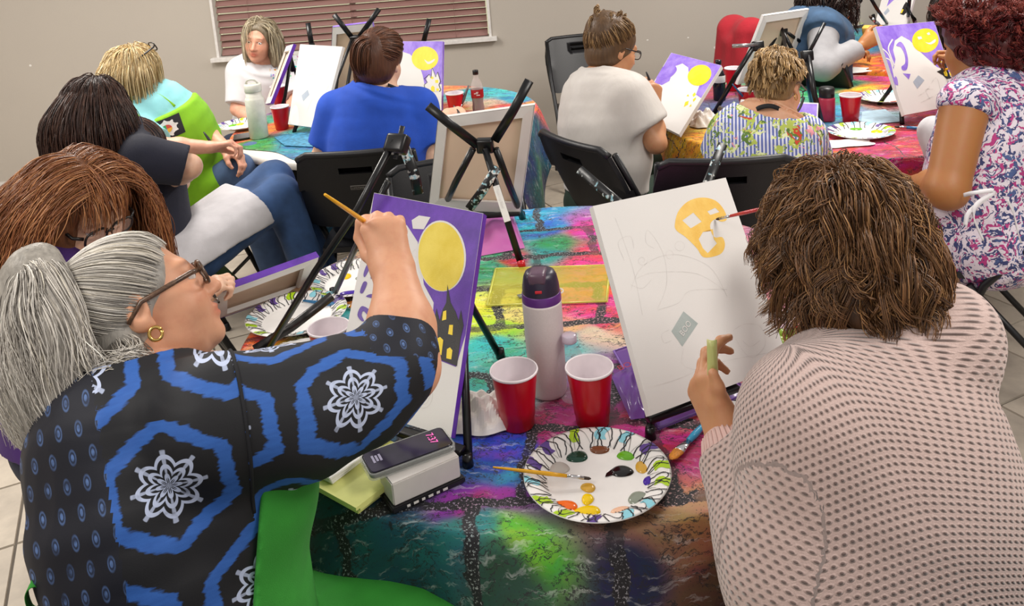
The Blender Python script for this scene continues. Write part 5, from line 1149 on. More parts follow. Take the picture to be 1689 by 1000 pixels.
def taper(K, r, end=.35): return r*np.interp(np.linspace(0, 1, K), [0, .08, .6, 1], [.7, 1, .95, end])
def hair_shell(S, c, R, s=1.0, t=.006, face=True):
    L = lambda x, y, z: c+R@(A(x, y, z)*s); S.ell(L(*ELC), (ELR+t)*s, R, .01)
    S.ell(L(0, -.045, -.03), A(.066+t, .062+t, .07)*s, R, .03)
    if face: S.ell(L(0, .115, -.05), A(.082, .10, .135)*s, R, .02, 'sub'); S.ell(L(0, .02, -.135), A(.09, .09, .075)*s, R, .02, 'sub')
    return S
def hair_part(S, par, pal, name='hair', sc=1.0):
    c = np.array(lin(pal)); return S.mesh(name, HAIR, par, color=lambda V: np.tile(c, (len(V), 1))*(1+.25*wob(V*90, 1.0, 6)[:, None]))
def person(label, loc): return empty('person', label, 'person', loc)
def glasses(c, R, s, par, m, rimw=.0022, lens=(.023, .019), round_=False, y=.104, temple=True, z0=.002):
    g = empty('glasses', None, None); g.parent = par; g.matrix_parent_inverse = Matrix.Translation(-par.location); L = lambda x, y, z: c+R@(A(x, y, z)*s)
    def gl(o): o.parent = g; return o
    b = MB()
    for sx in (-1, 1):
        ring = []; 
        for k in range(28):
            a = 6.2832*k/28; p = 1/(abs(math.cos(a))**3+abs(math.sin(a))**3)**(1/3) if not round_ else 1.0
            ring.append((sx*.0325+lens[0]*p*math.cos(a), y-.012*abs(.0325*0+lens[0]*p*math.cos(a)*sx*.5+.5*.03)*.5, z0+lens[1]*p*math.sin(a)))
        pts = [L(*q) for q in ring]; gl(MB().tube(pts+[pts[0]], rimw*s, 6, cap=False).build('rim', m))
        gl(pydata('lens', pts, [tuple(range(28))], LENS, None, False))
        if temple: gl(MB().tube([L(sx*(.0325+lens[0]), y-.006, z0+.006), L(sx*.077, y-.02, z0+.008), L(sx*.080, .0, z0+.008), L(sx*.078, -.03, z0-.012)], [rimw*1.5*s, rimw*1.5*s, rimw*1.5*s, rimw*1.2*s], 6).build('temple', m))
    gl(MB().tube([L(-.0105, y, z0+.004), L(0, y+.003, z0+.008), L(.0105, y, z0+.004)], rimw*s, 6).build('bridge', m))
    return g
def strap(name, pts, wdt, m, par, side, th=.0015):
    """flat ribbon through the points; side gives the direction across its width"""
    P = smooth(pts, 6); v = []; sd_ = side if isinstance(side, list) else [side]*len(pts); SD = smooth(sd_, 6)
    for i, p in enumerate(P):
        t = nrm(P[min(i+1, len(P)-1)]-P[max(i-1, 0)]); w_ = nrm(SD[i]-t*(SD[i]@t)); n = np.cross(t, w_)
        v += [p-w_*wdt/2-n*th/2, p+w_*wdt/2-n*th/2, p+w_*wdt/2+n*th/2, p-w_*wdt/2+n*th/2]
    f = [(4*i+k, 4*i+(k+1) % 4, 4*i+4+(k+1) % 4, 4*i+4+k) for i in range(len(P)-1) for k in range(4)]+[(0, 1, 2, 3)[::-1], tuple(4*(len(P)-1)+k for k in range(4))]
    return pydata(name, v, f, m, par)
# ------------------------------------------------------------------ generic seated figure
def imgframe(px, py):
    v = nrm(ray(px, py)); r = nrm(_R-v*(v@_R)); u = np.cross(r, v); return r, u, v
def img(px, py, x, y, depth=0.0):
    """direction that appears as x right, y up in the photo at that pixel, plus some depth away"""
    r, u, v = imgframe(px, py); return nrm(r*x+u*y+v*depth)
def Q(t): return PY(*t) if t[2] > 0.3 or t[2] < 0 else PY(*t)
def figure(label, vox, skin, hd, trunk, lat, rx, ry, sh, arms, legs=None, hips=None, ears=True, detail=True, name='person'):
    D = {}; c, R, s = hd; T = [np.asarray(p, float) for p in trunk]; lat = nrm(lat); D.update(c=c, R=R, s=s, T=T, lat=lat, rx=rx, ry=ry, sh=sh, arms=arms, vox=vox)
    up_ = nrm(T[-1]-T[0]); fw = nrm(np.cross(up_, lat)); fh = nrm(fw*A(1, 1, 0)); D['fwd'] = fw; D['fh'] = fh; lh = nrm(lat*A(1, 1, 0))
    if legs is None:
        pel = T[0]*A(1, 1, 0)+A(0, 0, .52); legs = []
        for sx in (1, -1):
            h = pel+lh*sx*.09; k = h+fh*.42+lh*sx*.03+A(0, 0, .01); a = k*A(1, 1, 0)+fh*.02+A(0, 0, .085); legs.append((h, k, a))
    D['legs'] = legs
    pts = [c+R@(A(x, y, z)*.15*s) for x in (-1, 1) for y in (-1, 1) for z in (-1, 1)]+T+[q for a in arms for q in a['j']]+[a['j'][-1]+nrm(a['j'][-1]-a['j'][-2])*.16 for a in arms]+list(sh)
    pts = np.array(pts); pad = max(max(rx), max(ry))*.62+.02
    D['lo'], D['hi'] = pts.min(0)-pad, pts.max(0)+pad
    par = person(label, T[0]*A(1, 1, 0)); D['par'] = par
    lo, hi = D['lo'].copy(), D['hi'].copy(); S = SDF(lo, hi, vox)
    rings(S, T, lat, [x*.9 for x in rx], [y*.9 for y in ry], .05, -.004)
    for q in sh: S.cone(T[-2]*.55+T[-1]*.45, q, .055, .046, .05)
    nb = T[-1]; S.cone(nb-up_*.03, c+R@(A(0, -.022, -.055)*s), .062*s, .052*s, .03)
    head(S, c, R, s, detail, ears)
    for a in arms:
        j = a['j']; r = a.get('r', (.048, .040, .036, .027)); S.cone(j[0], j[1], r[0], r[1], .04); S.cone(j[1], j[1]*.6+j[2]*.4, r[1], r[2]*1.08, .02); S.cone(j[1]*.6+j[2]*.4, j[2], r[2]*1.08, r[3], .02)
        if 'h' in a:
            h = a['h']; a['tips'] = hand(S, j[2], h['d'], h['n'], a['side'], h.get('c', (.6, .6, .6, .6)), h.get('t'), h.get('s', 1.0), h.get('k', .008), h.get('sp', .06), h.get('fr', 1.0))
    D['body'] = S.mesh('body', SKIN, par, color=skin_color(SKINC.get(skin, skin), [(c, R, s)])); return D
def top(D, name, m, off=.012, sleeve=.6, sr=(.062, .056), neck=.085, neck_shift=0.0, hem=None, folds=(.004, 26), attrs=None, color=None, vox=None, neck_front=0.0, extra=None, lens=(None, None), blend=.05, cuff=None):
    """shirt: the trunk and upper arms swollen by the cloth, opened at neckline, hem and cuffs"""
    S = SDF(D['lo']-.05, D['hi']+.05, vox or D['vox']); T = D['T']; up_ = nrm(T[-1]-T[0])
    rings(S, T[:-1]+[T[-1]-up_*.01], D['lat'], D['rx'], D['ry'], blend, off)
    for q in D['sh']: S.cone(T[-2]*.6+T[-1]*.4, q, .058+off, .05+off, .05)
    for i, a in enumerate(D['arms']):
        j = a['j']; L = a.get('sleeve', sleeve)
        if L <= 0: continue
        if L <= 1: S.cone(j[0], j[0]+(j[1]-j[0])*L, sr[0]+off*.5, sr[1]+off*.5, .035, cap=1)
        else: S.cone(j[0], j[1], sr[0]+off*.5, sr[1]+off*.5, .035); S.cone(j[1], j[1]+(j[2]-j[1])*(L-1), sr[1]+off*.4, (sr[2] if len(sr) > 2 else sr[1]*.7)+off*.4, .02, cap=1)
    if extra: extra(S)
    if folds: S.displace(fold_fn(folds[0], folds[1], up_, len(name)))
    nb = T[-1]+D['fwd']*(neck_shift+neck_front); S.cone(nb-up_*.012, nb+up_*.2, neck, neck*1.5, .012, 'sub')
    hm = hem if hem is not None else T[0]+up_*.02
    S.cut(hm, -up_)
    return S.mesh(name, m, D['par'], color=color, attrs=attrs)
def trousers(D, m, name='trousers', r=(.085, .066, .05), shoes=None, folds=.004, vox=None, shoe_m=None):
    P = [q for l in D['legs'] for q in l]; P.append(D['T'][0]); P = np.array(P); S = SDF(P.min(0)-.24, P.max(0)+.24, vox or max(D['vox'], .008)); T0 = D['T'][0]; lh = nrm(D['lat']*A(1, 1, 0))
    S.ell(T0*A(1, 1, 0)+A(0, 0, max(.50, min(T0[2], .56))), (D['rx'][0]*.98, D['ry'][0]*.98, .11), np.stack([lh, D['fh'], A(0, 0, 1)], 1), .05)
    for h, k, a in D['legs']: S.cone(h, k, r[0], r[1], .04); S.cone(k, a, r[1], r[2], .03, cap=1)
    S.displace(fold_fn(folds, 30, A(0, 0, 1), 3)); o = S.mesh(name, m, D['par'])
    for h, k, a in D['legs']:
        f = D['fh']; b = SDF(a-A(.2, .2, .12), a+A(.2, .2, .08), .007); b.cone(a-f*.04+A(0, 0, -.045), a+f*.13+A(0, 0, -.055), .036, .03, .03); b.cone(a+A(0, 0, .02), a+A(0, 0, -.04), .034, .036, .02); b.cut(A(a[0], a[1], a[2]-.082), (0, 0, -1)); b.mesh('shoe', shoe_m or mat('dark_shoe', '2b211d', .5), D['par'])
    return o
def seat_for(label, pelvis, fwd, toppx=None, back=.06, **k):
    f = nrm(np.asarray(fwd)*A(1, 1, 0)); p = pelvis+f*back if toppx is None else PZ(toppx[0], toppx[1], .902)+f*.25
    return folding_chair(label, (p[0], p[1]), math.atan2(-f[0], f[1]), **k)
def hframe(px, py, Y, fx, fy, fd, ux=0, uy=1, ud=0, s=1.0):
    """head placed at a pixel and depth; facing and crown direction given as they appear there"""
    c = PY(px, py, Y); f = img(px, py, fx, fy, fd); r, u, v = imgframe(px, py); return c, frame(f, r*ux+u*uy+v*ud), s
# ================================================================== grey-haired woman with raised arm
def blouse_mat():
    t = NT('navy_printed_blouse'); pat = t.attr('pat').outputs['Vector']; x, y, z = t.sep(pat)[0], t.sep(pat)[1], t.sep(pat)[2]
    M = t.math; nz = t.noise(t.scale(pat, (40, 160, 1)), 1.0, 3); jig = M('MULTIPLY', M('SUBTRACT', nz, .5), .09)
    def cell(w, h, off=.5):
        row = M('FLOOR', M('DIVIDE', y, h)); xx = M('ADD', M('DIVIDE', x, w), M('MULTIPLY', M('MODULO', M('ABSOLUTE', row), 2.0), off)); return M('SUBTRACT', M('FRACT', M('ADD', xx, 50.0)), .5), M('SUBTRACT', M('FRACT', M('ADD', M('DIVIDE', y, h), 50.0)), .5)
    fx, fy = cell(.20, .178); ax, ay = M('ABSOLUTE', fx), M('ABSOLUTE', fy)
    d = M('MULTIPLY', M('MAXIMUM', M('MULTIPLY', ax, 1.12), M('ADD', M('MULTIPLY', ax, .62), M('MULTIPLY', ay, .92))), 1.0); lown = t.noise(pat, 11, 2); d = M('ADD', M('ADD', d, jig), M('MULTIPLY', M('SUBTRACT', lown, .5), .16))
    band = M('MULTIPLY', t.step(d, .355, .375), M('SUBTRACT', 1.0, t.step(d, .475, .495)))
    r = M('SQRT', M('ADD', M('MULTIPLY', M('MULTIPLY', fx, fx), 1.3), M('MULTIPLY', fy, fy))); th = M('ARCTAN2', fy, fx)
    pet = M('ABSOLUTE', M('COSINE', M('MULTIPLY', th, 4.0))); rad = M('ADD', .20, M('MULTIPLY', pet, .09)); ins = t.step(M('SUBTRACT', rad, r), 0, .006)
    ln = M('SINE', M('SUBTRACT', M('MULTIPLY', r, 84.0), M('MULTIPLY', pet, 5.5))); cr_ = M('COSINE', M('MULTIPLY', th, 8.0)); lines = M('MAXIMUM', t.step(ln, .0, .25), M('MULTIPLY', t.step(cr_, .82, .92), .75)); lines = M('MULTIPLY', lines, t.step(t.noise(pat, 45, 2), .2, .4))
    med = M('MULTIPLY', ins, lines)
    big = t.mix(med, t.mix(band, lin('0b0c13'), t.mix(nz, lin('1f4f9c'), lin('2f66b8'))), lin('b9c4e0'))
    gx, gy = cell(.027, .036); gd = M('ADD', M('MULTIPLY', M('MULTIPLY', gx, gx), 9.0), M('MULTIPLY', M('MULTIPLY', gy, gy), 3.2)); gd = M('ADD', gd, M('MULTIPLY', gy, .25)); dot = M('SUBTRACT', 1.0, t.step(gd, .22, .36)); ring = M('MULTIPLY', t.step(gd, .12, .2), dot); core = M('SUBTRACT', 1.0, t.step(gd, .03, .07))
    small = t.mix(M('MULTIPLY', M('MAXIMUM', M('MULTIPLY', ring, .5), M('MULTIPLY', core, .8)), t.step(t.noise(pat, 60, 2), .3, .6)), t.mix(M('MULTIPLY', dot, .6), lin('0a0d1c'), lin('20304f')), lin('5f7fb8'))
    f = t.step(M('ADD', z, M('MULTIPLY', jig, .3)), .49, .51)
    t.set(Base_Color=t.mix(f, big, small), Roughness=.7, Sheen_Weight=.0); t.bump(t.noise(t.obj(), 500, 2), .12, .001); return t.m
def build_grey_woman():
    hd = hframe(233, 508, 1.36, .83, .55, .04, -.55, .83, 0, 1.03); c, R, s = hd
    T = [A(-.56, 1.14, .56), PY(312, 960, 1.18), PY(252, 810, 1.21), PY(238, 700, 1.26), PY(232, 640, 1.31)]; lat = nrm(A(.42, -.9, .0))
    rx, ry = (.18, .175, .172, .14, .065), (.165, .15, .158, .115, .06)
    rs, ls = PY(360, 690, 1.15), PY(290, 690, 1.46); el, wr = PY(668, 606, 1.27), PY(652, 452, 1.40)
    r_, u_, v_ = imgframe(640, 400); hs = dict(d=nrm(-r_*.28+u_*.95+v_*.12), n=nrm(v_+r_*.1), c=(1.15, 1.3, 1.35, 1.35), t=[PY(607, 420, 1.45), PY(594, 392, 1.475), PY(593, 366, 1.475)], s=1.02, fr=1.12, sp=.02)
    lel, lwr = PY(420, 830, 1.50), PY(560, 900, 1.42)
    arms = [dict(j=[rs, el, wr], side='R', r=(.06, .054, .051, .036), h=hs), dict(j=[ls, lel, lwr], side='L', h=dict(d=A(.9, -.2, -.1), n=A(0, 0, -1), c=(.4, .4, .4, .4)))]
    pel = T[0]; fh = nrm(A(.9, .42, 0)); lh = nrm(A(.42, -.9, 0)); legs = [(pel+lh*.1, pel+lh*.11+fh*.46-A(0, 0, .03), pel*A(1, 1, 0)+lh*.11+fh*.47+A(0, 0, .085)), (pel-lh*.1, pel-lh*.12+fh*.46-A(0, 0, .03), pel*A(1, 1, 0)-lh*.12+fh*.47+A(0, 0, .085))]
    D = figure('woman with grey ponytail and patterned navy blouse raising her brush to the canvas', .0036, 'd9a07e', hd, T, lat, rx, ry, (rs, ls), arms, legs)
    par = D['par']; up_ = nrm(T[-1]-T[0]); fw = D['fwd']; ad = nrm(el-rs); f2 = nrm(np.cross(ad, v_)); f3 = np.cross(ad, f2)
    def pat(V):
        q = V-rs; along = q@ad; perp = q-np.outer(along, ad); ang = np.arctan2(perp@f2, perp@f3); rr = np.linalg.norm(perp, axis=1)
        isarm = (along > .03) & (rr < .15) & ((V-T[3])@lat > .02) & (q@up_ > -.16) & (along > -.2*0); X = np.where(isarm, along+.115, (V-T[2])@fw+.07); Y = np.where(isarm, ang*.095+.1, (V-T[2])@up_+.06)
        back = np.where(~isarm & ((V-T[2])@fw < -.045+.0*V[:, 0]), 1.0, 0.0); cuff_ = ((V-el)@nrm(wr-el) > -.012) & ((V-el)@ad > -.06) & (np.linalg.norm(V-(el+wr)/2, axis=1) < .13)
        b = np.where(cuff_, 1.0, back); return np.stack([X, Y, b], 1)
    def ex(S):
        S.ell(T[2]+fw*.13+lat*.07, (.09, .1, .1), None, .06); S.ell(T[2]+fw*.13-lat*.07, (.09, .1, .1), None, .06)
        for p, q, ra, rb in ((rs, PY(500, 680, 1.19), .088, .086), (PY(500, 680, 1.19), PY(600, 642, 1.24), .086, .071), (PY(600, 642, 1.24), PY(655, 604, 1.27), .071, .062)): S.cone(p, q, ra, rb, .05)
        S.cone(PY(655, 604, 1.27), el+(wr-el)*.42, .062, .056, .03, cap=1)
        S.ell(T[3]-fw*.03, (.15, .13, .1), np.stack([lat, fw, up_], 1), .05)
    D['arms'][0]['sleeve'] = 0; D['arms'][1]['sleeve'] = 1.5
    bl = top(D, 'blouse', blouse_mat(), .014, 0, (.07, .06, .05), .118, .0, T[0]-up_*.05, (.008, 20), dict(pat=pat), None, .0045, 0, ex, blend=.06)
    # raised armhole seam where sleeve and body are sewn together
    V = np.zeros(len(bl.data.vertices)*3, np.float32); bl.data.vertices.foreach_get('co', V); V = V.reshape(-1, 3); q = V-rs; al = q@ad; pe = q-np.outer(al, ad); rr = np.linalg.norm(pe, axis=1)
    m = (np.abs(al-.03) < .005) & (rr < .15) & ((V-T[3])@lat > .02) & (q@up_ > -.15); an = np.arctan2(pe@f2, pe@f3); bins = np.floor((an+math.pi)/6.2832*44).astype(int); ids = [b for b in range(44) if np.any(m & (bins == b))]
    run = []; best = []
    for b in ids+[i+44 for i in ids]:
        if run and b != run[-1]+1: run = []
        run = run+[b]; best = run if len(run) > len(best) and len(run) <= 44 else best
    if len(best) > 3:
        P_s = []
        for b in best:
            k = m & (bins == b % 44); d_ = nrm(pe[k].mean(0)); P_s.append(rs+ad*.03+d_*(rr[k].mean()+.0005))
        MB().tube(smooth(P_s, 3), .0027, 8).build('armhole_seam', mat('black_cotton', '0b0c13', .8), par)
    # apron: bib over the front, skirt over the lap, neck strap and tie
    GA = cloth_mat('bright_green_apron', '2f8f2c'); S = SDF(D['lo']-A(.05, .05, .1), D['hi']+A(.25, .1, 0), .006); rings(S, T[:-1], lat, rx, ry, .06, .026); S.ell(T[2]+fw*.13+lat*.07, .112*np.ones(3), None, .06); S.ell(T[2]+fw*.13-lat*.07, .112*np.ones(3), None, .06); D0 = S.D.copy()
    S.cut(T[1]+fw*.085+up_*.0, -nrm(fw+up_*-.28)); S.cut(T[3]-up_*.02, up_)
    L_ = SDF(D['lo']-A(.05, .05, .1), D['hi']+A(.25, .1, 0), .006)
    for h, k, a in legs: L_.cone(h+fh*.03-A(0,0,.03), k, .1, .088, .1)
    L_.cone((legs[0][1]+legs[1][1])/2, (legs[0][0]+legs[1][0])/2-A(0,0,.03), .09, .09, .1); L_.cut(pel*A(1, 1, 0)+A(0, 0, .40), (0, 0, -1)); L_.displace(fold_fn(.006, 22, fh, 5)); S.D = np.minimum(S.D, L_.D); S.mesh('apron', GA, par)
    trousers(D, cloth_mat('black_trousers', '16171c'), r=(.09, .072, .055))
    npt = T[-1]; strap('apron_strap', [PY(175, 668, 1.22), PY(205, 640, 1.20), PY(250, 622, 1.19), PY(292, 628, 1.22), PY(345, 670, 1.30), PY(420, 760, 1.42)], .016, GA, par, nrm(_U*.9-_R*.2))
    strap('apron_tie', [PY(78, 966, 1.08), PY(54, 964, 1.06), PY(44, 980, 1.06), PY(52, 1004, 1.07), PY(72, 1010, 1.08)], .016, GA, par, nrm(-_F+_R*.3)); strap('apron_tie', [PY(72, 968, 1.06), PY(80, 990, 1.05), PY(86, 1014, 1.05)], .014, GA, par, nrm(_R))
    # hair: pulled back to a high ponytail
    H = SDF(c-.22, c+.22, .004); hair_shell(H, c, R, s, .001); hair_part(H, par, 'b3aea6', 'hair_base')
    L = lambda x, y, z: c+R@(A(x, y, z)*s); tie = A(0, -.105, .112); pal = ('c9c3ba', 'e4dfd6', 'a39d95', '85807a', 'd8d0c0')
    W = grow(c, R, s, 4200, lambda q, t, g: tie-q, 16, .0125, lambda q: (q[:, 2] > -.03+(q[:, 1]+.012)*1.12) & (np.linalg.norm(q-tie, axis=1) > .03), (.0, .07), base=1.045); tubes('hair_strands', W, taper(W.shape[1], .0009, .8), hair_cols(len(W), pal), par)
    tw = L(*tie); pk = [tw, PY(62, 440, 1.33), PY(38, 480, 1.30), PY(45, 560, 1.27), PY(62, 650, 1.22), PY(92, 735, 1.2)]
    groups = [(pk, (.016, .03, .04, .05, .05, .03), 1500), ([tw, PY(70, 432, 1.32), PY(40, 450, 1.30), PY(24, 540, 1.28), PY(26, 640, 1.24), PY(50, 728, 1.22)], (.012, .024, .03, .036, .034, .02), 900),
              ([tw, PY(78, 455, 1.3), PY(88, 520, 1.24), PY(100, 600, 1.21), PY(118, 670, 1.19), PY(130, 728, 1.19)], (.014, .03, .042, .046, .042, .024), 1000),
              ([tw, PY(60, 446, 1.28), PY(48, 520, 1.22), PY(70, 610, 1.19), PY(96, 690, 1.18)], (.012, .02, .03, .03, .016), 500), ([tw, PY(95, 480, 1.26), PY(120, 560, 1.22), PY(150, 610, 1.2), PY(185, 640, 1.2)], (.01, .016, .02, .02, .01), 120)]
    Ps = [lock(g, r, n, .012, 10, K=20) for g, r, n in groups]; W = np.concatenate(Ps); tubes('ponytail_strands', W, taper(20, .0009, .3), hair_cols(len(W), pal, (.25, .2, .3, .15, .1)), par)
    H = SDF(c-A(.4, .35, .5), c+A(.1, .3, .2), .006)
    for g, r, n in groups[:3]: g = smooth(g, 3); H.path(g, np.interp(np.linspace(0, 1, len(g)), np.linspace(0, 1, len(r)), r)*.8, .03)
    H.displace(fold_fn(.004, 60, _U, 2)); hair_part(H, par, 'a49e95', 'ponytail')
    Wf = lock([L(.05, -.05, -.03), PY(220, 600, 1.24), PY(175, 628, 1.2), PY(150, 668, 1.2)], (.02, .03, .03, .02), 160, .02, 14, K=14); tubes('flyaway_strands', Wf, taper(14, .0008, .3), hair_cols(len(Wf), pal), par)
    MB().tube([tw+R@A(.028*math.cos(a), .012*math.sin(a), .022*math.sin(a)) for a in np.linspace(0, 6.29, 18)], .006, 8).build('hair_tie', mat('black_elastic', '101014', .8), par)
    eyes(c, R, s, par); TORT = mat('tortoiseshell', '5a4232', .25, var=.5, scale=160); glasses(c, R, s, par, TORT, .003, (.026, .02), z0=-.0)
    E = L(.083, -.004, -.046); MB().tube([E+R@A(.003, .0095*math.cos(a), .0105*math.sin(a)) for a in np.linspace(0, 6.29, 18)], .003, 8).build('earring', mat('gold', 'd8b468', .2, 1.0), par)
    tips, th = D['arms'][0]['tips']; brush('thin yellow brush raised in the hand of the grey-haired woman', PY(652, 400, 1.64), PY(536, 321, 1.28), HANDLE_Y, .0042, BRISTLE_D)
    seat_for('black folding chair under the grey-haired woman', pel, A(.02, 1, 0), None, -.02); return D
# ================================================================== curly woman in pink knit
def knit_mat():
    t = NT('pink_open_knit'); pat = t.attr('pat').outputs['Vector']; M = t.math; s = t.sep(pat); x, y = s[0], s[1]
    nz = t.node('ShaderNodeTexNoise'); nz.inputs['Scale'].default_value = 30; t.l.new(pat, nz.inputs['Vector']); o = M('MULTIPLY', M('SUBTRACT', nz.outputs[0], .5), .006)
    x = M('ADD', x, o); w, h = .0125, .0092; row = M('FLOOR', M('DIVIDE', y, h)); xx = M('ADD', M('DIVIDE', x, w), M('MULTIPLY', M('MODULO', M('ABSOLUTE', row), 2.0), .5))
    fx = M('SUBTRACT', M('FRACT', M('ADD', xx, 90.0)), .5); fy = M('SUBTRACT', M('FRACT', M('ADD', M('DIVIDE', y, h), 90.0)), .5)
    d = M('SQRT', M('ADD', M('MULTIPLY', M('MULTIPLY', fx, fx), 1.0), M('MULTIPLY', M('MULTIPLY', fy, fy), 1.6))); n3 = t.noise(pat, 8, 3)
    lim = M('ADD', .10, M('MULTIPLY', n3, .16)); hole = M('SUBTRACT', 1.0, t.step(M('SUBTRACT', d, lim), 0, .12)); ht = M('ADD', t.step(d, .05, .45), M('MULTIPLY', t.noise(t.obj(), 900, 2), .25))
    yarn = t.mix(t.noise(t.obj(), 350, 3), lin('b59a93'), lin('d3bab2')); t.set(Base_Color=t.mix(M('MULTIPLY', hole, .8), yarn, lin('55413c')), Roughness=.9, Sheen_Weight=.4); t.bump(ht, .9, .004); return t.m
def build_knit_woman():
    c, R, s = PY(1385, 412, 1.24), frame(A(-.42, .86, -.30), A(.1, .25, 1)), .97
    T = [A(.50, 1.0, .56), PY(1446, 1000, 1.04), PY(1446, 820, 1.07), PY(1452, 675, 1.12), PY(1440, 580, 1.17)]; lat = nrm(A(.9, .26, .36)); rx, ry = (.17, .165, .16, .14, .06), (.13, .12, .115, .10, .06)
    rs, ls = PY(1556, 556, 1.15), PY(1345, 706, 1.06); el, wr = PY(1286, 955, 1.0), PY(1196, 722, 1.19); rel, rwr = PY(1450, 500, 1.40), PY(1400, 352, 1.55)
    r_, u_, v_ = imgframe(1170, 650)
    hs = dict(d=nrm(-r_*.35+u_*.95+v_*.05), n=nrm(r_*.75+v_*.55), c=(.55, .75, .9, 1.0), t=[PY(1187, 668, 1.20), PY(1184, 640, 1.20), PY(1176, 616, 1.205)], s=.98, sp=.1)
    rh, ru, rv = imgframe(1270, 370); hr = dict(d=nrm(-rh*.9+ru*.2+rv*.3), n=nrm(rv*.3-ru), c=(.9, 1.0, 1.1, 1.2))
    arms = [dict(j=[ls, el, wr], side='L', r=(.05, .042, .036, .028), h=hs), dict(j=[rs, rel, rwr], side='R', h=hr)]
    D = figure('woman with brown curls and pink knit sweater holding celery, seen from behind', .004, 'tan', (c, R, s), T, lat, rx, ry, (ls, rs), arms)
    par = D['par']; up_ = nrm(T[-1]-T[0]); fw = D['fwd']; D['arms'][0]['sleeve'] = 1.86; D['arms'][1]['sleeve'] = 1.8
    a1, a2 = nrm(el-ls), nrm(wr-el)
    def pat(V):
        def arm(p, d): q = V-p; al = q@d; pe = q-np.outer(al, d); e1 = nrm(np.cross(d, A(.3, -.8, .2))); e2 = np.cross(d, e1); return al, np.arctan2(pe@e1, pe@e2)*.065, np.linalg.norm(pe, axis=1)
        u1, w1, r1 = arm(ls, a1); u2, w2, r2 = arm(el, a2); q = V-T[2]; th = np.arctan2(q@lat, -(q@fw)); X = th*.2; Y = q@up_+.045*np.abs(th)**1.5
        is2 = (r2 < .072) & (u2 > .01) & (u2 < .3); is1 = (r1 < .085) & (u1 > .05) & (u1 < .36) & ~is2
        X = np.where(is2, w2, np.where(is1, w1, X)); Y = np.where(is2, u2, np.where(is1, u1, Y)); return np.stack([X, Y, np.where(is1 | is2, 1, 0)], 1)
    def ex(S):
        S.cone(ls, ls*.3+el*.7, .062, .066, .012); S.cone(ls*.3+el*.7, el, .07, .064, .012); S.cone(el, el*.4+wr*.6, .064, .05, .012); S.cone(el*.4+wr*.6, el*.16+wr*.84, .05, .04, .012)
        S.ell(T[2]+lat*.02, (.165, .125, .2), np.stack([lat, fw, up_], 1), .05); S.ell(T[1]-fw*.01, (.175, .135, .18), np.stack([lat, fw, up_], 1), .05)
    KM = knit_mat(); top(D, 'sweater', KM, .016, 1.8, (.07, .06, .045), .082, .01, T[0]-up_*.03, (.005, 17), dict(pat=pat), None, .005, 0, ex, blend=.06)
    cf = MB(); d = a2; p0 = el*.16+wr*.84; cf.tube([p0-d*.012, p0, p0+d*.03, p0+d*.036], [.043, .046, .037, .034], 40); k = cf.build('ribbed_cuff', cloth_mat('pink_rib', 'dcbab2', weave=250), par)
    for i in range(34):
        a = 6.2832*i/34; e1 = nrm(np.cross(d, A(.3, -.8, .2))); e2 = np.cross(d, e1); w = lambda r: (e1*math.cos(a)+e2*math.sin(a))*r
        if i == 0: rb = MB().tube([p0-d*.004+w(.0455), p0+d*.014+w(.042), p0+d*.032+w(.0365)], .0022, 5); 
        else: rb.tube([p0-d*.004+w(.0455), p0+d*.014+w(.042), p0+d*.032+w(.0365)], .0022, 5)
    tag(rb.build('cuff_ribs', cloth_mat('pink_rib', 'dcbab2', weave=250), par), kind='stuff')
    trousers(D, cloth_mat('dark_jeans', '1b2238'))
    # loose cardigan hem at the lower right
    strap('sweater_hem', [PY(1640, 900, 1.12), PY(1672, 930, 1.13), PY(1690, 985, 1.15), PY(1694, 1030, 1.17)], .05, cloth_mat('pink_rib', 'dcbab2', weave=250), par, nrm(_R*.7+_F*.7), .012)
    # curls
    H = SDF(c-.24, c+.24, .005); hair_shell(H, c, R, s, .002, False); L = lambda x, y, z: c+R@(A(x, y, z)*s)
    for p, r in (((0, -.05, -.035), (.078, .062, .08)), ((.065, .0, -.03), (.045, .07, .09)), ((-.06, 0, -.01), (.04, .065, .07)), ((0, -.02, .045), (.080, .090, .078)), ((0, -.06, -.09), (.07, .045, .045))): H.ell(L(*p), A(*r)*s, R, .03)
    H.displace(lambda P: .007*wob(P*75, 1.0, 9)); H.ell(L(0, .13, -.05), A(.07, .08, .12), R, .02, 'sub'); hair_part(H, par, '563a25', 'hair_base')
    pal = ('5f4129', '80593a', '452e1e', 'a67c50', '6f4d31'); FL = lambda q, t, g: np.stack([q[:, 0]*4*(1-t), (q[:, 1]+.02)*4*(1-t), 0*q[:, 0]], 1)-g*(.4+t); W = np.concatenate([grow(c, R, s, 6000, FL, 18, .0112, lambda q: (q[:, 2] > -.03) & ((q[:, 1] < .04) | (q[:, 2] > .06)), (.02, .26), base=1.09, wave=.011, wfreq=58, clump=150), grow(c, R, s, 2600, FL, 18, .0112, lambda q: q[:, 2] > .085, (.10, .3), base=1.1, wave=.010, wfreq=52, clump=70)]); fl_ = np.clip(1+.5*(((W[:, 0]-c)@R[:, 0])/s+.0)/.08, .5, 1); K_ = W.shape[1]; ix = fl_[:, None]*np.arange(K_)[None]; i0 = np.minimum(ix.astype(int), K_-2); fr_ = (ix-i0)[..., None]; n_ = np.arange(len(W))[:, None]; W = W[n_, i0]*(1-fr_)+W[n_, i0+1]*fr_; tubes('crown_strands', W, taper(W.shape[1], .0009, .4), hair_cols(len(W), pal), par)
    loc_ = []
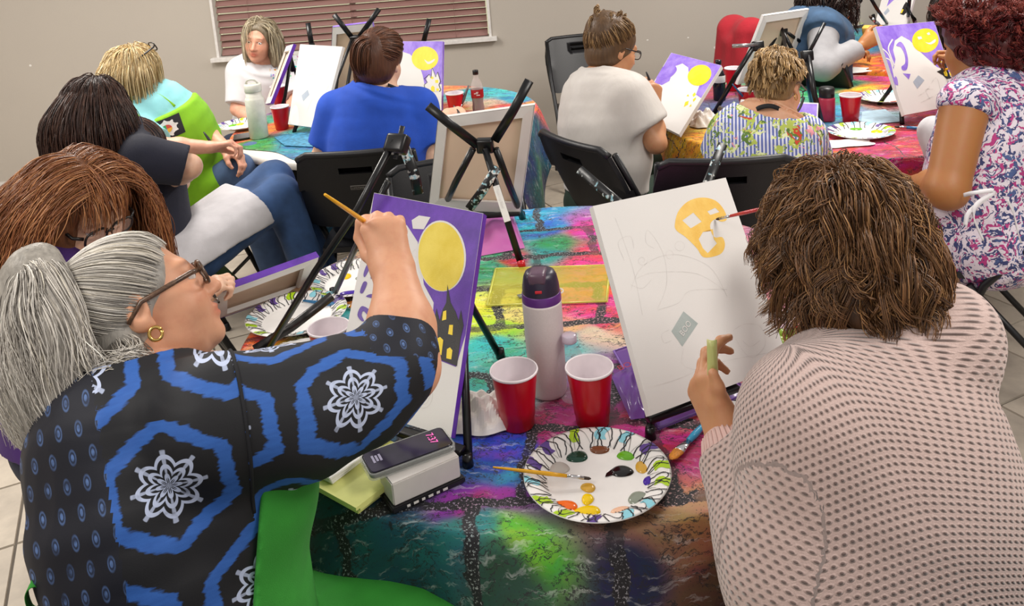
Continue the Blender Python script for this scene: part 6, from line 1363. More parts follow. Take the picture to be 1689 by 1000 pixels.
    for i in range(150):
        a = rng.uniform(-2.75, 2.75) if i > 20 else rng.uniform(-3.1, 3.1); zz = rng.uniform(-.10, .0); rr = math.sqrt(max(.05, 1-((zz-.03)/.125)**2)); b = A(math.sin(a)*.093*rr, -math.cos(a)*.112*rr-.012, zz)
        if b[1] > .055 and zz < .05: continue
        b = b*A(.93, .93, 1)
        if b[0] < -.035: continue
        dn = R.T@A(0, 0, -1); o = nrm(b*A(1, 1, .4)); pts = []; n_ = 9; L0 = rng.uniform(.07, .12); ph = rng.uniform(0, 6.28); cr = rng.uniform(.010, .018); e1 = nrm(np.cross(dn, o)); tn = rng.uniform(1.0, 1.7)*rng.choice((-1, 1))
        for k in range(n_):
            t = k/(n_-1); pts.append(L(*(b+dn*L0*t+o*(.012+.014*math.sin(t*2.6))+(e1*math.cos(ph+tn*6.28*t)+o*math.sin(ph+tn*6.28*t))*cr*min(1, t*2.5))))
        loc_.append(lock(pts, (.007, .013, .015, .013, .007), 22, .002, 8, K=17, ragged=.12))
    W = np.concatenate(loc_); cl = np.repeat(hair_cols(len(loc_), pal, jit=.1), 22, 0)*(1+rng.normal(0, .14, (len(W), 1))); tubes('curl_strands', W, taper(17, .0013, .4), np.clip(cl, 0, 1), par)
    glasses(c, R, s, par, mat('dark_frame', '1b1614', .3), .002, (.025, .02)); eyes(c, R, s, par)
    # celery and brush held in her hands
    ce = empty('celery_stick', 'pale green celery stick held up in the hand of the curly woman', 'vegetable', PY(1172, 600, 1.205)); a_, b_ = PY(1176, 628, 1.215), PY(1174, 562, 1.215); dd = nrm(b_-a_); sx = nrm(np.cross(dd, v_)); fz = np.cross(sx, dd); v = []; nn = 14
    for j in range(9):
        t = j/8; p = a_-dd*.02+(b_-a_+dd*.02)*t; w = .0085*(1-.12*t)
        for k in range(nn):
            th = math.pi*(k/(nn-1)); ridge = 1+.07*math.sin(k*2.6); v.append(p+sx*math.cos(th)*w*ridge-fz*(math.sin(th)*w*.9*ridge-.004))
        for k in range(nn):
            th = math.pi*(1-k/(nn-1)); v.append(p+sx*math.cos(th)*w*.72-fz*(math.sin(th)*w*.42-.004))
    m2 = 2*nn; f = [(j*m2+k, j*m2+(k+1) % m2, (j+1)*m2+(k+1) % m2, (j+1)*m2+k) for j in range(8) for k in range(m2)]+[tuple(range(m2))[::-1], tuple(8*m2+k for k in range(m2))]
    t = NT('celery_flesh'); n_ = t.noise(t.scale(t.obj(), (300, 300, 20)), 1.0, 3); t.set(Base_Color=t.mix(n_, lin('a9b060'), lin('d5d796')), Roughness=.35, Subsurface_Weight=.15, Subsurface_Scale=.004); pydata('stalk', v, f, t.m, ce)
    brush('thin red-handled brush touching the golden pumpkin face', cB.pt(*cB.uv(1180, 363), .003), PY(1318, 330, 1.58), HANDLE_R, .0032, BRISTLE_D, .03, .012)
    seat_for('black folding chair under the woman in pink knit', T[0], fw, None, .05); return D
# ================================================================== the other painters
def long_hair(D, pal, base, n=1400, steps=26, ds=.013, vols=(), flow=None, thick=(.02, .16), wave=.004, r=.0013, t=.006, face=True, mask=scalp_mask, shoulder=True, wfreq=30, clump=0):
    c, R, s, par = D['c'], D['R'], D['s'], D['par']; H = SDF(c-.3, c+.22, .005); hair_shell(H, c, R, s, t, face)
    for v in vols: H.cone(v[0], v[1], v[2], v[3], .03)
    H.displace(lambda P: .003*wob(P*70, 1.0, 8)); hair_part(H, par, base, 'hair_base')
    col = []
    if shoulder: col = [(D['T'][-2], A(D['rx'][-2]+.03, D['ry'][-2]+.04, .11), np.stack([D['lat'], D['fwd'], nrm(np.cross(D['lat'], D['fwd']))], 1))]
    fl = flow or (lambda q, k, g: np.stack([q[:, 0]*4*max(0, 1-2.5*k), (q[:, 1]-.03)*4*max(0, 1-2.5*k), 0*q[:, 0]], 1)-g*(.35+k))
    W = grow(c, R, s, n, fl, steps, ds, mask, thick, base=1+(t+.001)/.078, wave=wave, wfreq=wfreq, clump=clump, colliders=col); tubes('hair_strands', W, taper(W.shape[1], r, .4), hair_cols(len(W), pal), par)
def build_auburn_woman():
    hd = hframe(132, 345, 1.98, .6, -.5, -.6, 0, .75, -.6, 1.04); c, R, s = hd
    T = [A(-1.18, 1.98, .55), A(-1.17, 1.97, .72), A(-1.15, 1.97, .88), A(-1.12, 1.975, .99), A(-1.09, 1.98, 1.04)]; lat = nrm(A(.15, -1, 0))
    rs, ls = A(-1.10, 1.80, .95), A(-1.07, 2.16, .95); wr = PY(325, 505, 1.97); el = A(-.98, 1.84, .80)
    r_, u_, v_ = imgframe(350, 470)
    arms = [dict(j=[rs, el, wr], side='R', h=dict(d=nrm(r_*.6+u_*.75), n=nrm(r_*.5-u_*.5+v_*.5), c=(.9, 1.1, 1.2, 1.2), s=.85)), dict(j=[ls, A(-1.0, 2.26, .76), A(-.92, 2.1, .64)], side='L', h=dict(d=A(1, -.2, 0), n=A(0, 0, -1)))]
    D = figure('woman with auburn fringe and dark glasses bowed over her purple canvas', .0048, 'fair', hd, T, lat, (.18, .17, .17, .14, .06), (.14, .13, .13, .11, .06), (rs, ls), arms, ears=False); par = D['par']
    top(D, 'purple_shirt', cloth_mat('deep_purple_shirt', '46246e'), .014, 1.75, (.066, .058, .045), .075, 0, None)
    trousers(D, cloth_mat('dark_jeans', '1b2238')); L = lambda x, y, z: c+R@(A(x, y, z)*s)
    pal = ('8a5634', 'a56c42', '6e4026', 'b98358', '7d4a2e'); dn = A(0, 0, -1)
    long_hair(D, pal, '7d4e30', 3600, 30, .0135, [(L(.07, .02, .03), L(.068, .0, .03)+dn*.22, .032, .045), (L(-.07, .02, .03), L(-.068, .0, .03)+dn*.2, .03, .04), (L(.068, -.03, .0), L(.07, -.05, .0)+dn*.24, .045, .055), (L(-.06, -.05, .0), L(-.06, -.05, .0)+dn*.28, .055, .07), (L(.06, -.06, 0), L(.06, -.06, 0)+dn*.25, .05, .06), (L(0, -.08, 0), L(0, -.08, 0)+dn*.27, .07, .08)], thick=(.04, .22), wave=.006, r=.0013, t=.01, mask=lambda q: scalp_mask(q) & (q[:, 1] < .06), flow=lambda q, k, g: np.stack([np.sign(q[:, 0])*.8*max(0, 1-1.6*k), -.4*max(0, 1-2*k)+0*q[:, 0], 0*q[:, 0]], 1)-g*(.35+.8*k))
    W = grow(c, R, s, 520, lambda q, k, g: np.stack([q[:, 0]*.8, 1.0-1.3*k+0*q[:, 0], -.35-1.0*k+0*q[:, 0]], 1), 9, .0115, lambda q: (q[:, 1] > .0) & (q[:, 2] > .085), (.05, .2), wave=.002); tubes('fringe_strands', W, taper(W.shape[1], .0013, .4), hair_cols(len(W), pal), par)
    glasses(c, R, s, par, mat('dark_frame', '1b1614', .3), .0028, (.027, .021)); eyes(c, R, s, par)
    seat_for('black folding chair under the auburn-haired woman', T[0]+A(0, .12, 0), A(1, -.1, 0), None, .1)
    brush('dark brush in the fist of the auburn-haired woman', PY(362, 500, 2.0), PY(340, 470, 1.9), HANDLE_K, .0035)
def build_navy_woman():
    hd = hframe(160, 188, 2.86, .75, .02, .75, -.05, 1, 0, 1.0); c, R, s = hd
    T = [A(-1.33, 2.92, .55), PY(242, 335, 2.96), PY(228, 285, 2.95), PY(205, 245, 2.92), PY(190, 226, 2.9)]; lat = nrm(A(.5, -.85, 0))
    rs, ls = PY(238, 262, 2.76), PY(195, 240, 3.06); el = PY(312, 275, 2.80); wr = PY(284, 298, 2.9); lel, lwr = PY(290, 300, 3.2), PY(300, 300, 3.05)
    r_, u_, v_ = imgframe(280, 290)
    pel = T[0]; legs = [(pel+A(.05, -.08, 0), PY(462, 322, 3.22), A(-.80, 3.26, .085)), (pel+A(.0, .1, 0), PY(452, 296, 3.34), A(-.78, 3.42, .085))]
    D = figure('woman with long dark hair, navy shirt and a white apron on her lap', .0062, 'fair', hd, T, lat, (.165, .155, .15, .125, .055), (.13, .12, .12, .10, .055), (rs, ls), [dict(j=[rs, el, wr], side='R', h=dict(d=nrm(-r_+v_*.3), n=nrm(-u_+v_*.3), c=(.5, .5, .5, .5))), dict(j=[ls, lel, lwr], side='L', h=dict(d=nrm(-r_*.4-v_), n=-u_))], legs); par = D['par']
    top(D, 'navy_shirt', cloth_mat('navy_shirt', '191b2c'), .015, .92, (.068, .064), .075)
    trousers(D, cloth_mat('blue_jeans', '33507c', var=.25), r=(.092, .075, .06), folds=.006)
    S = SDF(pel-.3, pel+A(.75, .75, .45), .007); a, b, k = legs[0][0], legs[1][0], [l[1] for l in legs]
    S.cone(a+A(.06, .0, .06), a*.12+k[0]*.88+A(0, 0, .0), .112, .102, .08); S.cone(b+A(.06, 0, .05), b*.12+k[1]*.88, .112, .102, .1); S.cut(pel*.24+k[0]*.76+A(.02, 0, 0), nrm(k[0]-a)); dl = nrm(k[0]-a); nn = nrm(A(0, 0, 1)-dl*dl[2]); S.cut(a+nn*.03, -nrm(nn+A(.0, .25, 0))); S.displace(fold_fn(.008, 18, A(.5, .5, 0), 4)); S.mesh('white_apron', cloth_mat('white_apron', 'c9c6c9'), par)
    dn = A(0, 0, -1); L = lambda x, y, z: c+R@(A(x, y, z)*s)
    long_hair(D, ('3a2620', '4d342a', '2a1b17', '5c4034'), '34231d', 1900, 30, .0125, [(L(0, -.06, 0), L(0, -.07, 0)+dn*.22, .075, .07), (L(.05, -.03, 0), L(.055, -.05, 0)+dn*.2, .04, .05)], thick=(.02, .13), wave=.003, r=.0014, t=.006)
    seat_for('black folding chair under the woman in navy, dark frame at its side', pel, A(.8, .55, 0), None, .03)
def build_lime_woman():
    hd = hframe(222, 124, 3.72, .88, .08, .45, 0, 1, 0, 1.0); c, R, s = hd
    T = [A(-1.6, 3.82, .55), PY(290, 262, 3.78), PY(268, 215, 3.75), PY(240, 178, 3.73), PY(228, 166, 3.73)]; lat = nrm(A(-.72, -.7, 0))
    rs, ls = PY(212, 206, 3.60), PY(300, 184, 3.82); el, wr = PY(262, 242, 3.5), PY(345, 243, 3.52); lel, lwr = PY(328, 210, 3.86), PY(372, 244, 3.70)
    r_, u_, v_ = imgframe(360, 240); pel = T[0]; legs = [(pel+A(.06, -.08, 0), PY(392, 282, 3.72), A(-1.16, 3.78, .085)), (pel+A(0, .1, 0), PY(415, 262, 3.95), A(-1.10, 4.0, .085))]
    D = figure('woman with blond bob, turquoise shirt and lime green apron by the wall', .0066, 'rosy', hd, T, lat, (.19, .19, .185, .15, .06), (.17, .165, .16, .12, .06), (rs, ls), [dict(j=[rs, el, wr], side='R', h=dict(d=nrm(r_+u_*.2), n=-u_, c=(.7, .8, .8, .8))), dict(j=[ls, lel, lwr], side='L', h=dict(d=nrm(r_*.6-u_*.4-v_*.4), n=-u_, c=(.6, .7, .7, .7)))], legs); par = D['par']; fw = D['fwd']
    top(D, 'turquoise_shirt', cloth_mat('turquoise_shirt', '8fd2d8'), .015, .9, (.07, .066), .075)
    LA = cloth_mat('lime_apron', '86c41c'); S = SDF(D['lo']-.05, D['hi']+A(.5, .3, .05), .007); rings(S, T[:-1]+[T[-1]-nrm(T[-1]-T[0])*.01], lat, D['rx'], D['ry'], .05, .034); S.cut(T[2]+fw*.02, -fw); S.cut(T[3]-A(0, 0, .01), nrm(T[-1]-T[0])); D0 = S.D.copy(); S.D[:] = .08
    for h, k, a in legs: S.cone(h+A(.05, .02, .03), h*.45+k*.55, .115, .1, .12)
    S.cut(pel+A(0, 0, -.04), (0, 0, -1)); S.displace(fold_fn(.006, 22, fw, 2)); S.D = np.minimum(S.D, D0); S.mesh('lime_apron', LA, par)
    strap('apron_strap', [PY(228, 196, 3.52), PY(212, 172, 3.56), PY(216, 160, 3.62)], .022, LA, par, nrm(_R)); strap('apron_strap', [PY(288, 176, 3.66), PY(262, 158, 3.66), PY(244, 156, 3.66)], .016, LA, par, nrm(_U))
    # printed splat badge on the bib
    bc = np.array([PY(278, 194, 3.0)]); r2, u2, v2 = imgframe(278, 194)
    def on_bib(dx, dy, lift):
        # drop on to the apron surface along the chest direction
        p = T[2]*.55+T[3]*.45; n = nrm(fw*.8+lat*.35); e1 = nrm(np.cross(nrm(T[-1]-T[0]), n)); e2 = np.cross(n, e1); return p+n*.26+e1*dx+e2*dy, -n, e1, e2
    ob = [o for o in par.children if o.name.startswith('lime_apron')][0]; dg = bpy.context.evaluated_depsgraph_get(); bpy.context.view_layer.update()
    def proj(dx, dy, lift):
        o, d, e1, e2 = on_bib(dx, dy, lift); hit, loc, nr, i = ob.ray_cast(Vector(o), Vector(d), distance=.6); return (np.array(loc) if hit else o+d*.2)-d*lift
    def patch(name, fn, n, m, lift): 
        v = [proj(*fn(i/n, j/n), lift) for i in range(n+1) for j in range(n+1)]; return pydata(name, v, [(i*(n+1)+j, (i+1)*(n+1)+j, (i+1)*(n+1)+j+1, i*(n+1)+j+1) for i in range(n) for j in range(n)], m, par)
    patch('black_badge', lambda a, b: ((a-.5)*.13+.05, (b-.5)*.085-.01), 10, mat('badge_black', '15151a', .7), .004); v = [proj(.05, -.01, .006)]; m_ = 48
    for k in range(m_):
        a = 6.2832*k/m_; q = .030+.008*max(0, math.sin(a*9)); v.append(proj(q*1.35*math.cos(a)+.05, q*math.sin(a)-.01, .006))
    pydata('white_splat', v, [(0, 1+k, 1+(k+1) % m_) for k in range(m_)], LAB, par); v = [proj(.05, -.01, .008)]
    for k in range(20): a = 6.2832*k/20; v.append(proj(.017*1.3*math.cos(a)+.05, .017*math.sin(a)-.01, .008))
    for i, cc in enumerate(('c84838', '3a9a58', '3868b8', 'd8a030')): pydata('badge_colour', v, [(0, 1+k, 1+(k+1) % 20) for k in range(i*5, i*5+5)], mat('badge_'+cc, cc, .7), par)
    trousers(D, cloth_mat('slate_jeans', '4a6288', var=.2), r=(.09, .075, .06))
    dn = A(0, 0, -1); L = lambda x, y, z: c+R@(A(x, y, z)*s)
    long_hair(D, ('d8c090', 'c0a470', 'e8d8b0', 'a88a5c'), 'b59c6c', 1000, 17, .0125, [(L(0, -.07, .02), L(0, -.07, 0)+dn*.09, .075, .05), (L(.055, -.035, .0), L(.06, -.04, 0)+dn*.07, .04, .035)], thick=(.05, .2), wave=.002, r=.0018, t=.008, shoulder=False)
    g = glasses(c+R@A(0, -.012, .066), R@np.array(Matrix.Rotation(.55, 3, 'X')), s, par, mat('dark_frame', '1b1614', .3), .0028, (.026, .02)); g.name = 'sunglasses'
    seat_for('black folding chair under the woman in the lime apron', pel, A(.95, -.1, 0), None, .03)
    brush('thin dark brush in the fingers of the woman in lime apron', PY(356, 246, 3.56), PY(336, 218, 3.60), HANDLE_K, .005)
def build_window_woman():
    hd = hframe(428, 66, 4.98, -.32, -.22, -.9, .06, 1, -.2, 1.0); c, R, s = hd
    T = [A(-1.42, 5.16, .55), PY(430, 180, 5.14), PY(433, 140, 5.10), PY(438, 112, 5.07), PY(438, 100, 5.05)]; lat = nrm(A(-.95, .25, 0))
    rs, ls = PY(396, 118, 5.06), PY(478, 112, 5.12); el, wr = PY(392, 180, 4.98), PY(420, 200, 4.86); lel, lwr = PY(490, 165, 5.0), PY(462, 196, 4.85)
    D = figure('woman with highlighted hair and white printed shirt facing us before the window', .0062, 'rosy', hd, T, lat, (.185, .18, .18, .15, .06), (.15, .145, .15, .12, .06), (rs, ls), [dict(j=[rs, el, wr], side='R', h=dict(d=A(.6, -.7, 0), n=A(0, 0, -1))), dict(j=[ls, lel, lwr], side='L', h=dict(d=A(-.5, -.8, 0), n=A(0, 0, -1)))]); par = D['par']
    t = NT('white_printed_shirt'); o = t.obj(); n = t.noise(o, 55, 2); n2 = t.node('ShaderNodeTexNoise'); n2.inputs['Scale'].default_value = 30; t.l.new(o, n2.inputs['Vector'])
    h = t.node('ShaderNodeHueSaturation'); t.l.new(n2.outputs['Color'], h.inputs['Color']); h.inputs['Saturation'].default_value = 4; z = t.sep(o)[2]; x = t.sep(o)[0]
    zone = t.math('MULTIPLY', t.math('MULTIPLY', t.step(z, .86, .88), t.math('SUBTRACT', 1.0, t.step(z, 1.0, 1.01))), t.step(x, -1.43, -1.40)); t.set(Base_Color=t.mix(t.math('MULTIPLY', zone, t.step(n, .56, .6)), lin('dcdadd'), h.outputs[0]), Roughness=.85); t.bump(t.noise(o, 16, 3), .3, .006)
    top(D, 'white_printed_shirt', t.m, .016, .85, (.07, .068), .078)
    trousers(D, cloth_mat('dark_jeans', '1b2238')); L = lambda x, y, z: c+R@(A(x, y, z)*s); dn = A(0, 0, -1)
    fl = lambda q, k, g: np.stack([np.sign(q[:, 0]+.012)*.5*max(0, 1-3*k), -.3*max(0, 1-3*k)+0*q[:, 0], 0*q[:, 0]], 1)-g*(.4+k)
    long_hair(D, ('b8a888', 'd6cab0', '8a7a60', 'c8bca4', '766650'), '8a7c66', 1000, 20, .0125, [(L(-.07, -.02, .0), L(-.075, -.01, 0)+dn*.13, .03, .028), (L(.07, -.02, .0), L(.075, -.01, 0)+dn*.13, .03, .028), (L(0, -.06, 0), L(0, -.07, 0)+dn*.12, .07, .06)], flow=fl, thick=(.05, .2), wave=.002, r=.0018, t=.007, shoulder=False, mask=lambda q: scalp_mask(q) & (q[:, 1] < .055))
    eyes(c, R, s, par); seat_for('black folding chair under the woman facing us', T[0], A(-.25, -1, 0), None, .03)
def build_blue_woman():
    hd = hframe(628, 102, 3.46, .42, -.05, .95, .05, 1, -.1, 1.02); c, R, s = hd
    T = [A(-.62, 3.40, .55), PY(622, 300, 3.36), PY(622, 230, 3.38), PY(622, 172, 3.42), PY(626, 150, 3.43)]; lat = nrm(A(.97, -.15, 0))
    rs, ls = PY(690, 178, 3.42), PY(556, 182, 3.46); el, wr = PY(712, 262, 3.38), PY(738, 190, 3.75); lel, lwr = PY(532, 262, 3.46), PY(560, 250, 3.7)
    r_, u_, v_ = imgframe(745, 185)
    D = figure('woman with auburn hair tied up and a bright blue shirt, back to us', .0062, 'fair', hd, T, lat, (.185, .18, .185, .16, .06), (.125, .125, .125, .11, .06), (rs, ls), [dict(j=[rs, el, wr], side='R', r=(.055, .047, .04, .028), h=dict(d=nrm(r_*.7+v_*.6+u_*.2), n=nrm(-r_*.3-u_*.6+v_*.1), c=(.8, .9, .9, .9))), dict(j=[ls, lel, lwr], side='L', r=(.055, .047, .04, .028), h=dict(d=v_, n=-u_))]); par = D['par']
    top(D, 'blue_shirt', cloth_mat('royal_blue_shirt', '1c4fc0'), .015, .72, (.075, .072), .074, folds=(.004, 18)); trousers(D, cloth_mat('dark_jeans', '1b2238'))
    L = lambda x, y, z: c+R@(A(x, y, z)*s); H = SDF(c-.22, c+.22, .005); hair_shell(H, c, R, s, .008, True); H.ell(L(-.01, -.10, .02), A(.062, .045, .085)*s, R, .04); H.ell(L(0, -.06, -.045), A(.062, .045, .05)*s, R, .03); hair_part(H, par, '5e3a28', 'hair_base')
    pal = ('6e4530', '52301f', '855840', '3f261a'); kn = A(-.01, -.13, .055)
    W = grow(c, R, s, 2200, lambda q, k, g: (kn-q), 14, .0115, lambda q: scalp_mask(q), (.02, .12), base=1.12, wave=.001); tubes('hair_strands', W, taper(W.shape[1], .0016, .7), hair_cols(len(W), pal), par)
    W = np.concatenate([lock([L(-.01, -.125, .08), L(-.02, -.15, .05), L(-.02, -.145, -.01), L(-.015, -.12, -.06)], (.02, .04, .045, .02), 340, .004, 6, K=12), lock([L(-.04, -.1, .05), L(-.06, -.1, 0), L(-.055, -.08, -.06), L(-.06, -.08, -.10)], (.01, .018, .018, .01), 120, .004, 6, K=12)]); tubes('bun_strands', W, taper(12, .0016, .4), hair_cols(len(W), pal), par)
    strap('apron_strap', [PY(655, 146, 3.40), PY(640, 140, 3.36), PY(655, 150, 3.5)], .012, mat('black_ribbon', '18181c', .8), par, nrm(_U))
    brush('thin brush in the right hand of the woman in bright blue', PY(748, 174, 3.85), PY(762, 192, 3.70), HANDLE_K, .004)
    seat_for('black folding chair with a badge on its back, behind the blue shirt', T[0], A(.03, 1, 0), (584, 245), logo=True)
def build_white_blouse_woman():
    hd = hframe(1010, 82, 3.42, .8, -.22, .6, .1, 1, 0, 1.0); c, R, s = hd
    T = [A(.33, 3.32, .55), PY(1000, 262, 3.32), PY(990, 205, 3.34), PY(992, 150, 3.38), PY(996, 130, 3.40)]; lat = nrm(A(.62, -.78, 0))
    rs, ls = PY(1035, 162, 3.26), PY(968, 152, 3.52); el, wr = PY(1082, 236, 3.20), PY(1078, 178, 3.34); lel, lwr = PY(1030, 230, 3.6), PY(1075, 210, 3.6)
    r_, u_, v_ = imgframe(1078, 165)
    D = figure('woman with brown updo, white blouse and dark green apron painting sideways', .0058, 'tan', hd, T, lat, (.165, .165, .17, .145, .055), (.13, .13, .135, .11, .055), (rs, ls), [dict(j=[rs, el, wr], side='R', r=(.046, .04, .036, .026), h=dict(d=nrm(u_+r_*.05), n=nrm(-r_*.5+v_*.6), c=(.9, 1.1, 1.2, 1.2))), dict(j=[ls, lel, lwr], side='L', h=dict(d=nrm(r_+v_*.2), n=nrm(u_)))]); par = D['par']
    def ex(S): S.cone(rs, rs*.35+el*.65, .085, .086, .06, cap=1); S.ell(T[1], A(.18, .155, .10), np.stack([lat, D['fwd'], A(0, 0, 1)], 1), .05)
    t = NT('sheer_white_blouse'); n = t.noise(t.obj(), 9, 3); t.set(Base_Color=t.mix(n, lin('c3bcb5'), lin('d6d0ca')), Roughness=.6, Sheen_Weight=.2); t.bump(t.noise(t.scale(t.obj(), (1, 1, .3)), 34, 3), .45, .006)
    top(D, 'white_blouse', t.m, .017, .55, (.075, .075), .072, hem=T[0]+A(0, 0, .05), folds=(.006, 24), extra=ex); trousers(D, cloth_mat('dark_green_apron', '1d3326'), 'green_apron_skirt', (.105, .1, .085))
    strap('apron_strap', [PY(986, 122, 3.33), PY(1000, 118, 3.31), PY(1020, 128, 3.33), PY(1028, 140, 3.38)], .018, cloth_mat('dark_green_apron', '1d3326'), par, nrm(_U+_R*.2))
    L = lambda x, y, z: c+R@(A(x, y, z)*s); H = SDF(c-.22, c+.22, .005); hair_shell(H, c, R, s, .008); H.ell(L(0, -.05, .10), A(.064, .07, .05)*s, R, .04); H.ell(L(0, -.085, .06), A(.065, .05, .06)*s, R, .03); hair_part(H, par, '62482f', 'hair_base')
    pal = ('6b5034', '8c6c46', '503a26', 'a8865c'); kn = A(0, -.075, .10); W = grow(c, R, s, 2000, lambda q, k, g: kn-q, 14, .0115, scalp_mask, (.02, .14), base=1.12, wave=.002); tubes('hair_strands', W, taper(W.shape[1], .0015, .6), hair_cols(len(W), pal), par)
    loc_ = []
    for i in range(46):
        a = rng.uniform(0, 6.28); b = A(.05*math.cos(a), -.055+.06*math.sin(a), .10+rng.uniform(-.02, .03)); e = b+A(*np.clip(rng.normal(0, .015, 3), -.02, .02)); e2 = e+A(*np.clip(rng.normal(0, .012, 3), -.018, .018))+A(0, 0, -.02); loc_.append(lock([L(*b), L(*(e+A(0, 0, .015))), L(*e2)], (.004, .009, .003), 14, .002, 6, K=9))
    W = np.concatenate(loc_); tubes('updo_curls', W, taper(9, .0016, .4), hair_cols(len(W), pal), par)
    glasses(c, R, s, par, mat('dark_frame', '1b1614', .3), .002, (.024, .018)); brush('dark brush held upright by the woman in white blouse', PY(1082, 160, 3.40), PY(1066, 119, 3.36), HANDLE_K, .0055)
    w0 = wr*.82+el*.18; d = nrm(wr-el); e1 = nrm(np.cross(d, A(0, 1, 0))); e2 = np.cross(d, e1); MB().tube([w0+(e1*math.cos(a)+e2*math.sin(a))*.034 for a in np.linspace(0, 6.29, 22)], .004, 8).build('bracelet', mat('bead_bracelet', '8a6a40', .3, .4, var=.6, scale=200), par)
    seat_for('black folding chair under the woman in white blouse', T[0], A(.86, .5, 0), (948, 226))
def floral(name, base, cols, sc=26, stripe=None, leaf=None):
    t = NT(name); o = t.obj(); M = t.math
    nv = t.node('ShaderNodeTexNoise'); nv.inputs['Scale'].default_value = sc*.5; nv.inputs['Detail'].default_value = 3; t.l.new(o, nv.inputs['Vector'])
    dv = t.node('ShaderNodeVectorMath', operation='MULTIPLY_ADD'); t.l.new(nv.outputs['Color'], dv.inputs[0]); dv.inputs[1].default_value = (.12, .12, .12); t.l.new(o, dv.inputs[2])
    c = lin(base)
    if stripe:
        r, u, v = imgframe(1260, 220); sp = t.node('ShaderNodeVectorMath', operation='DOT_PRODUCT'); t.l.new(o, sp.inputs[0]); sp.inputs[1].default_value = tuple(float(q) for q in r)
        s = M('SINE', M('MULTIPLY', sp.outputs['Value'], 6.2832/.0125)); c = t.mix(t.step(s, -.1, .1), lin(base), lin(stripe))
    for i, (cc, th, scl) in enumerate(cols):
        m_ = t.node('ShaderNodeMapping'); t.l.new(dv.outputs[0], m_.inputs[0]); m_.inputs['Location'].default_value = (i*3.1, i*1.7, i*.9); m_.inputs['Rotation'].default_value = (i*.9, i*.7, i*1.3); m_.inputs['Scale'].default_value = (1, 2.6 if leaf is None else 1.8, 1)
        n = t.noise(m_.outputs[0], sc*scl, 2, .5); c = t.mix(t.step(n, th, th+.02), c, lin(cc))
    t.set(Base_Color=c, Roughness=.82); t.bump(t.noise(o, 14, 3), .25, .005); return t.m
def build_floral_woman():
    hd = hframe(1284, 142, 3.06, .38, -.35, .82, .02, 1, .25, .94); c, R, s = hd
    T = [A(.90, 2.95, .55), PY(1262, 290, 2.96), PY(1262, 240, 2.98), PY(1266, 206, 3.02), PY(1272, 188, 3.04)]; lat = nrm(A(.97, -.1, -.02))
    rs, ls = PY(1326, 222, 3.03), PY(1206, 222, 3.02); el, wr = PY(1346, 268, 3.1), PY(1330, 222, 3.28); lel, lwr = PY(1178, 268, 3.06), PY(1204, 240, 3.26); r_, u_, v_ = imgframe(1330, 210)
    D = figure('woman with short blond crop and striped floral top, back to us', .0058, 'warm', hd, T, lat, (.165, .165, .165, .145, .06), (.12, .12, .12, .10, .06), (rs, ls), [dict(j=[rs, el, wr], side='R', h=dict(d=nrm(v_+u_*.3-r_*.3), n=-u_, c=(.7, .8, .9, .9))), dict(j=[ls, lel, lwr], side='L', h=dict(d=v_, n=-u_))]); par = D['par']
    top(D, 'striped_floral_top', floral('striped_floral_print', 'd9d9e8', [('b4c25a', .56, .42), ('5c7a34', .61, .5), ('e0e6ae', .62, .6), ('e59aa4', .655, .35), ('c8452c', .68, .4)], 42, '5a68ac', True), .015, .8, (.07, .066), .115, .0, neck_front=-.03)
    trousers(D, cloth_mat('dark_jeans', '1b2238')); L = lambda x, y, z: c+R@(A(x, y, z)*s); H = SDF(c-.2, c+.2, .005); hair_shell(H, c, R, s, .008); H.ell(L(0, -.03, .07), A(.078, .09, .068)*s, R, .03); H.displace(lambda P: .004*wob(P*90, 1.0, 8)); hair_part(H, par, '8a6e48', 'hair_base')
    pal = ('b8925e', 'd8b888', '8a6c44', 'c8a470', '6e5436'); W = grow(c, R, s, 1500, lambda q, k, g: np.stack([q[:, 0]*3+.2, -.5+0*q[:, 0], .5-2.0*k+0*q[:, 0]], 1)-g*.3, 7, .0095, scalp_mask, (.1, .34), wave=.004, wfreq=60, clump=90); tubes('hair_strands', W, taper(W.shape[1], .0017, .35), hair_cols(len(W), pal), par)
    BRB = mat('black_ribbon', '18181c', .8); strap('apron_strap', [PY(1236, 190, 3.0), PY(1252, 178, 2.95), PY(1272, 175, 2.93), PY(1290, 182, 2.95), PY(1304, 192, 3.0)], .017, BRB, par, nrm(_U+_F*.3)); strap('apron_strap', [PY(1304, 194, 3.04), PY(1318, 180, 3.10), PY(1326, 160, 3.16)], .01, BRB, par, nrm(_R+_F*.3))
    glasses(c, R, s, par, mat('dark_frame', '1b1614', .3), .002, (.024, .018)); E = L(.078, -.01, -.045); MB().tube([E+R@A(.0, .012*math.cos(a), .012*math.sin(a)-.01) for a in np.linspace(0, 6.29, 18)], .0018, 6).build('earring', mat('gold', 'd8b468', .2, 1.0), par)
    seat_for('black folding chair under the woman in striped floral top', T[0], A(.12, 1, 0), (1196, 256))
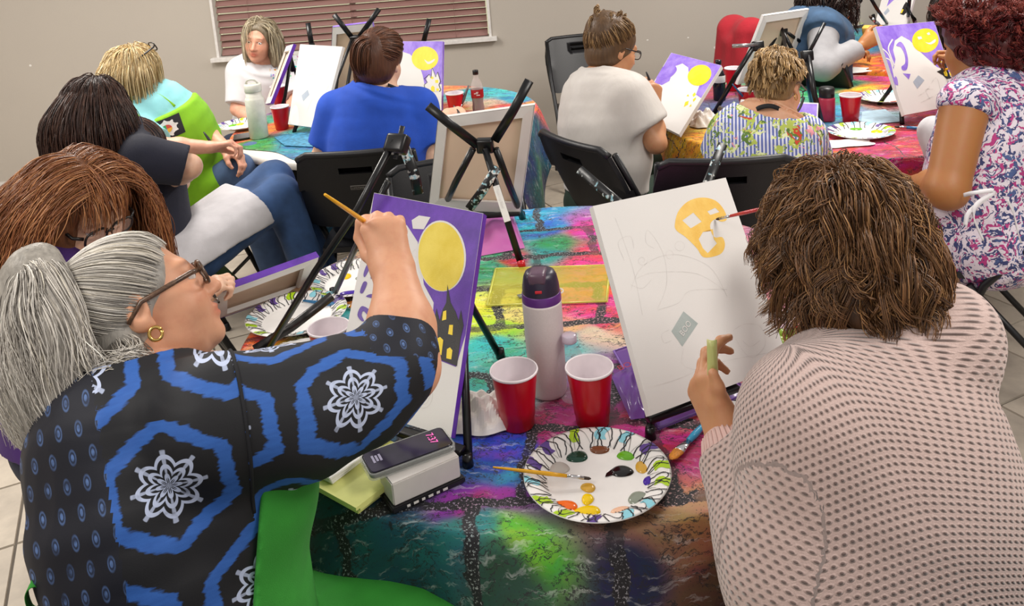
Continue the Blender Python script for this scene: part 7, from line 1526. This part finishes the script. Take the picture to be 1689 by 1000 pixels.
def build_red_hair_woman():
    hd = hframe(1612, 78, 2.93, -.75, -.12, .65, 0, 1, .05, 1.08); c, R, s = hd
    T = [A(1.60, 2.72, .55), PY(1615, 330, 2.74), PY(1632, 240, 2.78), PY(1640, 165, 2.84), PY(1636, 142, 2.88)]; lat = nrm(A(.68, .72, 0))
    ls, rs = PY(1592, 172, 2.68), PY(1672, 150, 3.0); lel, lwr = PY(1562, 312, 2.58), PY(1508, 306, 2.86); el, wr = PY(1600, 200, 3.2), PY(1598, 112, 3.36); r_, u_, v_ = imgframe(1495, 303)
    D = figure('woman with short red curls and sleeveless purple patterned dress', .0062, 'brown', hd, T, lat, (.19, .19, .19, .155, .065), (.17, .165, .165, .125, .065), (ls, rs), [dict(j=[ls, lel, lwr], side='L', r=(.074, .064, .054, .036), h=dict(d=nrm(-r_+v_*.3), n=-u_, c=(.4, .5, .5, .5))), dict(j=[rs, el, wr], side='R', h=dict(d=nrm(-r_*.5+u_*.5+v_*.2), n=nrm(-r_-u_*.2), c=(.8, .9, 1, 1)))]); par = D['par']
    FM = floral('purple_floral_print', 'ded4de', [('39406e', .50, 1.5), ('b23a7c', .57, 1.3), ('d8cfdc', .57, 1.7), ('4a5c8c', .61, 1.2), ('8a2868', .66, 1.6)], 26)
    def ex(S):
        pel = T[0]
        for h, k, a in D['legs']: S.cone(h, k, .115, .10, .12)
        S.ell(pel, A(.21, .2, .13), np.stack([nrm(lat*A(1, 1, 0)), D['fh'], A(0, 0, 1)], 1), .08)
    D['lo'] = np.minimum(D['lo'], np.array([q for l in D['legs'] for q in l[:2]]).min(0)-.15); D['hi'] = np.maximum(D['hi'], np.array([q for l in D['legs'] for q in l[:2]]).max(0)+.15)
    top(D, 'sleeveless_dress', FM, .013, .09, (.078, .074), .09, 0, A(0, 0, .37), (.004, 20), extra=ex); trousers(D, cloth_mat('black_trousers', '16171c'), r=(.075, .065, .055))
    WB = cloth_mat('white_apron_cord', 'dcd9dc'); strap('apron_strap', [PY(1588, 160, 2.86), PY(1606, 138, 2.79), PY(1634, 122, 2.79), PY(1655, 116, 2.9)], .026, WB, par, nrm(_U+_F*.4)); pel = T[0]
    for pts in ([(1590, 322, 2.50), (1608, 318, 2.46), (1640, 316, 2.45), (1600, 348, 2.44), (1592, 372, 2.43)], [(1640, 318, 2.45), (1612, 336, 2.44), (1606, 358, 2.43), (1622, 396, 2.42)], [(1662, 330, 2.45), (1672, 352, 2.44), (1678, 380, 2.43), (1684, 400, 2.43)]): strap('apron_cord', [PY(*q) for q in pts], .012, WB, par, nrm(_U+_F*.5), .004)
    S = SDF(D['lo'], D['hi'], .008); S.ell(PY(1545, 225, 2.86), (.05, .10, .07), None, .03); S.ell(PY(1555, 262, 2.86), (.045, .1, .05), None, .04); S.displace(fold_fn(.006, 30, None, 3)); S.mesh('white_apron', WB, par)
    L = lambda x, y, z: c+R@(A(x, y, z)*s); H = SDF(c-.26, c+.26, .005); hair_shell(H, c, R, s, .01)
    for p, r in (((0, -.03, .07), (.11, .125, .095)), ((0, -.08, .0), (.10, .08, .085)), ((0, -.075, -.055), (.075, .06, .05))): H.ell(L(*p), A(*r)*s, R, .03)
    H.displace(lambda P: .008*wob(P*80, 1.0, 9)); hair_part(H, par, '5a2424', 'hair_base')
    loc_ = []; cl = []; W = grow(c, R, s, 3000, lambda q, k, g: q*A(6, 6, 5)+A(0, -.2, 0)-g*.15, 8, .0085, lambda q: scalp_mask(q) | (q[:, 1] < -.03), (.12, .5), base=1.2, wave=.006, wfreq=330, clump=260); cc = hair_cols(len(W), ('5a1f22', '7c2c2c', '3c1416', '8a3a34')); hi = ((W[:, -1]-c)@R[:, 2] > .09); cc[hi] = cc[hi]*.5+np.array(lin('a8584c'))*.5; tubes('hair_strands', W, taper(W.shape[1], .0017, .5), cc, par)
    pal = ('5a1f22', '7c2c2c', '3c1416', 'a8503f')
    for i in range(210):
        d = rng.normal(size=3); d = nrm(d); 
        if d[1] > .35 and d[2] < .35 or d[2] < -.55: continue
        b = A(0, -.045, .045)+d*A(.10, .118, .105); e1 = nrm(np.cross(d, A(.3, .2, 1))); e2 = np.cross(d, e1); ph = rng.uniform(0, 6.28); cr = rng.uniform(.010, .016); pts = [L(*(b+d*(.012*math.sin(k/7*3.14))+(e1*math.cos(ph+k*.95)+e2*math.sin(ph+k*.95))*cr+A(0, 0, -.003*k))) for k in range(8)]
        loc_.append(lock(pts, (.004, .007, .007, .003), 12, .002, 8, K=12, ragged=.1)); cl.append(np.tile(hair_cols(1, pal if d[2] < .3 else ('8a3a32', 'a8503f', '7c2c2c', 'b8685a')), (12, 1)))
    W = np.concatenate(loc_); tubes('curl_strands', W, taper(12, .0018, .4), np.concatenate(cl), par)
    brush('orange-handled brush touching the castle on the curled hat canvas', PY(1548, 119, 3.62), PY(1582, 107, 3.42), HANDLE_Y, .004)
    seat_for('black folding chair under the red-haired woman, diagonal legs in view', T[0], A(-.93, .36, 0), None, .02)
def build_denim_woman():
    hd = hframe(1366, 2, 4.5, .55, -.25, .75, 0, 1, .1, 1.0); c, R, s = hd
    T = [A(1.62, 4.42, .55), PY(1338, 110, 4.42), PY(1340, 70, 4.43), PY(1348, 40, 4.45), PY(1352, 28, 4.46)]; lat = nrm(A(.75, -.65, 0)); rs, ls = PY(1358, 50, 4.28), PY(1322, 44, 4.58); el, wr = PY(1356, 112, 4.13), PY(1424, 74, 4.22); lel, lwr = PY(1340, 95, 4.72), PY(1390, 80, 4.7); r_, u_, v_ = imgframe(1425, 65)
    D = figure('woman with dark curls, denim vest and grey sleeves at the far table', .0066, 'brown', hd, T, lat, (.17, .17, .17, .145, .06), (.14, .14, .145, .115, .06), (rs, ls), [dict(j=[rs, el, wr], side='R', h=dict(d=nrm(r_*.8+u_*.5), n=nrm(v_-r_*.2), c=(.8, .9, .9, .9))), dict(j=[ls, lel, lwr], side='L', h=dict(d=r_, n=-u_))]); par = D['par']
    top(D, 'grey_sweatshirt', cloth_mat('heather_grey', '9a999c'), .014, 1.85, (.066, .06, .05), .08); D2 = dict(D); top(D, 'denim_vest', cloth_mat('denim_vest', '34506e', var=.25), .026, .06, (.09, .085), .085); trousers(D, cloth_mat('heather_grey_trousers', '8c8b90'))
    long_hair(D, ('2c1e1a', '1e1512', '3a2822'), '1a1210', 900, 20, .0125, [(c+R@A(0, -.06, 0), c+R@A(0, -.06, 0)+A(0, 0, -.14), .10, .09), (c+R@A(.06, -.02, -.02), c+R@A(.06, -.02, -.02)+A(0, 0, -.12), .05, .05), (c+R@A(-.06, -.02, -.02), c+R@A(-.06, -.02, -.02)+A(0, 0, -.12), .05, .05)], thick=(.15, .5), wave=.01, r=.002, t=.02, shoulder=False, wfreq=70, clump=90)
    tag(MB().box(PY(1432, 52, 4.32), (.05, .04, .06), frame(A(.5, .5, .2)), .008).build('yellow_paint_pot', mat('yellow_pot', 'd8b050', .4)), 'small yellow pot held in the hand of the denim vest woman', 'pot')
    brush('silver-handled brush raised by the woman in denim vest', PY(1434, 26, 4.36), PY(1452, 44, 4.36), mat('grey_handle', '5a5c60', .4), .009)
    seat_for('black folding chair under the woman in denim vest', T[0], A(.7, .7, 0), None, .03)
def build_pink_woman():
    hd = hframe(1592, 4, 4.22, .35, -.2, .8, 0, 1, .1, 1.0); c, R, s = hd
    T = [A(2.42, 4.12, .55), PY(1640, 110, 4.16), PY(1632, 75, 4.18), PY(1616, 45, 4.2), PY(1610, 32, 4.21)]; lat = nrm(A(.85, -.5, 0)); rs, ls = PY(1650, 62, 4.08), PY(1590, 55, 4.32); el, wr = PY(1684, 84, 4.06), PY(1668, 42, 4.2); lel, lwr = PY(1600, 90, 4.4), PY(1640, 80, 4.45); r_, u_, v_ = imgframe(1668, 30)
    D = figure('dark-haired woman in pink shirt mostly hidden behind the red curls', .0068, 'tan', hd, T, lat, (.17, .17, .17, .14, .06), (.14, .14, .14, .115, .06), (rs, ls), [dict(j=[rs, el, wr], side='R', h=dict(d=nrm(u_), n=nrm(-r_), c=(.7, .8, .9, .9))), dict(j=[ls, lel, lwr], side='L', h=dict(d=r_, n=-u_))]); par = D['par']
    top(D, 'pink_shirt', cloth_mat('magenta_shirt', 'a82c6c'), .015, .8, (.068, .062), .078); trousers(D, cloth_mat('lilac_trousers', '9c82a8'))
    long_hair(D, ('2c1e1a', '1e1512', '3a2822'), '1a1210', 700, 26, .0125, [(c+R@A(0, -.06, 0), c+R@A(0, -.06, 0)+A(0, 0, -.2), .08, .08)], thick=(.08, .3), wave=.006, r=.002, t=.012, shoulder=False)
    brush('pale brush raised by the woman in pink shirt', PY(1666, 8, 4.22), PY(1668, 26, 4.2), mat('ivory_handle', 'd8d0c0', .4), .007); seat_for('black folding chair under the woman in pink shirt', T[0], A(.5, .85, 0), None, .03)
# ------------------------------------------------------------------ empty chairs and the red jacket
def empty_chairs():
    p = PZ(768, 278, .87); folding_chair('empty black folding chair behind the pale wooden back of the middle canvas', (p[0], p[1]-.25), math.pi+.2, group='black folding chairs')
    p = PZ(962, 58, .902); folding_chair('empty black folding chair standing against the bare wall', (p[0], min(p[1]-.25, WALLY-.33)), math.pi+.12, group='black folding chairs')
    p = A(1.60, 5.1, 0); folding_chair('black folding chair under the red jacket by the wall', (p[0], p[1]), -1.25, group='black folding chairs')
    S = SDF(p+A(-.55, -.5, .12), p+A(.35, .5, 1.15), .009); f = A(math.sin(1.25), math.cos(1.25), 0); l = A(f[1], -f[0], 0); b = p-f*.23
    for o in (-.05, .05): S.cone(b+f*o*.8+l*.10+A(0, 0, .93), b+f*o*1.6+l*.17+A(0, 0, .32), .065, .075, .08); S.cone(b+f*o*.8-l*.10+A(0, 0, .93), b+f*o*1.6-l*.17+A(0, 0, .32), .065, .075, .08); S.cone(b+f*o*.8+A(0, 0, .85), b+f*o*1.6+A(0, 0, .3), .085, .1, .08)
    S.cone(b+l*.12+A(0, 0, .95), b-l*.12+A(0, 0, .95), .06, .06, .05); S.displace(fold_fn(.012, 16, A(0, 0, 1), 6)); tag(S.mesh('red_jacket', cloth_mat('red_fleece', 'a81828', weave=300)), 'red jacket draped over the back of a chair by the wall', 'jacket')
for fn in (build_grey_woman, build_knit_woman, build_auburn_woman, build_navy_woman, build_lime_woman, build_window_woman, build_blue_woman, build_white_blouse_woman, build_floral_woman, build_red_hair_woman, build_denim_woman, build_pink_woman, empty_chairs): fn()
bpy.context.view_layer.update()
